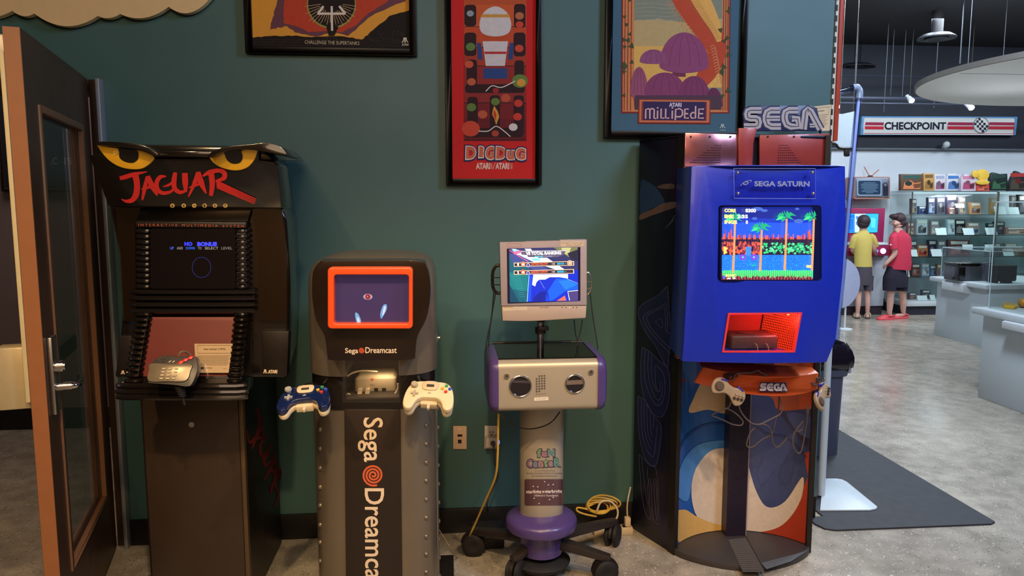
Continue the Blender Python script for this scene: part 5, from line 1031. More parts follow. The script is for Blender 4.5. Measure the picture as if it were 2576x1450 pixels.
# picture tube
bz = obj('tube_bezel', ring_slab(B(), rr(1811, 517, 2072, 708, 8), rr(1816, 521, 2048, 704, 8), PY(HY+.02), .02), mat('smoked_blue_bezel', (14, 22, 70), .12, coat=.4), s)
SY = PY(HY+.03); sc = obj('screen', slab(B(), rr(1813, 519, 2052, 706, 6), SY, .004), mat('crt_base_glass', (20, 30, 90), .2, emit=.15, noise=0), s)
ZS = Zm(1550, 250, 2.9); a = Art(off(SY, .0006), .00002)
P = lambda c, *p: a.poly(ZS(*p), c)
def rect(x0, y0, x1, y1, c): P(c, (x0, y0), (x1, y0), (x1, y1), (x0, y1))
rect(772, 778, 1437, 1310, (20, 44, 160)); P((16, 30, 120), (772, 778), (1437, 785), (1437, 880), (772, 860)); rect(772, 900, 1430, 1010, (28, 74, 210))
for x, y, r1, r2 in ((1030, 800, 40, 14), (1080, 812, 26, 10), (1320, 800, 16, 8), (1330, 890, 34, 16), (1010, 870, 20, 10)): a.ell(*ZS((x, y))[0], r1/2.9, r2/2.9, (60, 90, 170), n=12)
random.seed(11)
rect(768, 1015, 1432, 1140, (36, 18, 50))
for q in range(90):
    x = random.uniform(772, 1425); hgt = random.uniform(8, 46)*(1.7 if abs(x-815) < 25 or abs(x-1395) < 25 else 1); y = 1022
    P((210, 84, 60) if q % 3 else (150, 50, 60), (x-5, y), (x+5, y), (x+2, y-hgt), (x-3, y-hgt*.8))
for q in range(150):
    x = random.uniform(770, 1050); y = random.uniform(1046, 1130); P((196, 80, 60) if q % 3 else (110, 40, 60), (x-7, y+10), (x+7, y+10), (x+6, y-10), (x-6, y-12))
for q in range(130):
    x = random.uniform(1060, 1425); y = random.uniform(1050, 1125); P(((40, 190, 110), (20, 130, 90), (90, 230, 140))[q % 3], (x-10, y), (x, y+9), (x+10, y-2), (x+2, y-10))
rect(765, 1135, 1425, 1262, (24, 104, 200)); rect(940, 1076, 978, 1140, (50, 120, 220))
for q in range(240): x = random.uniform(768, 1420); y = random.uniform(1140, 1255); rect(x-4, y-1.5, x+4, y+1.5, ((60, 150, 230), (16, 70, 170))[q % 2])
rect(758, 1262, 1414, 1315, (90, 36, 60))
for q in range(60): x = 760+q*11; P((150, 60, 60) if q % 2 else (60, 20, 50), (x, 1290), (x+11, 1290), (x+11, 1313), (x, 1313))
for q in range(95):
    x = 765+q*6.9; b_ = 1290+random.uniform(-8, 10); P((30, 170, 80) if q % 2 else (90, 240, 130), (x, 1245+random.uniform(-5, 6)), (x+7, 1247), (x+6, b_), (x+1, b_+4))
for x, yt, yb, tx in ((855, 880, 1262, -15), (1048, 950, 1250, -12), (1228, 870, 1245, -14), (1425, 870, 1245, -14)):
    a.line(ZS((x, yt), (x+tx*.4, (yt+yb)/2), (x+tx, yb)), [4.8, 5, 5.6], (236, 150, 90), 6)
    n_ = 24
    for q in range(n_): t = q/n_; xx = x+tx*t; yy = yt+(yb-yt)*t; a.line(ZS((xx-6, yy), (xx+6, yy+5)), .9, (130, 50, 50))
    for ang, ln_ in ((200, 78), (165, 70), (135, 50), (100, 56), (60, 60), (20, 84), (-20, 62), (235, 60)):
        r = math.radians(ang); ex, ey = x-6+ln_*math.cos(r), yt-18-ln_*.55*math.sin(r)+16
        m1 = (x-6+ln_*.5*math.cos(r), yt-34-ln_*.5*math.sin(r)); 
        if ex > 1438: ex = 1438; m1 = (min(m1[0], 1436), m1[1])
        if ex < 772: ex = 774
        P((22, 150, 100) if ang % 40 else (60, 220, 120), (x-6, yt-8), (max(m1[0]-8, 774), max(m1[1], 782)), (ex, ey), (max(m1[0]+6, 776), m1[1]+26))
for x in (910, 990): 
    for q in range(6): r = q*math.pi/3; a.ell(*ZS((x+16*math.cos(r), 1150+16*math.sin(r)))[0], 3.4, 3.4, (110, 60, 190), n=8)
    a.ell(*ZS((x, 1150))[0], 2.6, 2.6, (60, 220, 190), n=8)
for q in range(9): r = math.radians(q*40); P((20, 160, 130), (985, 1215), (985+34*math.cos(r), 1212-30*abs(math.sin(r))), (985+10*math.cos(r+.4), 1216))
rect(1370, 1208, 1404, 1226, (240, 220, 120)); P((240, 200, 90), (770, 1070), (800, 1085), (785, 1100), (798, 1118), (770, 1130))
YE = (240, 226, 120); WH = (236, 240, 240)
for s1, s2, y in (('CORE', '8300', 812), ('IME', '2:35', 855), ('INGS', '0', 896)):
    w1 = {'CORE': 82, 'IME': 68, 'INGS': 92}[s1]; a.text(s1, ZS((776, y-15), (776+w1, y-13), (776+w1, y+13), (776, y+12)), YE, .05)
    x0 = {'8300': 928, '2:35': 868, '0': 930}[s2]; x1 = {'8300': 1004, '2:35': 946, '0': 946}[s2]; a.text(s2, ZS((x0, y-14), (x1, y-13), (x1, y+13), (x0, y+13)), WH, .04)
rect(764, 1284, 782, 1306, (70, 90, 210)); a.text('SONIC', ZS((784, 1274), (860, 1272), (860, 1290), (784, 1292)), YE, .05); a.text('x 3', ZS((792, 1296), (856, 1294), (856, 1308), (792, 1310)), WH, .04)
a.build('picture', printmat('tube_picture', .3, emit=1.9), sc)
lamp('AREA', HS(1930, 612)[0]+Vector((0, -.03, 0)), HS(1930, 612)[0]+Vector((0, -1, 0)), (.3, .5, 1), 1.5, .3, name='screen_light')
# SEGA outlines and arcs on the left side
SPn = (Lb-Lc).cross(Vector((0, 0, 1))); SS = PL(Lc, SPn)
a = Art(SS, .00004); LN = (92, 92, 140); FL = (26, 26, 74)
Z2 = Zm(1550, 700, 2.9); Zb = Zm(1550, 1050, 3.626); Zr = Zm(1590, 450, 2.9)
a.poly(cr(Zr((65, 20), (110, 22), (170, 60), (220, 130), (232, 185), (140, 215), (60, 262)), 4, True), (38, 60, 104)); a.poly(cr(Zr((60, 300), (60, 262), (140, 225), (230, 180), (320, 170), (320, 205), (240, 235), (140, 270)), 4, True), (110, 84, 76)); a.poly(cr(Zr((180, 62), (230, 40), (300, 38), (308, 70), (240, 74)), 4, True), (96, 72, 64)); a.line(Zr((312, 262), (290, 310), (240, 362)), [1, 3, 1], (96, 78, 76), 5)
segs = [Z2((375, 58), (300, 130), (200, 185), (163, 240), (175, 310), (220, 400), (290, 500), (330, 580), (375, 655), (385, 560), (402, 415), (388, 250), (375, 58)),
        Z2((362, 185), (290, 225), (215, 262), (200, 300), (235, 370), (300, 450), (395, 552)), Z2((350, 212), (280, 245), (232, 272), (225, 300), (260, 370), (330, 450), (400, 520)), Z2((362, 185), (375, 290), (372, 380)), Z2((350, 212), (362, 300), (362, 378), (402, 412)), Z2((285, 320), (330, 295), (335, 365), (285, 320)),
        Z2((190, 505), (250, 540), (310, 600), (375, 655), (392, 750), (388, 850), (370, 950), (330, 1015), (270, 990), (215, 900), (185, 790), (180, 650), (190, 505)),
        Z2((215, 520), (205, 640), (215, 760), (260, 880), (300, 930), (340, 900), (358, 800), (345, 700), (290, 640), (285, 700), (292, 790), (315, 832), (325, 760)), Z2((240, 540), (232, 650), (245, 760), (275, 850), (305, 890), (332, 860), (340, 780)), Z2((262, 555), (258, 660), (268, 760), (300, 830)),
        Z2((160, 860), (215, 900), (270, 1000), (328, 1075), (322, 1200), (300, 1340), (270, 1375), (215, 1320), (175, 1180), (160, 1020), (160, 860)),
        Z2((185, 885), (185, 1040), (200, 1180), (240, 1280), (275, 1300), (290, 1200), (300, 1075)), Z2((205, 905), (205, 1050), (222, 1170), (255, 1250)), Z2((225, 935), (228, 1060), (240, 1160), (265, 1200)), Z2((250, 965), (252, 1080), (262, 1160)), Z2((275, 1010), (272, 1100)),
        Zb((210, 340), (255, 380), (310, 440), (355, 450), (380, 560), (385, 700), (392, 850), (395, 968), (350, 950), (330, 860), (325, 700), (315, 570), (290, 620), (300, 780), (320, 900), (300, 930), (262, 850), (235, 700), (220, 520), (210, 340)),
        Zb((235, 370), (250, 520), (270, 680), (295, 800), (310, 740), (300, 600), (285, 520), (290, 460)), Zb((345, 560), (350, 700), (362, 850), (375, 950)), Zb((365, 560), (372, 720), (384, 940))]
for q in (0, 6, 10, 15): a.poly(cr(segs[q][:-1], 3, True), FL)
for sgm in segs: a.line(sgm, .9, LN, 4)
a.build('side_lettering', VINYL, s)
# orange pad holder
c_top = cr([(1782, 932), (1840, 941), (1900, 946), (1960, 948), (2020, 949), (2080, 949)], 4); c_bot = cr([(2078, 990), (2020, 997), (1960, 998), (1890, 994), (1830, 986), (1762, 975)], 4)
HB = lambda px, py: ((lambda X: (X[0]+Vector((0, .07*((px-1925)/160)**2, 0)), X[1]))(PY(2.74)(px, py)))
OH = mat('orange_holder_plastic', (218, 92, 40), .32, coat=.15)
obj('pad_holder', slab(B(), [tuple(p) for p in c_top+c_bot], HB, .012), OH, s, bev=.003)
bm = B(); tp = [HB(*p)[0] for p in c_top]; loft(bm, [tp, [p+Vector((0, .06, .012)) for p in tp], [p+Vector((0, .06, .004)) for p in tp], [p+Vector((0, 0, -.006)) for p in tp]], close=True, cap=False); obj('holder_shelf', bm, OH, s, bev=.001)
obj('holder_arm', extr(B(), [aY(x, y, 2.80) for x, y in ((1870, 932), (1925, 930), (1950, 946), (1880, 946))], (0, yC-2.80+.01, 0)), OH, s, bev=.003)
a = Art(off(HB, .0006), .00004); a.poly([(1912, 962), (1980, 964), (1984, 988), (1909, 985)], (58, 44, 96)); sega(a, ((1913, 964), (1978, 966), (1982, 986), (1911, 984)), (214, 206, 206), (90, 80, 120), (58, 44, 96), .28); a.build('holder_badge', VINYL, s)
def sat_pad(label, loc, tilt, roll, yaw):
    g = thing('game_pad', label, 'game controller', tuple(loc)); M = frame_mat(Vector(loc), tilt, roll, yaw)
    out = [(v.x, v.y) for v in cr([(-.070, .012), (-.058, .030), (-.035, .036), (-.012, .026), (.014, .024), (.036, .034), (.058, .028), (.070, .008), (.068, -.020), (.050, -.036), (.032, -.030), (.012, -.016), (-.012, -.014), (-.034, -.028), (-.054, -.034), (-.069, -.016)], 4, True)]
    PC = mat('warm_grey_pad_plastic', (156, 136, 112), .35, noise=.05)
    obj('pad_body', lslab(B(), out, -.008, .008, M), PC, g, bev=.005, seg=3)
    for s_ in (-1, 1): bm = B(); lslab(bm, [(s_*.050, .031), (s_*.024, .036), (s_*.020, .030), (s_*.05, .024)][::s_], -.006, .0095, M); obj('shoulder_button', bm, mat('blue_violet_button', (52, 46, 140), .3), g, bev=.001)
    bm = B(); lcyl(bm, -.043, 0, .008, .010, .019, M, n=24); lcyl(bm, -.043, 0, .010, .014, .014, M, n=24); obj('direction_pad', bm, mat('dark_taupe_dpad', (92, 78, 68), .35), g, smooth=True)
    for q in range(3):
        bm = B(); lcyl(bm, .030+q*.014, -.012+q*.004, .008, .014, .0058, M, .005); obj('round_button', bm, mat('dark_brown_button', (64, 52, 46), .25), g, smooth=True)
        bm = B(); lcyl(bm, .030+q*.013, .005+q*.003, .008, .013, .0042, M, .0036); obj('round_button', bm, mat('pale_tan_button', (176, 158, 132), .25), g, smooth=True)
    return g
g1_ = sat_pad('warm grey six-button game controller tilted at the left end of the orange holder', aY(1832, 985, 2.69), 8, -30, 0)
g2_ = sat_pad('warm grey six-button game controller turned sideways at the right end of the orange holder', aY(2068, 997, 2.73), 22, 22, 40)
WC = mat('taupe_cable', (96, 82, 76), .45)
ZC = Zm(1770, 900, 5.8)
def crd(g, Y, *p, r=.0028): return cable('pad_cord', [aY(x, y, Y) for x, y in ZC(*p)], r, WC, g)
crd(g1_, 2.80, (400, 650), (360, 730), (220, 790), (120, 840), (180, 870), (300, 920), (420, 975), (540, 990), (575, 940), (520, 860), (430, 790), (340, 740))
crd(g1_, 2.79, (515, 690), (540, 780), (620, 890), (720, 965), (820, 975), (880, 950), (1000, 890), (1110, 830), (1145, 760), (1140, 680), (1100, 570))
crd(g1_, 2.72, (410, 360), (440, 300), (480, 240), (560, 226), (700, 220), (790, 188), (840, 220), (930, 262)); bm = B()
for q in range(4): c0 = aY(*ZC((360+q*22, 275))[0], 2.73); tube(bm, [c0+Vector((.018*math.cos(t), .01*math.sin(t), .010*math.sin(t+q*.4))) for t in [2*math.pi*i/20 for i in range(21)]], .0026, 6)
obj('cord_bundle', bm, mat('dark_cable', (54, 42, 42), .45), g1_, smooth=True)
crd(g2_, 2.83, (1545, 720), (1520, 820), (1500, 960), (1480, 1080), (1450, 1260), (1420, 1370), (1380, 1398), (1330, 1340), (1300, 1240), (1310, 1140), (1360, 1040), (1450, 930))
crd(g2_, 2.84, (1510, 700), (1500, 880), (1480, 1010), (1420, 1060), (1360, 1085)); crd(g2_, 2.85, (810, 970), (900, 980), (970, 1030), (995, 1120), (1010, 1230), (1050, 1300), (1100, 1300), (1170, 1230), (1220, 1160))
crd(g2_, 2.86, (1100, 580), (1095, 720), (1060, 880), (1010, 1080), (980, 1130), (850, 1200), (740, 1290), (680, 1310), (630, 1290), (640, 1200), (680, 1100), (740, 1030)); bm = B()
for q in range(4): c0 = aY(*ZC((1620+q*26, 350))[0], 2.79); tube(bm, [c0+Vector((.017*math.cos(t), .01*math.sin(t), .012*math.sin(t+q*.5))) for t in [2*math.pi*i/20 for i in range(21)]], .0024, 6)
obj('cord_bundle', bm, mat('dark_cable', (54, 42, 42)), g2_, smooth=True)
# ================================================================ THE BRIGHT ROOM BEHIND
mt = obj('floor_mat', extr(B(), [(1.70, 3.17, 0), (1.72, 3.12, 0), (1.76, 3.10, 0), (2.52, 3.10, 0), (2.555, 3.12, 0), (2.57, 4.9, 0), (1.78, 4.9, 0), (1.78, 3.247, 0), (1.70, 3.247, 0)], (0, 0, .008)), mat('charcoal_mat', (52, 54, 60), .7, noise=.15, scale=20, bump=.3), at=(2.1, 3.9, 0))
tag(mt, 'charcoal rubber floor mat lying on the polished concrete right of the tall blue cabinet', 'mat')
PW = mat('powder_white_metal', (190, 204, 214), .4)
sn = thing('sign_stand', 'pale metal post on a white rounded base plate standing on the charcoal mat', 'stand', tuple(aZ(2066, 1246, .008)))
bp_ = [aZ(x, y, .008) for x, y in ((2054, 1288), (2188, 1287), (2204, 1284), (2207, 1279), (2130, 1216), (2118, 1210), (2104, 1208), (2070, 1208))]
obj('base_plate', extr(B(), [Vector((max(p.x, 1.79), p.y, .0085)) for p in bp_], (0, 0, .008)), PW, sn, bev=.002)
pb = aZ(2066, 1246, .016); obj('post', tube(B(), [pb, (pb.x, pb.y, 1.25)], .0175, 24), PW, sn, smooth=True)
obj('sign_holder', box(B(), pb.x-.11, pb.x+.03, pb.y-.02, pb.y+.02, 1.2, 1.42), PW, sn, bev=.004)
# waste bin
bn = thing('waste_bin', 'slim grey waste bin with a black liner bag on the charcoal mat', 'waste bin', (2.16, 4.2, .008))
GB = mat('slate_grey_bin', (74, 80, 104), .4)
zr = aY(2110, 935, 4.05).z; xL, xR = aY(2076, 1140, 4.08).x, aY(2108, 1140, 4.08).x; xL -= .12; xT = aY(2124, 940, 4.05).x
obj('bin_body', loft(B(), [rrow(xL, xR, 4.06, 4.50, .0085, .04), rrow(xL-.02, (xR+xT)/2, 4.04, 4.53, zr*.55, .045), rrow(xL-.04, xT, 4.02, 4.56, zr, .05)]), GB, bn, smooth=True)
xH = aY(2138, 932, 4.0).x
obj('rim', loft(B(), [rrow(xL-.05, xT+.01, 4.0, 4.57, zr-.02, .05), rrow(xL-.055, xT+.018, 3.99, 4.58, zr+.02, .05)]), GB, bn, smooth=True)
bm = B(); tube(bm, cr([(xT, 4.02, zr+.03), (xT-.02, 3.99, zr+.10), (xT, 4.0, zr+.02), (xH-.01, 3.985, zr+.015), (xH+.005, 4.05, zr+.03), (xH, 4.3, zr+.03)], 4), .009, 8); obj('rim_handle', bm, mat('pale_grey_bin_rim', (150, 152, 168), .35), bn, smooth=True)
bm = B(); random.seed(5); rws = []
for j, (z, e_) in enumerate(((zr+.022, .012), (zr+.035, .022), (zr+.06, .026), (zr+.09, .022), (zr+.12, .016), (zr+.15, .004), (zr+.165, -.012), (zr+.15, -.03), (zr+.06, -.05))):
    r0 = rrow(xL-.05-e_, xT+.012+e_, 4.0-e_, 4.57+e_, z, .06, 9); rws.append([p+Vector((random.uniform(-.007, .007), random.uniform(-.007, .007), random.uniform(-.009, .009))) if j else p for p in r0])
loft(bm, rws); obj('liner_bag', bm, mat('black_liner_film', (24, 20, 30), .15, coat=.5), bn, smooth=True)
# acrylic pipe frame and hanging white panel
pf = thing('pipe_frame', 'tall clear blue-tinted pipe bent at the top beside the edge of the green wall', 'pipe', tuple(aY(2120, 760, 4.9)))
ACR = glass('blue_tinted_tube', (150, 175, 240), .5, .08, .9); p5 = lambda x, y: aY(x, y, 4.9)
foot = p5(2135, 520); d_ = (p5(2135, 520)-p5(2160, 250)); foot2 = foot+d_*((.0-foot.z)/d_.z)
BASE['pipe_frame'] = foot2; pf.location = foot2
obj('upright_tube', tube(B(), [foot2, p5(2160, 244)], .021, 16), ACR, pf, smooth=True)
obj('elbow', tube(B(), cr([p5(2160, 248), p5(2161, 232), p5(2156, 222), p5(2144, 222)], 5), .026, 16), mat('grey_elbow', (120, 134, 160), .2, .3), pf, smooth=True)
obj('top_tube', tube(B(), [p5(2148, 222), p5(2050, 248)], .021, 16), ACR, pf, smooth=True)
obj('inner_rod', tube(B(), [foot2, p5(2160, 246)], .012, 10), mat('pale_blue_rod', (186, 198, 228), .3), pf, smooth=True)
obj('rear_upright', tube(B(), [p5(2050, 248), (p5(2050, 248).x, 4.9, 0)], .021, 16), ACR, pf, smooth=True)
pn = thing('hanging_panel', 'white hanging panel with a black lower edge seen behind the blue-tinted pipe', 'panel', tuple(aY(2125, 372, 6.2)))
obj('panel_sheet', slab(B(), [(2085, 288), (2106, 286), (2119, 287), (2150, 280), (2144, 372), (2112, 372), (2102, 362), (2085, 358)], PY(6.2), .02), mat('white_panel_sheet', (176, 190, 200), .5), pn)
obj('lower_edge', tube(B(), cr([aY(2085, 359, 6.19), aY(2102, 363, 6.19), aY(2112, 373, 6.19), aY(2146, 373, 6.19)], 4), .012, 8), BLKM, pn, smooth=True)
obj('hook_tab', slab(B(), rr(2125, 376, 2138, 394, 4), PY(6.18), .02), BLKM, pn, bev=.002)
bm = B()
for x in (2112, 2146): tube(bm, [aY(x, 284, 6.21), Vector((aY(x, 284, 6.21).x, 6.21, 3.6))], .003, 5)
obj('hanger_wire', bm, STEEL, pn)
# ceiling things
def diffuser(px, py, z, R0, label):
    c = aZ(px, py, z); t = thing('ceiling_diffuser', label, 'air vent', (c.x, c.y, z)); t['group'] = 'round black ceiling diffusers'
    bm = B(); lathe(bm, (c.x, c.y, z), [(R0*.7, .05), (R0, .012), (R0*.97, 0), (R0*.8, .02), (R0*.3, .03)], 32); obj('outer_ring', bm, mat('grey_black_diffuser', (34, 37, 43), .5), t, smooth=True)
    bm = B(); lathe(bm, (c.x, c.y, z-.01), [(R0*.6, .03), (R0*.62, .0), (R0*.5, .012), (R0*.2, .03)], 32); obj('inner_cone', bm, mat('grey_black_diffuser', (52, 56, 64)), t, smooth=True)
    obj('duct_neck', tube(B(), [(c.x, c.y, z+.05), (c.x, c.y, 3.6)], R0*.3, 20), mat('black_duct', (20, 21, 25), .7), t, smooth=True)
diffuser(2356, 98, 3.3, .20, 'round black ceiling diffuser above the white ceiling disc')
diffuser(2150, 172, 3.3, .26, 'round black ceiling diffuser near the top of the blue-tinted pipe')
A_, B_, C_ = aZ(2313, 218, 2.5), aZ(2576, 146, 2.5), aZ(2500, 266, 2.5)
ax_, ay_, bx_, by_, cx_, cy_ = A_.x, A_.y, B_.x, B_.y, C_.x, C_.y; D_ = 2*(ax_*(by_-cy_)+bx_*(cy_-ay_)+cx_*(ay_-by_))
ux = ((ax_**2+ay_**2)*(by_-cy_)+(bx_**2+by_**2)*(cy_-ay_)+(cx_**2+cy_**2)*(ay_-by_))/D_; uy = ((ax_**2+ay_**2)*(cx_-bx_)+(bx_**2+by_**2)*(ax_-cx_)+(cx_**2+cy_**2)*(bx_-ax_))/D_
Rd = math.hypot(ax_-ux, ay_-uy)
dk = thing('ceiling_disc', 'large white round panel hung below the black ceiling at upper right', 'ceiling panel', (ux, uy, 2.5))
bm = B(); lathe(bm, (ux, uy, 2.5), [(Rd*.5, 0), (Rd, 0), (Rd, .035), (Rd*.5, .035)], 96); obj('disc', bm, mat('white_disc_panel', (238, 238, 234), .6), dk)
obj('disc_edge', loft(B(), [[Vector((ux+r*math.cos(t), uy+r*math.sin(t), z)) for t in [2*math.pi*i/96 for i in range(96)]] for r, z in ((Rd+.001, 2.503), (Rd+.012, 2.503), (Rd+.012, 2.545), (Rd+.001, 2.545))], close=True), mat('grey_disc_edge', (110, 108, 104), .6), dk)
obj('seam', box(B(), ux-Rd*.97, ux+Rd*.97, uy+.1, uy+.106, 2.4985, 2.5), mat('grey_disc_edge', (110, 108, 104)), dk)
for i in range(8): t = i*math.pi/4+.3; obj('hanger_wire', tube(B(), [(ux+Rd*.8*math.cos(t), uy+Rd*.8*math.sin(t), 2.53), (ux+Rd*.8*math.cos(t), uy+Rd*.8*math.sin(t), 3.6)], .003, 5), mat('grey_steel_rod', (50, 56, 66), .5, .2), dk)
for i, (y0_, z_, rr0) in enumerate(((8.9, aY(2300, 250, 8.9).z, .03), (8.6, aY(2300, 262, 8.6).z, .014), (9.3, aY(2300, 192, 9.3).z, .012))):
    r_ = obj('ceiling_pipe', tube(B(), [(3.2, y0_, z_), (12.8, y0_, z_)], rr0, 8), mat('dark_grey_pipe', (52, 58, 72), .4, .3), smooth=True)
    tag(r_, ('thick dark pipe running across under the black ceiling', 'thin dark pipe just below the thick ceiling pipe', 'thin dark pipe highest under the black ceiling')[i], 'pipe')
for i, (x, y0, y1, Y) in enumerate(((2152, 150, 215, 8.6), (2223, 222, 282, 8.6), (2268, 190, 262, 8.9), (2349, 110, 272, 8.6), (2415, 0, 160, 7.2), (2240, 222, 240, 8.9))):
    a0 = aY(x, y1, Y); t = obj('ceiling_rod', tube(B(), [a0, (a0.x, a0.y, 3.6)], .006, 6), mat('grey_steel_rod', (50, 56, 66), .5, .2), smooth=True)
    tag(t, 'thin steel rod hanging from the black ceiling', 'rod', 'steel rods hanging from the ceiling')
def spot_lamp(px, py, Y, label, e=14):
    c = aY(px, py, Y); t = thing('track_lamp', label, 'lamp', tuple(c)); t['group'] = 'small ceiling spotlights'
    obj('lamp_head', tube(B(), [c+Vector((0, .02, .02)), c+Vector((0, .12, .09))], .035, 16, r2=.028), mat('white_lamp_head', (180, 186, 192), .4), t, smooth=True)
    obj('lens', tube(B(), [c+Vector((0, .017, .017)), c+Vector((0, .02, .02))], .030, 16), mat('lit_lens', (235, 242, 255), .3, emit=e), t)
    obj('stem', tube(B(), [c+Vector((0, .07, .05)), Vector((c.x, c.y+.07, 3.6))], .006, 6), BLKM, t)
lamp('SPOT', (ux-.9, uy+1.1, 1.95), (ux-.6, uy-.2, 2.5), (.86, .93, 1), 16, .5, 160, 1, name='added_uplight')  # added unseen spot brightening the underside of the disc, no fixture here
spot_lamp(2447, 276, 8.3, 'small bright ceiling spotlight above the checkpoint sign emblem', 30)
spot_lamp(2108, 274, 8.3, 'small bright ceiling spotlight beside the orange wall edge', 24)
spot_lamp(2296, 258, 8.8, 'small dim ceiling spotlight on the ceiling pipes', 1.5)
cmr = aY(2381, 364, FY-.16); t = thing('dome_camera', 'small white dome camera under the checkpoint sign', 'camera', tuple(cmr))
bm = B(); ball(bm, cmr, .045, n=14, m=8); obj('dome', bm, mat('white_lamp_head', (180, 186, 192)), t, smooth=True)
bm = B(); tube(bm, [cmr+Vector((.02, .0, -.02)), Vector((cmr.x+.03, FY-.05, cmr.z-.03))], .02, 10); obj('bracket', bm, mat('white_lamp_head', (180, 186, 192)), t, smooth=True)
# CHECKPOINT sign
zc0 = Zm(2076, 0, 3.452); SY_ = FY-.13
ck = thing('checkpoint_sign', 'x', 'sign', tuple(aY(2362, 338, SY_))); ck.name = 'wall_sign'; BASE['wall_sign'] = BASE['checkpoint_sign']; ck['label'] = 'long white CHECKPOINT sign with red stripes and a chequered disc on the dark upper wall'
obj('sign_box', slab(B(), zc0((320, 1010), (1672, 1014), (1655, 1174), (305, 1172)), PY(SY_), .075), mat('sky_blue_sign_case', (86, 140, 186), .4), ck, bev=.004)
a = Art(PY(SY_-.002), .0004); P = lambda c, *p: a.poly(zc0(*p), c)
P((206, 208, 206), *[(v[0], v[1]) for v in ((345, 1024), (1635, 1028), (1645, 1040), (1632, 1174), (330, 1168), (335, 1036))]); P((168, 60, 80), (335, 1155), (1640, 1160), (1640, 1166), (334, 1161)); P((168, 60, 80), (1640, 1060), (1646, 1060), (1636, 1172), (1630, 1172))
for x0, x1 in ((342, 508), (1058, 1290), (1415, 1640)):
    P((150, 40, 72), (x0+10, 1062), (x1, 1064), (x1, 1090), (x0, 1088)); P((186, 44, 60), (x0, 1096), (x1, 1098), (x1-2, 1126), (x0+2, 1124))
a.text('CHECKPOINT', zc0((514, 1060), (1050, 1062), (1046, 1126), (512, 1128)), (24, 28, 48), .035)
cx_, cy_ = zc0((1352, 1088))[0]; a.ell(cx_, cy_, 20, 21, (120, 124, 134)).ell(cx_, cy_, 17.5, 18.5, (212, 214, 214))
for i in range(-3, 3):
    for j in range(-3, 3):
        if (i+j) % 2 == 0 and math.hypot(i+.5, j+.5) < 2.9: a.rect(cx_+i*5.6+j*.5, cy_+j*6, cx_+(i+1)*5.6+j*.5, cy_+(j+1)*6, (30, 34, 48))
a.build('sign_face', PRINT, ck)
# old television on the wall
tv = thing('television', 'old boxy television with a V antenna mounted on the white far wall', 'television', tuple(aY(2194, 498, FY-.25)))
obj('case', slab(B(), rr(2152, 447, 2237, 497, 3), PY(FY-.25), .25), mat('silver_tv_case', (120, 132, 150), .35, .3), tv, bev=.01)
obj('wood_shell', ring_slab(B(), rr(2149, 445, 2239, 501, 4), rr(2153, 449, 2235, 496, 3), PY(FY-.235), .22), mat('copper_tv_shell', (176, 124, 110), .4), tv)
a = Art(PY(FY-.262), .0004); a.poly(rr(2156, 452, 2218, 493, 4), (150, 166, 184)); a.poly(rr(2159, 455, 2215, 490, 4), (40, 62, 88)); a.rect(2222, 468, 2234, 492, (40, 46, 66)); a.ell(2227, 465, 6, 6, (60, 66, 84)).ell(2227, 465, 3, 3, (120, 128, 140))
for q in range(9): w_ = (30, 40, 46, 38, 44, 30, 36, 42, 20)[q]; a.line([(2187-w_/2, 460+q*3.2), (2187+w_/2, 460+q*3.2)], 1, (130, 160, 186))
a.build('screen_and_dial', VINYL, tv)
an0 = aY(2189, 446, FY-.15); bm = B(); ball(bm, an0, .045, .03, .025, n=12, m=6); obj('antenna_base', bm, BLKM, tv, smooth=True)
obj('antenna_rod', tube(B(), [an0, aY(2211, 427, FY-.17)], .008, 6), mat('copper_tv_shell', (176, 124, 110)), tv, smooth=True); obj('antenna_rod', tube(B(), [an0, aY(2174, 420, FY-.12)], .008, 6), mat('copper_tv_shell', (176, 124, 110)), tv, smooth=True)
# touch kiosk
MG = mat('magenta_kiosk_panel', (150, 36, 84), .4); kk = thing('game_kiosk', 'white and magenta game kiosk with a lit blue screen behind the two children', 'game kiosk', tuple(aY(2180, 772, 9.6)))
BASE['game_kiosk'] = Vector((kk.location.x, 9.6, 0)); kk.location = BASE['game_kiosk']
KY = 9.5
obj('screen_panel', slab(B(), [(2110, 523), (2228, 524), (2222, 613), (2110, 614)], PY(KY), .2), MG, kk, bev=.01)
sc = obj('screen', slab(B(), [(2112, 537), (2211, 537), (2208, 586), (2112, 587)], PY(KY-.004), .01), mat('lit_panel_base', (40, 40, 70)), kk)
a = Art(PY(KY-.006), .0004); a.poly([(2112, 538), (2210, 538), (2207, 585), (2112, 586)], (50, 190, 250)); a.rect(2112, 540, 2152, 584, (20, 120, 220)); a.rect(2150, 538, 2178, 585, (200, 235, 250)); a.rect(2153, 544, 2160, 552, (90, 150, 220)); a.rect(2153, 558, 2162, 566, (120, 120, 180))
a.poly([(2190, 545), (2204, 550), (2202, 575), (2190, 572)], (90, 220, 255)).line([(2190, 545), (2204, 550), (2202, 575), (2190, 572)], .8, (20, 140, 220), closed=True).line([(2123, 550), (2148, 550), (2148, 580), (2123, 580)], .8, (120, 200, 250), closed=True); a.build('picture', printmat('kiosk_picture', .3, emit=1.3), sc)
k0, k1 = aY(2110, 640, 9.3).x, aY(2234, 620, 9.3).x; zs = aY(2220, 616, 9.35).z
obj('control_shelf', box(B(), k0, k1-.03, 9.25, 9.6, zs, zs+.03), WHT, kk, bev=.006)
ap = obj('apron', box(B(), k0+.01, k1, 9.26, 9.55, zs-.14, zs-.001), MG, kk, bev=.006)
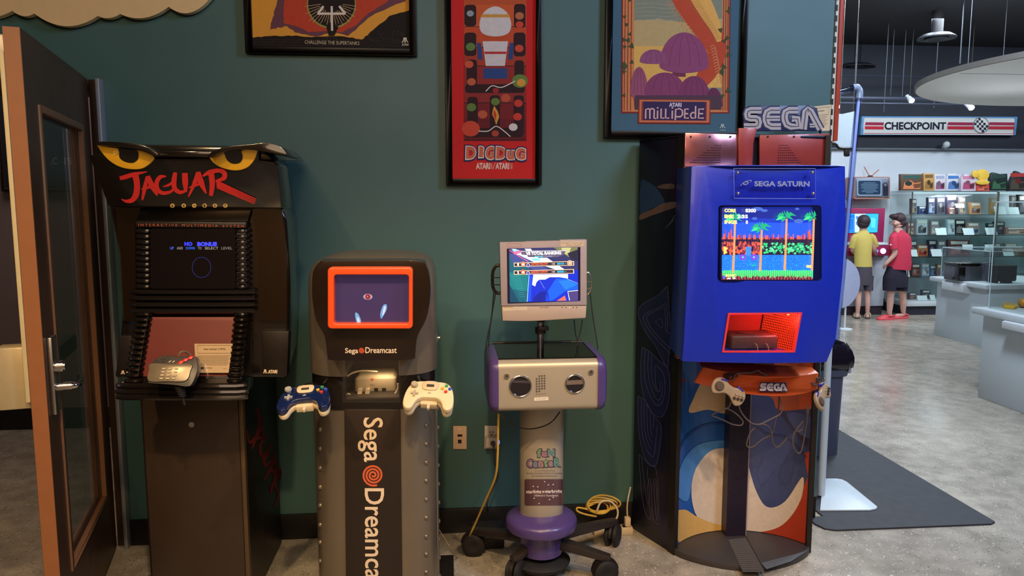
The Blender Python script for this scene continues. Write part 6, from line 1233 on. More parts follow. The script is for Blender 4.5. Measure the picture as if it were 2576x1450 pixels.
for x, r_, m_ in ((2222, 7, mat('lilac_ring_lamp', (220, 170, 255), .3, emit=3)), (2206, 4, mat('blue_ring_lamp', (120, 140, 230), .3, emit=.8))): obj('round_lamp', slab(B(), ell(x, 632, r_, r_, 20), PY(9.255), .01), m_, ap)
obj('kiosk_base', box(B(), k0+.02, aY(2221, 700, 9.4).x, 9.35, 9.7, .12, zs-.13), mat('pale_grey_kiosk_base', (170, 178, 190), .5), kk, bev=.01)
obj('toe_kick', box(B(), k0+.02, aY(2219, 700, 9.4).x, 9.37, 9.7, 0, .12), mat('dark_plum_base', (46, 34, 44)), kk)
# frosted round stand
rs = thing('round_stand', 'frosted white round panel on a thin post with a white disc foot', 'stand', (aZ(2124, 829).x, aZ(2124, 829).y, 0)); gx, gy = rs.location.x, rs.location.y
obj('foot_disc', lathe(B(), (gx, gy, 0), [(.05, 0), (.088, 0), (.088, .01), (.05, .014)], 32), WHT, rs, smooth=True); obj('post', tube(B(), [(gx, gy, .01), (gx, gy, .55)], .012, 12), WHT, rs, smooth=True)
cd_ = aY(2108, 713, gy); bm = B(); loft(bm, [[cd_+Vector((.255*math.cos(t), y_, .30*math.sin(t))) for t in [2*math.pi*i/48 for i in range(48)]] for y_ in (-.02, -.032)]); obj('frosted_panel', bm, mat('frosted_white_acrylic', (176, 182, 212), .45, alpha=.72), rs)
# ---------------------------------------------------------------- glass display cases
GLS = glass('case_glass', (205, 232, 226), .12, .02, .5)
S.cycles.transparent_max_bounces = 48; GE = glass('shelf_glass', (120, 170, 165), .45, .05, .7)
CYF, CYB = 9.28, 9.76; ztop = aY(2400, 483, CYF).z
def case(xa, xb, label):
    t = thing('display_case', label, 'display case', ((xa+xb)/2, 9.5, 0)); t['group'] = 'glass display cases along the far wall'
    obj('plinth', box(B(), xa, xb, CYF+.03, CYB, 0, aY(2400, 770, CYF).z), mat('dark_slate_plinth', (44, 46, 58), .5), t)
    obj('plinth_top', box(B(), xa, xb, CYF, CYB, aY(2400, 770, CYF).z, aY(2400, 758, CYF).z), WHT, t, bev=.003)
    z0_ = aY(2400, 758, CYF).z
    for a_ in ((xa, xb, CYF, CYF+.006), (xa, xa+.006, CYF, CYB), (xb-.006, xb, CYF, CYB)): obj('glass_pane', box(B(), a_[0], a_[1], a_[2], a_[3], z0_, ztop), GLS, t)
    for y in (541, 593, 647, 697): z = aY(2400, y, CYF+.02).z; obj('glass_shelf', box(B(), xa+.008, xb-.008, CYF+.02, CYB-.01, z-.007, z), GE, t)
    obj('top_pane', box(B(), xa, xb, CYF, CYB, ztop, ztop+.01), GE, t)
    obj('light_rail', box(B(), xa+.01, xb-.01, CYF+.01, CYF+.035, ztop-.022, ztop), mat('white_light_rail', (200, 222, 226), .3, emit=.35), t)
    lamp('AREA', ((xa+xb)/2, CYF+.06, ztop-.03), ((xa+xb)/2, CYF+.3, 0), (.85, .95, 1), 7, .5, name='case_light')
    bm = B()
    for x in (xa, xb-.01): box(bm, x, x+.01, CYF-.004, CYF+.008, z0_, ztop)
    obj('corner_rail', bm, STEEL, t)
x1_, x2_ = aY(2288, 600, CYF).x, aY(2503, 600, CYF).x
case(x1_, x2_-.005, 'left glass display case of game boxes on the far wall'); case(x2_+.005, x2_+1.5, 'right glass display case on the far wall cut by the photo edge')
random.seed(21)
def gbox(x0, y0, x1, y1, Y, c1, c2, label, dep=.05, kind='game_box', shape=None, group=None, c3=(230, 226, 220), base=None):
    """a boxed game: case, printed front"""
    px_ = shape or [(x0, y0), (x1, y0+.6), (x1, y1), (x0, y1)]
    t = thing(kind, label, {'game_box': 'game box', 'shelf_item': 'display item'}.get(kind, 'game box'), tuple(aY((x0+x1)/2, y1, Y)))
    if group: t['group'] = group
    obj('box_body', slab(B(), px_, PY(Y), dep), mat('box_%d_%d_%d' % c1, c1, .4), t, bev=.002)
    a = Art(PY(Y-.001), .0004); w_, h_ = x1-x0, y1-y0; cx = lambda u, v: (x0+w_*u, y0+h_*v)
    a.poly([cx(.1, .08), cx(.9, .08), cx(.88, .26), cx(.12, .28)], c3); a.poly([cx(.1, .9), cx(.16, .5), cx(.45, .38), cx(.62, .55), cx(.9, .48), cx(.88, .9)], c2)
    a.ell(*cx(random.uniform(.3, .6), random.uniform(.45, .62)), w_*.16, h_*.14, tuple(int(v*.6) for v in c3)); a.poly([cx(.55, .62), cx(.9, .55), cx(.86, .82), cx(.6, .86)], tuple(int(v*.55) for v in c2))
    a.build('front_print', PRINT, t); return t
TG = 'game packages on top of the glass cases'
YT = CYF+.12
gbox(2266, 438, 2322, 480, YT, (98, 74, 60), (214, 130, 86), 'wide dark green and orange game package on top of the left case', group=TG, c3=(56, 92, 88))
gbox(2324, 436, 2350, 480, YT, (198, 152, 88), (150, 112, 66), 'tall tan carton standing on top of the left case', group=TG, c3=(120, 96, 64))
gbox(2351, 439, 2379, 480, YT, (214, 208, 214), (150, 84, 120), 'white-edged pink and blue game package on top of the left case', group=TG, c3=(160, 170, 196))
gbox(2381, 439, 2416, 480, YT+.05, (206, 206, 214), (84, 120, 180), 'white cut-out display with a blue corner on top of the left case', group=TG, shape=[(2381, 445), (2386, 438), (2400, 437), (2417, 441), (2417, 480), (2379, 480)], c3=(74, 124, 190))
gbox(2418, 440, 2455, 480, YT, (204, 190, 204), (176, 74, 110), 'pink and white cut-out display on top of the left case', group=TG, shape=[(2418, 448), (2428, 438), (2444, 440), (2449, 448), (2455, 449), (2455, 481), (2418, 481)], c3=(206, 130, 160))
t = gbox(2457, 462, 2489, 481, YT, (200, 74, 66), (214, 110, 90), 'red carton with two plain yellow discs above it on top of the left case', group=TG, c3=(226, 120, 90))
YD = mat('yellow_disc_card', (226, 186, 72), .45)
obj('yellow_disc', slab(B(), ell(2472, 440, 17, 14), PY(YT-.01), .03), YD, t, bev=.003); obj('yellow_disc', slab(B(), ell(2454, 438, 8.5, 9), PY(YT-.04), .02), YD, t, bev=.003); obj('yellow_band', slab(B(), ell(2473, 459, 17, 6), PY(YT-.03), .03), YD, t, bev=.003)
gbox(2491, 436, 2535, 480, YT, (32, 44, 44), (56, 96, 72), 'dark green glossy game package on top of the cases at their join', group=TG, shape=[(2491, 440), (2500, 434), (2515, 438), (2534, 437), (2536, 480), (2491, 480)], c3=(40, 66, 60))
gbox(2537, 432, 2582, 481, YT, (44, 40, 44), (70, 66, 56), 'dark crest-shaped display with a red band on top of the right case', group=TG, shape=[(2537, 481), (2539, 462), (2547, 444), (2556, 430), (2566, 434), (2578, 446), (2584, 481)], c3=(160, 50, 48))
SG = 'game packages on the glass shelves'
rows_ = [('first', 540, 9.44, [(2293, 2306, 500, (96, 92, 98), (150, 140, 120), 'grey and buff'), (2295, 2304, 512, (196, 184, 120), (226, 220, 170), 'narrow pale yellow'), (2312, 2330, 519, (66, 84, 132), (40, 50, 90), 'low blue'), (2335, 2352, 497, (70, 76, 104), (140, 156, 186), 'slate blue'), (2357, 2378, 496, (78, 76, 92), (56, 54, 66), 'dark grey'), (2381, 2408, 490, (66, 60, 84), (100, 90, 110), 'dark plum'), (2388, 2402, 522, (150, 90, 84), (200, 190, 180), 'small reddish'), (2413, 2429, 496, (150, 136, 130), (190, 170, 150), 'buff and white'), (2441, 2468, 509, (186, 140, 96), (120, 90, 90), 'tan framed'), (2476, 2490, 498, (196, 148, 92), (220, 180, 120), 'orange tan round-topped'), (2494, 2512, 519, (160, 52, 62), (220, 220, 224), 'red'), (2545, 2562, 492, (172, 160, 156), (110, 100, 100), 'pale brown'), (2562, 2590, 490, (44, 46, 54), (90, 90, 100), 'black')]),
         ('second', 592, 9.46, [(2284, 2299, 560, (150, 100, 96), (220, 206, 184), 'cream and red'), (2306, 2333, 552, (190, 196, 202), (80, 90, 100), 'white triangular-marked'), (2342, 2362, 556, (150, 136, 140), (200, 184, 170), 'mottled cream'), (2366, 2382, 572, (150, 160, 170), (190, 196, 200), 'pale grey'), (2383, 2402, 552, (164, 186, 196), (190, 206, 214), 'plain pale blue'), (2403, 2428, 553, (40, 38, 44), (120, 116, 116), 'black glossy'), (2434, 2464, 560, (150, 132, 120), (96, 130, 180), 'tan and blue'), (2466, 2480, 562, (36, 42, 58), (50, 60, 80), 'navy rounded'), (2502, 2528, 558, (30, 34, 50), (60, 64, 80), 'large black'), (2530, 2590, 572, (150, 110, 96), (200, 170, 150), 'long brown and cream')]),
         ('third', 646, 9.46, [(2292, 2306, 606, (70, 74, 96), (150, 130, 110), 'dark blue and tan'), (2309, 2334, 617, (196, 120, 70), (170, 50, 44), 'orange and red'), (2336, 2356, 604, (52, 52, 74), (110, 60, 80), 'deep blue'), (2360, 2378, 606, (120, 126, 140), (60, 60, 74), 'grey'), (2386, 2440, 604, (110, 66, 70), (150, 90, 84), 'long dark red'), (2408, 2424, 622, (190, 110, 84), (220, 160, 120), 'orange round'), (2446, 2484, 612, (96, 100, 106), (140, 130, 120), 'grey-brown'), (2528, 2560, 612, (150, 136, 116), (190, 170, 130), 'buff'), (2560, 2592, 622, (140, 110, 76), (110, 86, 60), 'low brown')]),
         ('fourth', 697, 9.46, [(2294, 2315, 664, (108, 66, 66), (160, 96, 84), 'dark red'), (2319, 2338, 663, (150, 166, 186), (200, 206, 210), 'pale blue portrait'), (2340, 2356, 668, (80, 110, 150), (110, 130, 170), 'plain blue'), (2358, 2370, 665, (160, 120, 90), (90, 90, 130), 'tan and violet'), (2383, 2398, 664, (110, 120, 140), (80, 110, 170), 'steel blue')]),
         ('lowest', 757, 9.48, [(2288, 2305, 738, (110, 90, 96), (150, 120, 110), 'small mottled brown'), (2320, 2340, 730, (70, 74, 90), (100, 96, 110), 'dark grey angled')])]
for nm_, yb, Yi, its in rows_:
    for i_, (xa, xb, yt, c1, c2, d__) in enumerate(its):
        zb_ = aY(2400, yb, CYF+.02).z+.001; ybp = yb
        # stand it on its shelf: bottom row pixel at the item's own depth
        lo, hi = yb-30, yb+30
        for _ in range(30):
            m__ = (lo+hi)/2
            if aY(xa, m__, Yi).z > zb_: lo = m__
            else: hi = m__
        za_ = {540: ztop-.03, 592: aY(2400, 541, CYF+.02).z-.015, 646: aY(2400, 593, CYF+.02).z-.015, 697: aY(2400, 647, CYF+.02).z-.015, 757: aY(2400, 697, CYF+.02).z-.015}[yb]
        while aY(xa, yt, Yi).z > za_: yt += 1
        while aY(xa, yt, Yi).x < x2_+.02 and aY(xb, yt, Yi+.1).x > x2_-.02: xa += 1; xb += 1
        gbox(xa, yt, xb, (lo+hi)/2, Yi+.02*(i_ % 3), c1, c2, '%s game package on the %s shelf of the %s glass case' % (d__, nm_, 'left' if aY(xa, yt, Yi).x < x2_ else 'right'), group=SG)
CG = 'white caption cards in the glass cases'
for j_, (x0, y0, x1, y1, d__) in enumerate(((2355, 574, 2381, 592, 'left of the second shelf'), (2424, 575, 2450, 593, 'middle of the second shelf'), (2481, 573, 2508, 592, 'right of the second shelf'), (2293, 627, 2308, 645, 'left end of the third shelf beside the red shirt'), (2344, 627, 2370, 646, 'left part of the third shelf'), (2422, 615, 2447, 625, 'back of the third shelf'), (2478, 615, 2503, 624, 'third shelf at the case join'), (2524, 627, 2550, 646, 'third shelf of the right case'), (2280, 679, 2288, 697, 'fourth shelf behind the red shirt'), (2308, 747, 2332, 760, 'lowest shelf'), (2340, 746, 2352, 760, 'lowest shelf next to the white plinth'), (2504, 511, 2531, 532, 'first shelf of the right case next to the red package'), (2538, 521, 2564, 540, 'right part of the first shelf of the right case'), (2404, 512, 2425, 523, 'first shelf of the left case propped high'), (2256, 746, 2264, 760, 'lowest shelf between the legs of the child in red'))):
    yc_ = {540: 540, 592: 592, 646: 646, 697: 697, 757: 757}[min((540, 592, 646, 697, 757), key=lambda v: abs(v-y1))]; zb_ = aY(2400, yc_, CYF+.02).z+.001
    p0_, p1_ = aY(x0, y1, 9.36), aY(x1, y1, 9.36); h_ = (y1-y0)*.0050
    if abs(p0_.z-zb_) < .08: z0__ = zb_
    else: z0__ = p0_.z
    if p0_.x < x1_+.02: continue
    t = obj('caption_card', extr(B(), [(p0_.x, 9.35, z0__), (p1_.x, 9.35, z0__), (p1_.x+.004, 9.35+h_*.45, z0__+h_), (p0_.x-.004, 9.35+h_*.45, z0__+h_)], (0, .004, -.001)), mat('caption_card_paper', (206, 220, 224), .5))
    tag(t, 'white caption card on the %s' % d__, 'card', CG)
# ---------------------------------------------------------------- white plinths with glass covers
def plinth(label, fy, X, Y0, Y1, wd, ztop_, cov, name='display_plinth'):
    t = thing(name, label, 'display plinth', (X+wd/2, (Y0+Y1)/2, 0)); WP = mat('white_plinth_paint', (196, 208, 216), .45, noise=.03)
    obj('plinth_body', box(B(), X, X+wd, Y0, Y1, 0, ztop_-.05), WP, t, bev=.003)
    obj('top_slab', box(B(), X-.06, X+wd+.06, Y0-.06, Y1+.06, ztop_-.05, ztop_), WP, t, bev=.008)
    m_ = GLS
    x0_, x1__, y0_, y1_ = X+.02, X+wd-.02, Y0+.02, Y1-.02
    for a_ in ((x0_, x0_+.006, y0_, y1_), (x1__-.006, x1__, y0_, y1_), (x0_, x1__, y0_, y0_+.006), (x0_, x1__, y1_-.006, y1_)): obj('cover_pane', box(B(), a_[0], a_[1], a_[2], a_[3], ztop_, ztop_+cov), m_, t)
    obj('cover_top', box(B(), x0_, x1__, y0_, y1_, ztop_+cov, ztop_+cov+.006), m_, t)
    bm = B()
    for x, y in ((x0_, y0_), (x0_, y1_)): box(bm, x-.001, x+.004, y-.002, y+.003, ztop_, ztop_+cov)
    for q in ((x0_-.001, x0_+.004, y0_, y1_), (x0_, x1__, y0_-.001, y0_+.004), (x0_, x1__, y1_-.004, y1_+.001)): box(bm, q[0], q[1], q[2], q[3], ztop_+cov, ztop_+cov+.009)
    obj('cover_edges', bm, mat('pale_glass_edge', (190, 214, 220), .2), t)
    return t
z1_ = aY(2348, 695, 7.95).z; p1 = plinth('white plinth with a glass cover over black consoles, farther of the two', 0, 5.53, 7.10, 7.88, 1.0, z1_, .33)
z2_ = aY(2452, 772, 5.33).z; p2 = plinth('white plinth with a tall glass cover, nearer of the two', 0, 4.09, 4.45, 5.27, .9, z2_, .80)
def holder(parent, X, y0, y1, z0, z1, out):
    bm = loft(B(), [[Vector((X, y, z0)), Vector((X-out, y, z0+.02)), Vector((X-out, y, z1-.02)), Vector((X, y, z1))] for y in (y0, y1)])
    h = obj('leaflet_holder', bm, mat('white_acrylic_holder', (206, 214, 220), .3), parent, bev=.003)
    obj('holder_slot', box(B(), X-out*.6, X-out*.5, y0+.03, y1-.03, z1-.015, z1-.001), mat('grey_slot', (90, 98, 104), .5), h)
yh0, yh1 = 7.33, 7.68; holder(p1, 5.53, yh0, yh1, aX(2440, 742, 5.50).z, aX(2440, 712, 5.50).z, .09)
holder(p2, 4.09, 4.62, 4.98, aX(2560, 838, 4.06).z, aX(2560, 806, 4.06).z, .08)
con = thing('game_console', 'wide dark grey and black game console under the glass cover of the farther white plinth', 'game console', (6.0, 7.5, z1_+.001))
DG = mat('dark_grey_console', (84, 86, 94), .35); zz_ = z1_+.001
c0_, c1_ = aY(2404, 700, 7.45).x, aY(2490, 700, 7.45).x
obj('console_body', loft(B(), [rrow(c0_, c1_, 7.40, 7.66, z, .03) for z in (zz_, zz_+.16)]), DG, con, bev=.006)
obj('top_lid', loft(B(), [rrow(c0_-.01, c1_+.01, 7.39, 7.67, z, .03) for z in (zz_+.161, zz_+.19)]), BLK, con, bev=.006)
obj('left_block', box(B(), c0_-.012, c0_+.06, 7.385, 7.5, zz_+.01, zz_+.15), BLK, con, bev=.006)
obj('front_block', box(B(), c1_-.12, c1_-.005, 7.38, 7.5, zz_+.08, zz_+.16), BLK, con, bev=.004)
con2 = thing('game_console', 'black ribbed game console on a round foot, right on the farther plinth', 'game console', (6.3, 7.4, zz_)); d0, d1 = aY(2499, 700, 7.2).x, aY(2552, 700, 7.2).x; d1 = min(d1, 6.44)
bm = B()
for q in range(6): loft(bm, [rrow(d0, d1, 7.16, 7.34, z, .02) for z in (zz_+.03+q*.026, zz_+.03+q*.026+.022)])
bm2 = bm; obj('ribbed_body', box(bm2, d0+.01, d1-.01, 7.17, 7.33, zz_+.02, zz_+.18), BLKM, con2)
obj('round_foot', lathe(B(), ((d0+d1)/2, 7.26, zz_), [(.07, 0), (.115, .004), (.11, .018), (.06, .02)], 28), BLK, con2, smooth=True)
t = obj('caption_card', extr(B(), [(5.60, 7.74, zz_), (5.72, 7.74, zz_), (5.72, 7.76, zz_+.055), (5.60, 7.76, zz_+.055)], (0, .003, 0)), mat('caption_card_paper', (206, 220, 224))); tag(t, 'white caption card at the back left corner of the farther white plinth', 'card')
ya = thing('yellow_remote', 'flat yellow handheld piece on the nearest white plinth', 'display item', tuple(aZ(2540, 776, z2_+.001)))
q_ = [aZ(x, y, z2_+.001) for x, y in ((2522, 770), (2528, 766), (2556, 770), (2560, 776), (2550, 779), (2524, 776))]; obj('piece_body', extr(B(), q_, (0, 0, .02)), mat('yellow_plastic', (214, 170, 50), .4), ya, bev=.004)
obj('dark_strip', extr(B(), [q_[2]+Vector((.01, -.02, 0)), q_[3]+Vector((.06, -.02, 0)), q_[3]+Vector((.06, -.05, 0)), q_[2]+Vector((.01, -.05, 0))], (0, 0, .01)), BLKM, ya)
bb = thing('amber_ball', 'amber yellow rounded piece at the right edge on the nearest white plinth', 'display item', tuple(aZ(2572, 775, z2_+.001))); c0 = aZ(2574, 775, z2_)
bm = B(); ball(bm, c0+Vector((0, 0, .038)), .036, n=18, m=10); obj('ball_shell', bm, mat('amber_plastic', (190, 130, 40), .35), bb, smooth=True); obj('ball_foot', lathe(B(), (c0.x, c0.y, z2_+.001), [(.01, 0), (.022, 0), (.015, .008), (.01, .01)], 16), BLKM, bb)
# ================================================================ THE TWO CHILDREN
def figure(name, Y, nodes, edges, root, m, parent):
    bm = bmesh.new(); sk = bm.verts.layers.skin.verify(); V = {}
    for k, (x, y, dy, r) in nodes.items():
        v = bm.verts.new(aY(x, y, Y+dy)); v[sk].radius = (r*.0050, r*.0050); v[sk].use_root = k == root; V[k] = v
    for a_, b_ in edges: bm.edges.new((V[a_], V[b_]))
    me = bpy.data.meshes.new(name); bm.to_mesh(me); bm.free(); o = bpy.data.objects.new(name, me); COL.objects.link(o)
    s_ = o.modifiers.new('s', 'SKIN'); s_.branch_smoothing = .6; u = o.modifiers.new('u', 'SUBSURF'); u.levels = 2; u.render_levels = 2
    dg = bpy.context.evaluated_depsgraph_get(); dg.update(); nm = bpy.data.meshes.new_from_object(o.evaluated_get(dg)); bpy.data.objects.remove(o)
    b2 = bmesh.new(); b2.from_mesh(nm); return obj(name, b2, m, parent, smooth=True)
def ch(*k): return list(zip(k, k[1:]))
def fingers(nodes, edges, hand, base, dx, dy, dd, n=5):
    x, y, d, r = nodes[hand]
    for i in range(n):
        o_ = (i-2)*1.1; l_ = (2.6, 5.4, 6.0, 5.5, 4.3)[i]
        px_, py_ = -dy, dx
        a0 = (x+px_*o_*.8, y+py_*o_*.8, d+dd*.2, 1.25); a1 = (x+dx*l_*.6+px_*o_*(1.3 if i == 0 else 1), y+dy*l_*.6+py_*o_*(1.3 if i == 0 else 1), d+dd*.6, 1.1); a2 = (x+dx*l_+px_*o_, y+dy*l_+py_*o_, d+dd, .95)
        for j, a_ in enumerate((a0, a1, a2)): nodes[hand+'%d%d' % (i, j)] = a_
        edges += ch(hand, hand+'%d0' % i, hand+'%d1' % i, hand+'%d2' % i)
def rings(Y, rws, n=24, fold=0):
    out = []
    for x, y, hw, hd_, *r_ in rws:
        c = aY(x, y, Y+(r_[0] if r_ else 0)); t_ = r_[1] if len(r_) > 1 else 0
        out.append([c+Vector((hw*.0050*math.cos(a_)*(1+fold*math.sin(5*a_)), hd_*.0050*math.sin(a_)*(1+fold*math.cos(4*a_)), t_*.005*math.cos(a_))) for a_ in [2*math.pi*i/n for i in range(n)]])
    return out
def ltube(bm, Y, pts, n=14): # limb sleeve: (px,py,dy,r)
    P_ = [aY(x, y, Y+d) for x, y, d, r in pts]; rows = []
    for i, p in enumerate(P_):
        t_ = (P_[min(i+1, len(P_)-1)]-P_[max(i-1, 0)]).normalized(); u_ = t_.cross(Vector((0, 1, 0))).normalized(); w_ = t_.cross(u_)
        rows.append([p+(u_*math.cos(a_)+w_*math.sin(a_))*pts[i][3]*.005 for a_ in [2*math.pi*k/n for k in range(n)]])
    loft(bm, rows)
SK = mat('child_skin', (206, 160, 146), .5, noise=.03)
Y1_ = 9.08; k1 = thing('person', 'child in a yellow shirt and grey shorts standing at the kiosk with back turned', 'person', tuple(aZ(2170, 803)))
nd = dict(pel=(2171, 694, 0, 17), sp=(2171, 660, 0, 15), chs=(2171, 620, 0, 17), upc=(2171, 598, 0, 13), nk=(2172, 583, 0, 9), hb=(2172, 573, .005, 10.5), hm=(2172, 560, .01, 14.5), ht=(2172, 549, .01, 12),
          nose1=(2172, 562, .08, 3), nose2=(2172, 564, .10, 1.6), earL=(2158, 562, .01, 3), earR=(2186, 562, .01, 3),
          shL=(2151, 598, 0, 8), shR=(2193, 598, 0, 8), elL=(2144, 630, .02, 6), elR=(2200, 630, .02, 6.2), wrL=(2152, 640, .16, 4), wrR=(2204, 641, .13, 4), haL=(2154, 638, .20, 4), haR=(2203, 638, .18, 4),
          hiL=(2162, 704, 0, 12), hiR=(2182, 704, 0, 12), knL=(2160, 744, 0, 7.4), knR=(2183, 744, 0, 7.4), caL=(2159, 764, -.01, 7), caR=(2183, 764, -.01, 7), anL=(2157, 792, 0, 4.6), anR=(2182, 793, 0, 4.6), heL=(2156, 798, -.02, 5), heR=(2182, 799, -.02, 5), toL=(2152, 797, .13, 4.4), toR=(2184, 797, .13, 4.4))
ed_ = ch('pel', 'sp', 'chs', 'upc', 'nk', 'hb', 'hm', 'ht')+ch('hm', 'nose1', 'nose2')+[('hm', 'earL'), ('hm', 'earR')]+ch('upc', 'shL', 'elL', 'wrL', 'haL')+ch('upc', 'shR', 'elR', 'wrR', 'haR')+ch('pel', 'hiL', 'knL', 'caL', 'anL', 'heL', 'toL')+ch('pel', 'hiR', 'knR', 'caR', 'anR', 'heR', 'toR')
fingers(nd, ed_, 'haL', None, .6, -.3, .05); fingers(nd, ed_, 'haR', None, -.4, -.4, .05)
figure('body', Y1_, nd, ed_, 'pel', SK, k1)
bm = B(); loft(bm, rings(Y1_, [(2172, 671, 23.5, 15), (2172, 660, 23, 15), (2171, 640, 22.5, 15), (2171, 618, 24, 15.5), (2171, 603, 25.5, 14.5), (2171, 594, 24, 13), (2171, 588, 18, 11), (2172, 583, 11.5, 9.5), (2172, 580, 9.5, 8.5)], fold=.02))
ltube(bm, Y1_, [(2155, 592, 0, 7), (2150, 598, 0, 9), (2146, 612, .01, 8.6), (2143, 624, .02, 8.2)]); ltube(bm, Y1_, [(2189, 592, 0, 7), (2194, 598, 0, 9), (2199, 610, .01, 8.6), (2203, 620, .02, 8.2)])
obj('shirt', bm, mat('yellow_cotton', (196, 176, 92), .8, noise=.08, scale=12, bump=.4), k1, smooth=True)
bm = B(); loft(bm, rings(Y1_, [(2172, 664, 21.5, 14.5), (2172, 684, 22.5, 15.5), (2172, 704, 23, 15.5), (2172, 717, 22, 14.5)], fold=.015))
for x in (2161, 2184): loft(bm, rings(Y1_, [(x+1, 694, 12, 14), (x, 712, 12, 13), (x, 731, 11.6, 12.5)], fold=.03))
sh_ = obj('shorts', bm, mat('charcoal_cotton', (72, 66, 76), .8, noise=.08, scale=14, bump=.4), k1, smooth=True)
bm = B(); c0 = aY(2172, 557, Y1_+.0); ball(bm, c0+Vector((0, -.008, .004)), .079, .082, .082, n=20, m=14); ball(bm, aY(2172, 564, Y1_-.012), .074, .068, .058, n=20, m=12); obj('hair', bm, mat('dark_brown_hair', (48, 38, 44), .6, noise=.3, scale=60, bump=.6), k1, smooth=True)
for x in (2167, 2177): bm = B(); ball(bm, aY(x, 560, Y1_+.082), .008, n=10, m=6); obj('eye', bm, mat('eye_white', (230, 230, 230), .3), k1, smooth=True)
for x, tx in ((2157, 2152), (2182, 2184)):
    bm = B(); h0, t0 = aY(x, 800, Y1_-.04), aY(tx, 800, Y1_+.17); dr = (Vector((t0.x, t0.y, 0))-Vector((h0.x, h0.y, 0))).normalized(); sd = Vector((-dr.y, dr.x, 0)); L_ = .225
    ol = [Vector((h0.x, h0.y, 0))+dr*(L_*u)+sd*w_ for u, w_ in ((0, -.02), (.1, -.03), (.4, -.03), (.75, -.042), (.95, -.03), (1, 0), (.95, .03), (.75, .042), (.4, .03), (.1, .03), (0, .02))]
    extr(bm, [p+Vector((0, 0, .001)) for p in ol], (0, 0, .016)); so = obj('sandal', bm, mat('dark_sandal_sole', (70, 64, 58), .7), k1, bev=.003)
    bm = B()
    for u in (.14, .6): c_ = Vector((h0.x, h0.y, .016))+dr*(L_*u); tube(bm, cr([c_-sd*.034, c_-sd*.03+Vector((0, 0, .035)), c_+Vector((0, 0, .058)), c_+sd*.03+Vector((0, 0, .035)), c_+sd*.034], 4), .006, 6)
    obj('sandal_strap', bm, mat('pale_sandal_strap', (176, 170, 140), .6), so, smooth=True)
Y2_ = 8.98; k2 = thing('person', 'child in a red shirt, black shorts and red clogs, hand in pocket', 'person', tuple(aZ(2248, 808)))
nd = dict(pel=(2254, 696, 0, 19), sp=(2258, 665, 0, 19), chs=(2262, 622, 0, 19), upc=(2262, 598, 0, 14), nk=(2262, 584, 0, 11.5), hb=(2259, 574, -.005, 12), hm=(2257, 560, 0, 15), ht=(2259, 548, 0, 12), chin=(2249, 572, .0, 8), fc=(2248, 563, .0, 10), nose=(2240, 565, .012, 1.8), ear=(2250, 564, -.068, 2.8), ear2=(2254, 563, .075, 2.8),
          shL=(2247, 600, -.06, 9), shR=(2280, 600, .05, 9), elL=(2252, 640, -.09, 7), wrL=(2229, 664, -.06, 4.6), haL=(2223, 672, -.03, 5), elR=(2286, 640, .08, 7), wrR=(2268, 668, .12, 4.6), haR=(2262, 676, .12, 4.6),
          hiL=(2243, 708, -.03, 14), hiR=(2266, 708, .03, 14), knL=(2240, 744, -.03, 9), knR=(2270, 744, .03, 9), caL=(2239, 764, -.02, 9), caR=(2272, 764, .03, 8.8), anL=(2237, 791, -.02, 6), anR=(2272, 786, .04, 6), heL=(2240, 798, -.02, 5.5), heR=(2274, 793, .04, 5.5), toL=(2214, 800, -.02, 4.8), toR=(2250, 795, .05, 4.8))
ed_ = ch('pel', 'sp', 'chs', 'upc', 'nk', 'hb', 'hm', 'ht')+ch('hm', 'fc', 'nose')+[('hb', 'chin'), ('hm', 'ear'), ('hm', 'ear2')]+ch('upc', 'shL', 'elL', 'wrL', 'haL')+ch('upc', 'shR', 'elR', 'wrR', 'haR')+ch('pel', 'hiL', 'knL', 'caL', 'anL', 'heL', 'toL')+ch('pel', 'hiR', 'knR', 'caR', 'anR', 'heR', 'toR')
fingers(nd, ed_, 'haL', None, .1, .9, .02); fingers(nd, ed_, 'haR', None, -.3, .8, .0)
figure('body', Y2_, nd, ed_, 'pel', SK, k2)
bm = B(); loft(bm, rings(Y2_, [(2261, 678, 30, 21, 0, -2), (2263, 665, 30, 21.5), (2264, 640, 27.5, 21), (2264, 618, 26, 20), (2263, 603, 25, 18), (2262, 595, 24, 17), (2262, 588, 19, 14), (2262, 583, 14, 12), (2262, 579, 11.5, 11)], fold=.02))
ltube(bm, Y2_, [(2252, 592, -.04, 8), (2247, 600, -.07, 10), (2247, 612, -.08, 10.5), (2249, 627, -.09, 10)]); ltube(bm, Y2_, [(2276, 592, .03, 8), (2281, 600, .05, 10), (2284, 625, .07, 10)])
st_ = obj('shirt', bm, mat('red_cotton', (198, 50, 78), .8, noise=.08, scale=12, bump=.4), k2, smooth=True)
obj('sleeve_badge', slab(B(), ell(2241, 616, 2.6, 1.8, 10), PY(Y2_-.132), .004), mat('white_badge', (225, 200, 210), .6), st_)
bm = B(); loft(bm, rings(Y2_, [(2255, 670, 23, 17), (2254, 682, 26, 18), (2252, 696, 30, 20), (2252, 708, 31, 21), (2252, 722, 30, 20)], fold=.02))
for x, d_0 in ((2238, -.03), (2267, .03)): loft(bm, rings(Y2_+d_0, [(x+1, 696, 16, 17), (x, 714, 16.4, 16.5), (x, 731, 16.2, 15.5)], fold=.03))
obj('shorts', bm, mat('black_cotton', (34, 30, 48), .8, noise=.08, scale=14, bump=.4), k2, smooth=True)
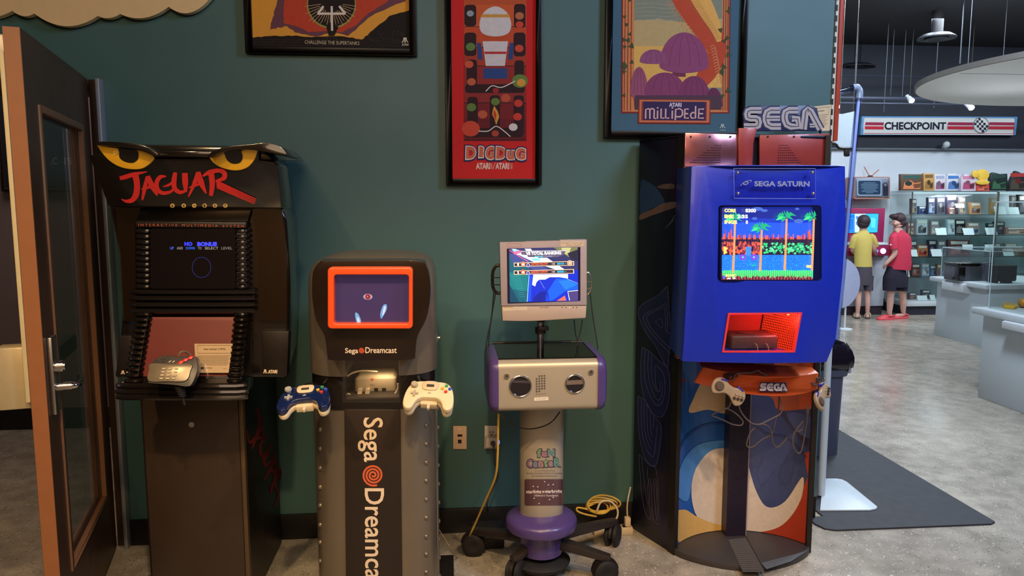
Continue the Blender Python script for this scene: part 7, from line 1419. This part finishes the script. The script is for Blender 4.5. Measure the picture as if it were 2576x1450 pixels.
bm = B(); ball(bm, aY(2262, 550, Y2_), .082, .086, .074, n=22, m=14); ball(bm, aY(2266, 560, Y2_), .068, .080, .070, n=20, m=12); ball(bm, aY(2250, 545, Y2_), .058, .072, .036, n=18, m=10); obj('hair', bm, mat('brown_hair', (62, 42, 48), .6, noise=.3, scale=60, bump=.6), k2, smooth=True)
for d_0 in (-.028, .045): bm = B(); ball(bm, aY(2241.3, 561, Y2_+d_0), .0065, n=10, m=6); obj('eye', bm, mat('dark_eye', (40, 30, 30), .3), k2, smooth=True)
bm = B(); q0_ = aY(2243, 561, Y2_)
for d_0 in (-.04, .025): tube(bm, [q0_+Vector((0, d_0+.024*math.cos(t), .018*math.sin(t))) for t in [2*math.pi*i/16 for i in range(17)]], .0022, 5)
tube(bm, [q0_+Vector((0, -.064, .006)), aY(2250, 560, Y2_-.075)], .0022, 5); obj('glasses', bm, mat('dark_glasses_frame', (26, 30, 50), .4), k2, smooth=True)
for xh, xt, yb_, d_0 in ((2248, 2205, 807, -.02), (2283, 2243, 801, .06)):
    h0 = aY(xh, yb_, Y2_+d_0); t0 = aY(xt, yb_, Y2_+d_0); h0.z = t0.z = 0; dr = (t0-h0).normalized(); sd = Vector((-dr.y, dr.x, 0)); L_ = (t0-h0).length
    rows = []
    for z, k_, u0, u1 in ((.001, 1, 0, 1), (.018, 1.03, -.01, 1.01), (.022, .96, .01, .98), (.045, .86, .03, .80), (.062, .66, .06, .62)):
        rows.append([h0+dr*(L_*(u0+(u1-u0)*u))+sd*(w_*k_)+Vector((0, 0, z)) for u, w_ in ((0, -.02), (.06, -.032), (.4, -.036), (.75, -.046), (.94, -.032), (1, 0), (.94, .032), (.75, .046), (.4, .036), (.06, .032), (0, .02))])
    cl_ = obj('clog', loft(B(), rows), mat('coral_red_clog', (214, 74, 84), .5), k2, smooth=True)
    c_ = h0+dr*(L_*.1)+Vector((0, 0, .05)); obj('heel_strap', tube(B(), cr([c_+dr*.07-sd*.036, c_-dr*.01-sd*.03, c_-dr*.03, c_-dr*.01+sd*.03, c_+dr*.07+sd*.036], 4), .006, 6), mat('coral_red_clog', (214, 74, 84)), cl_, smooth=True)
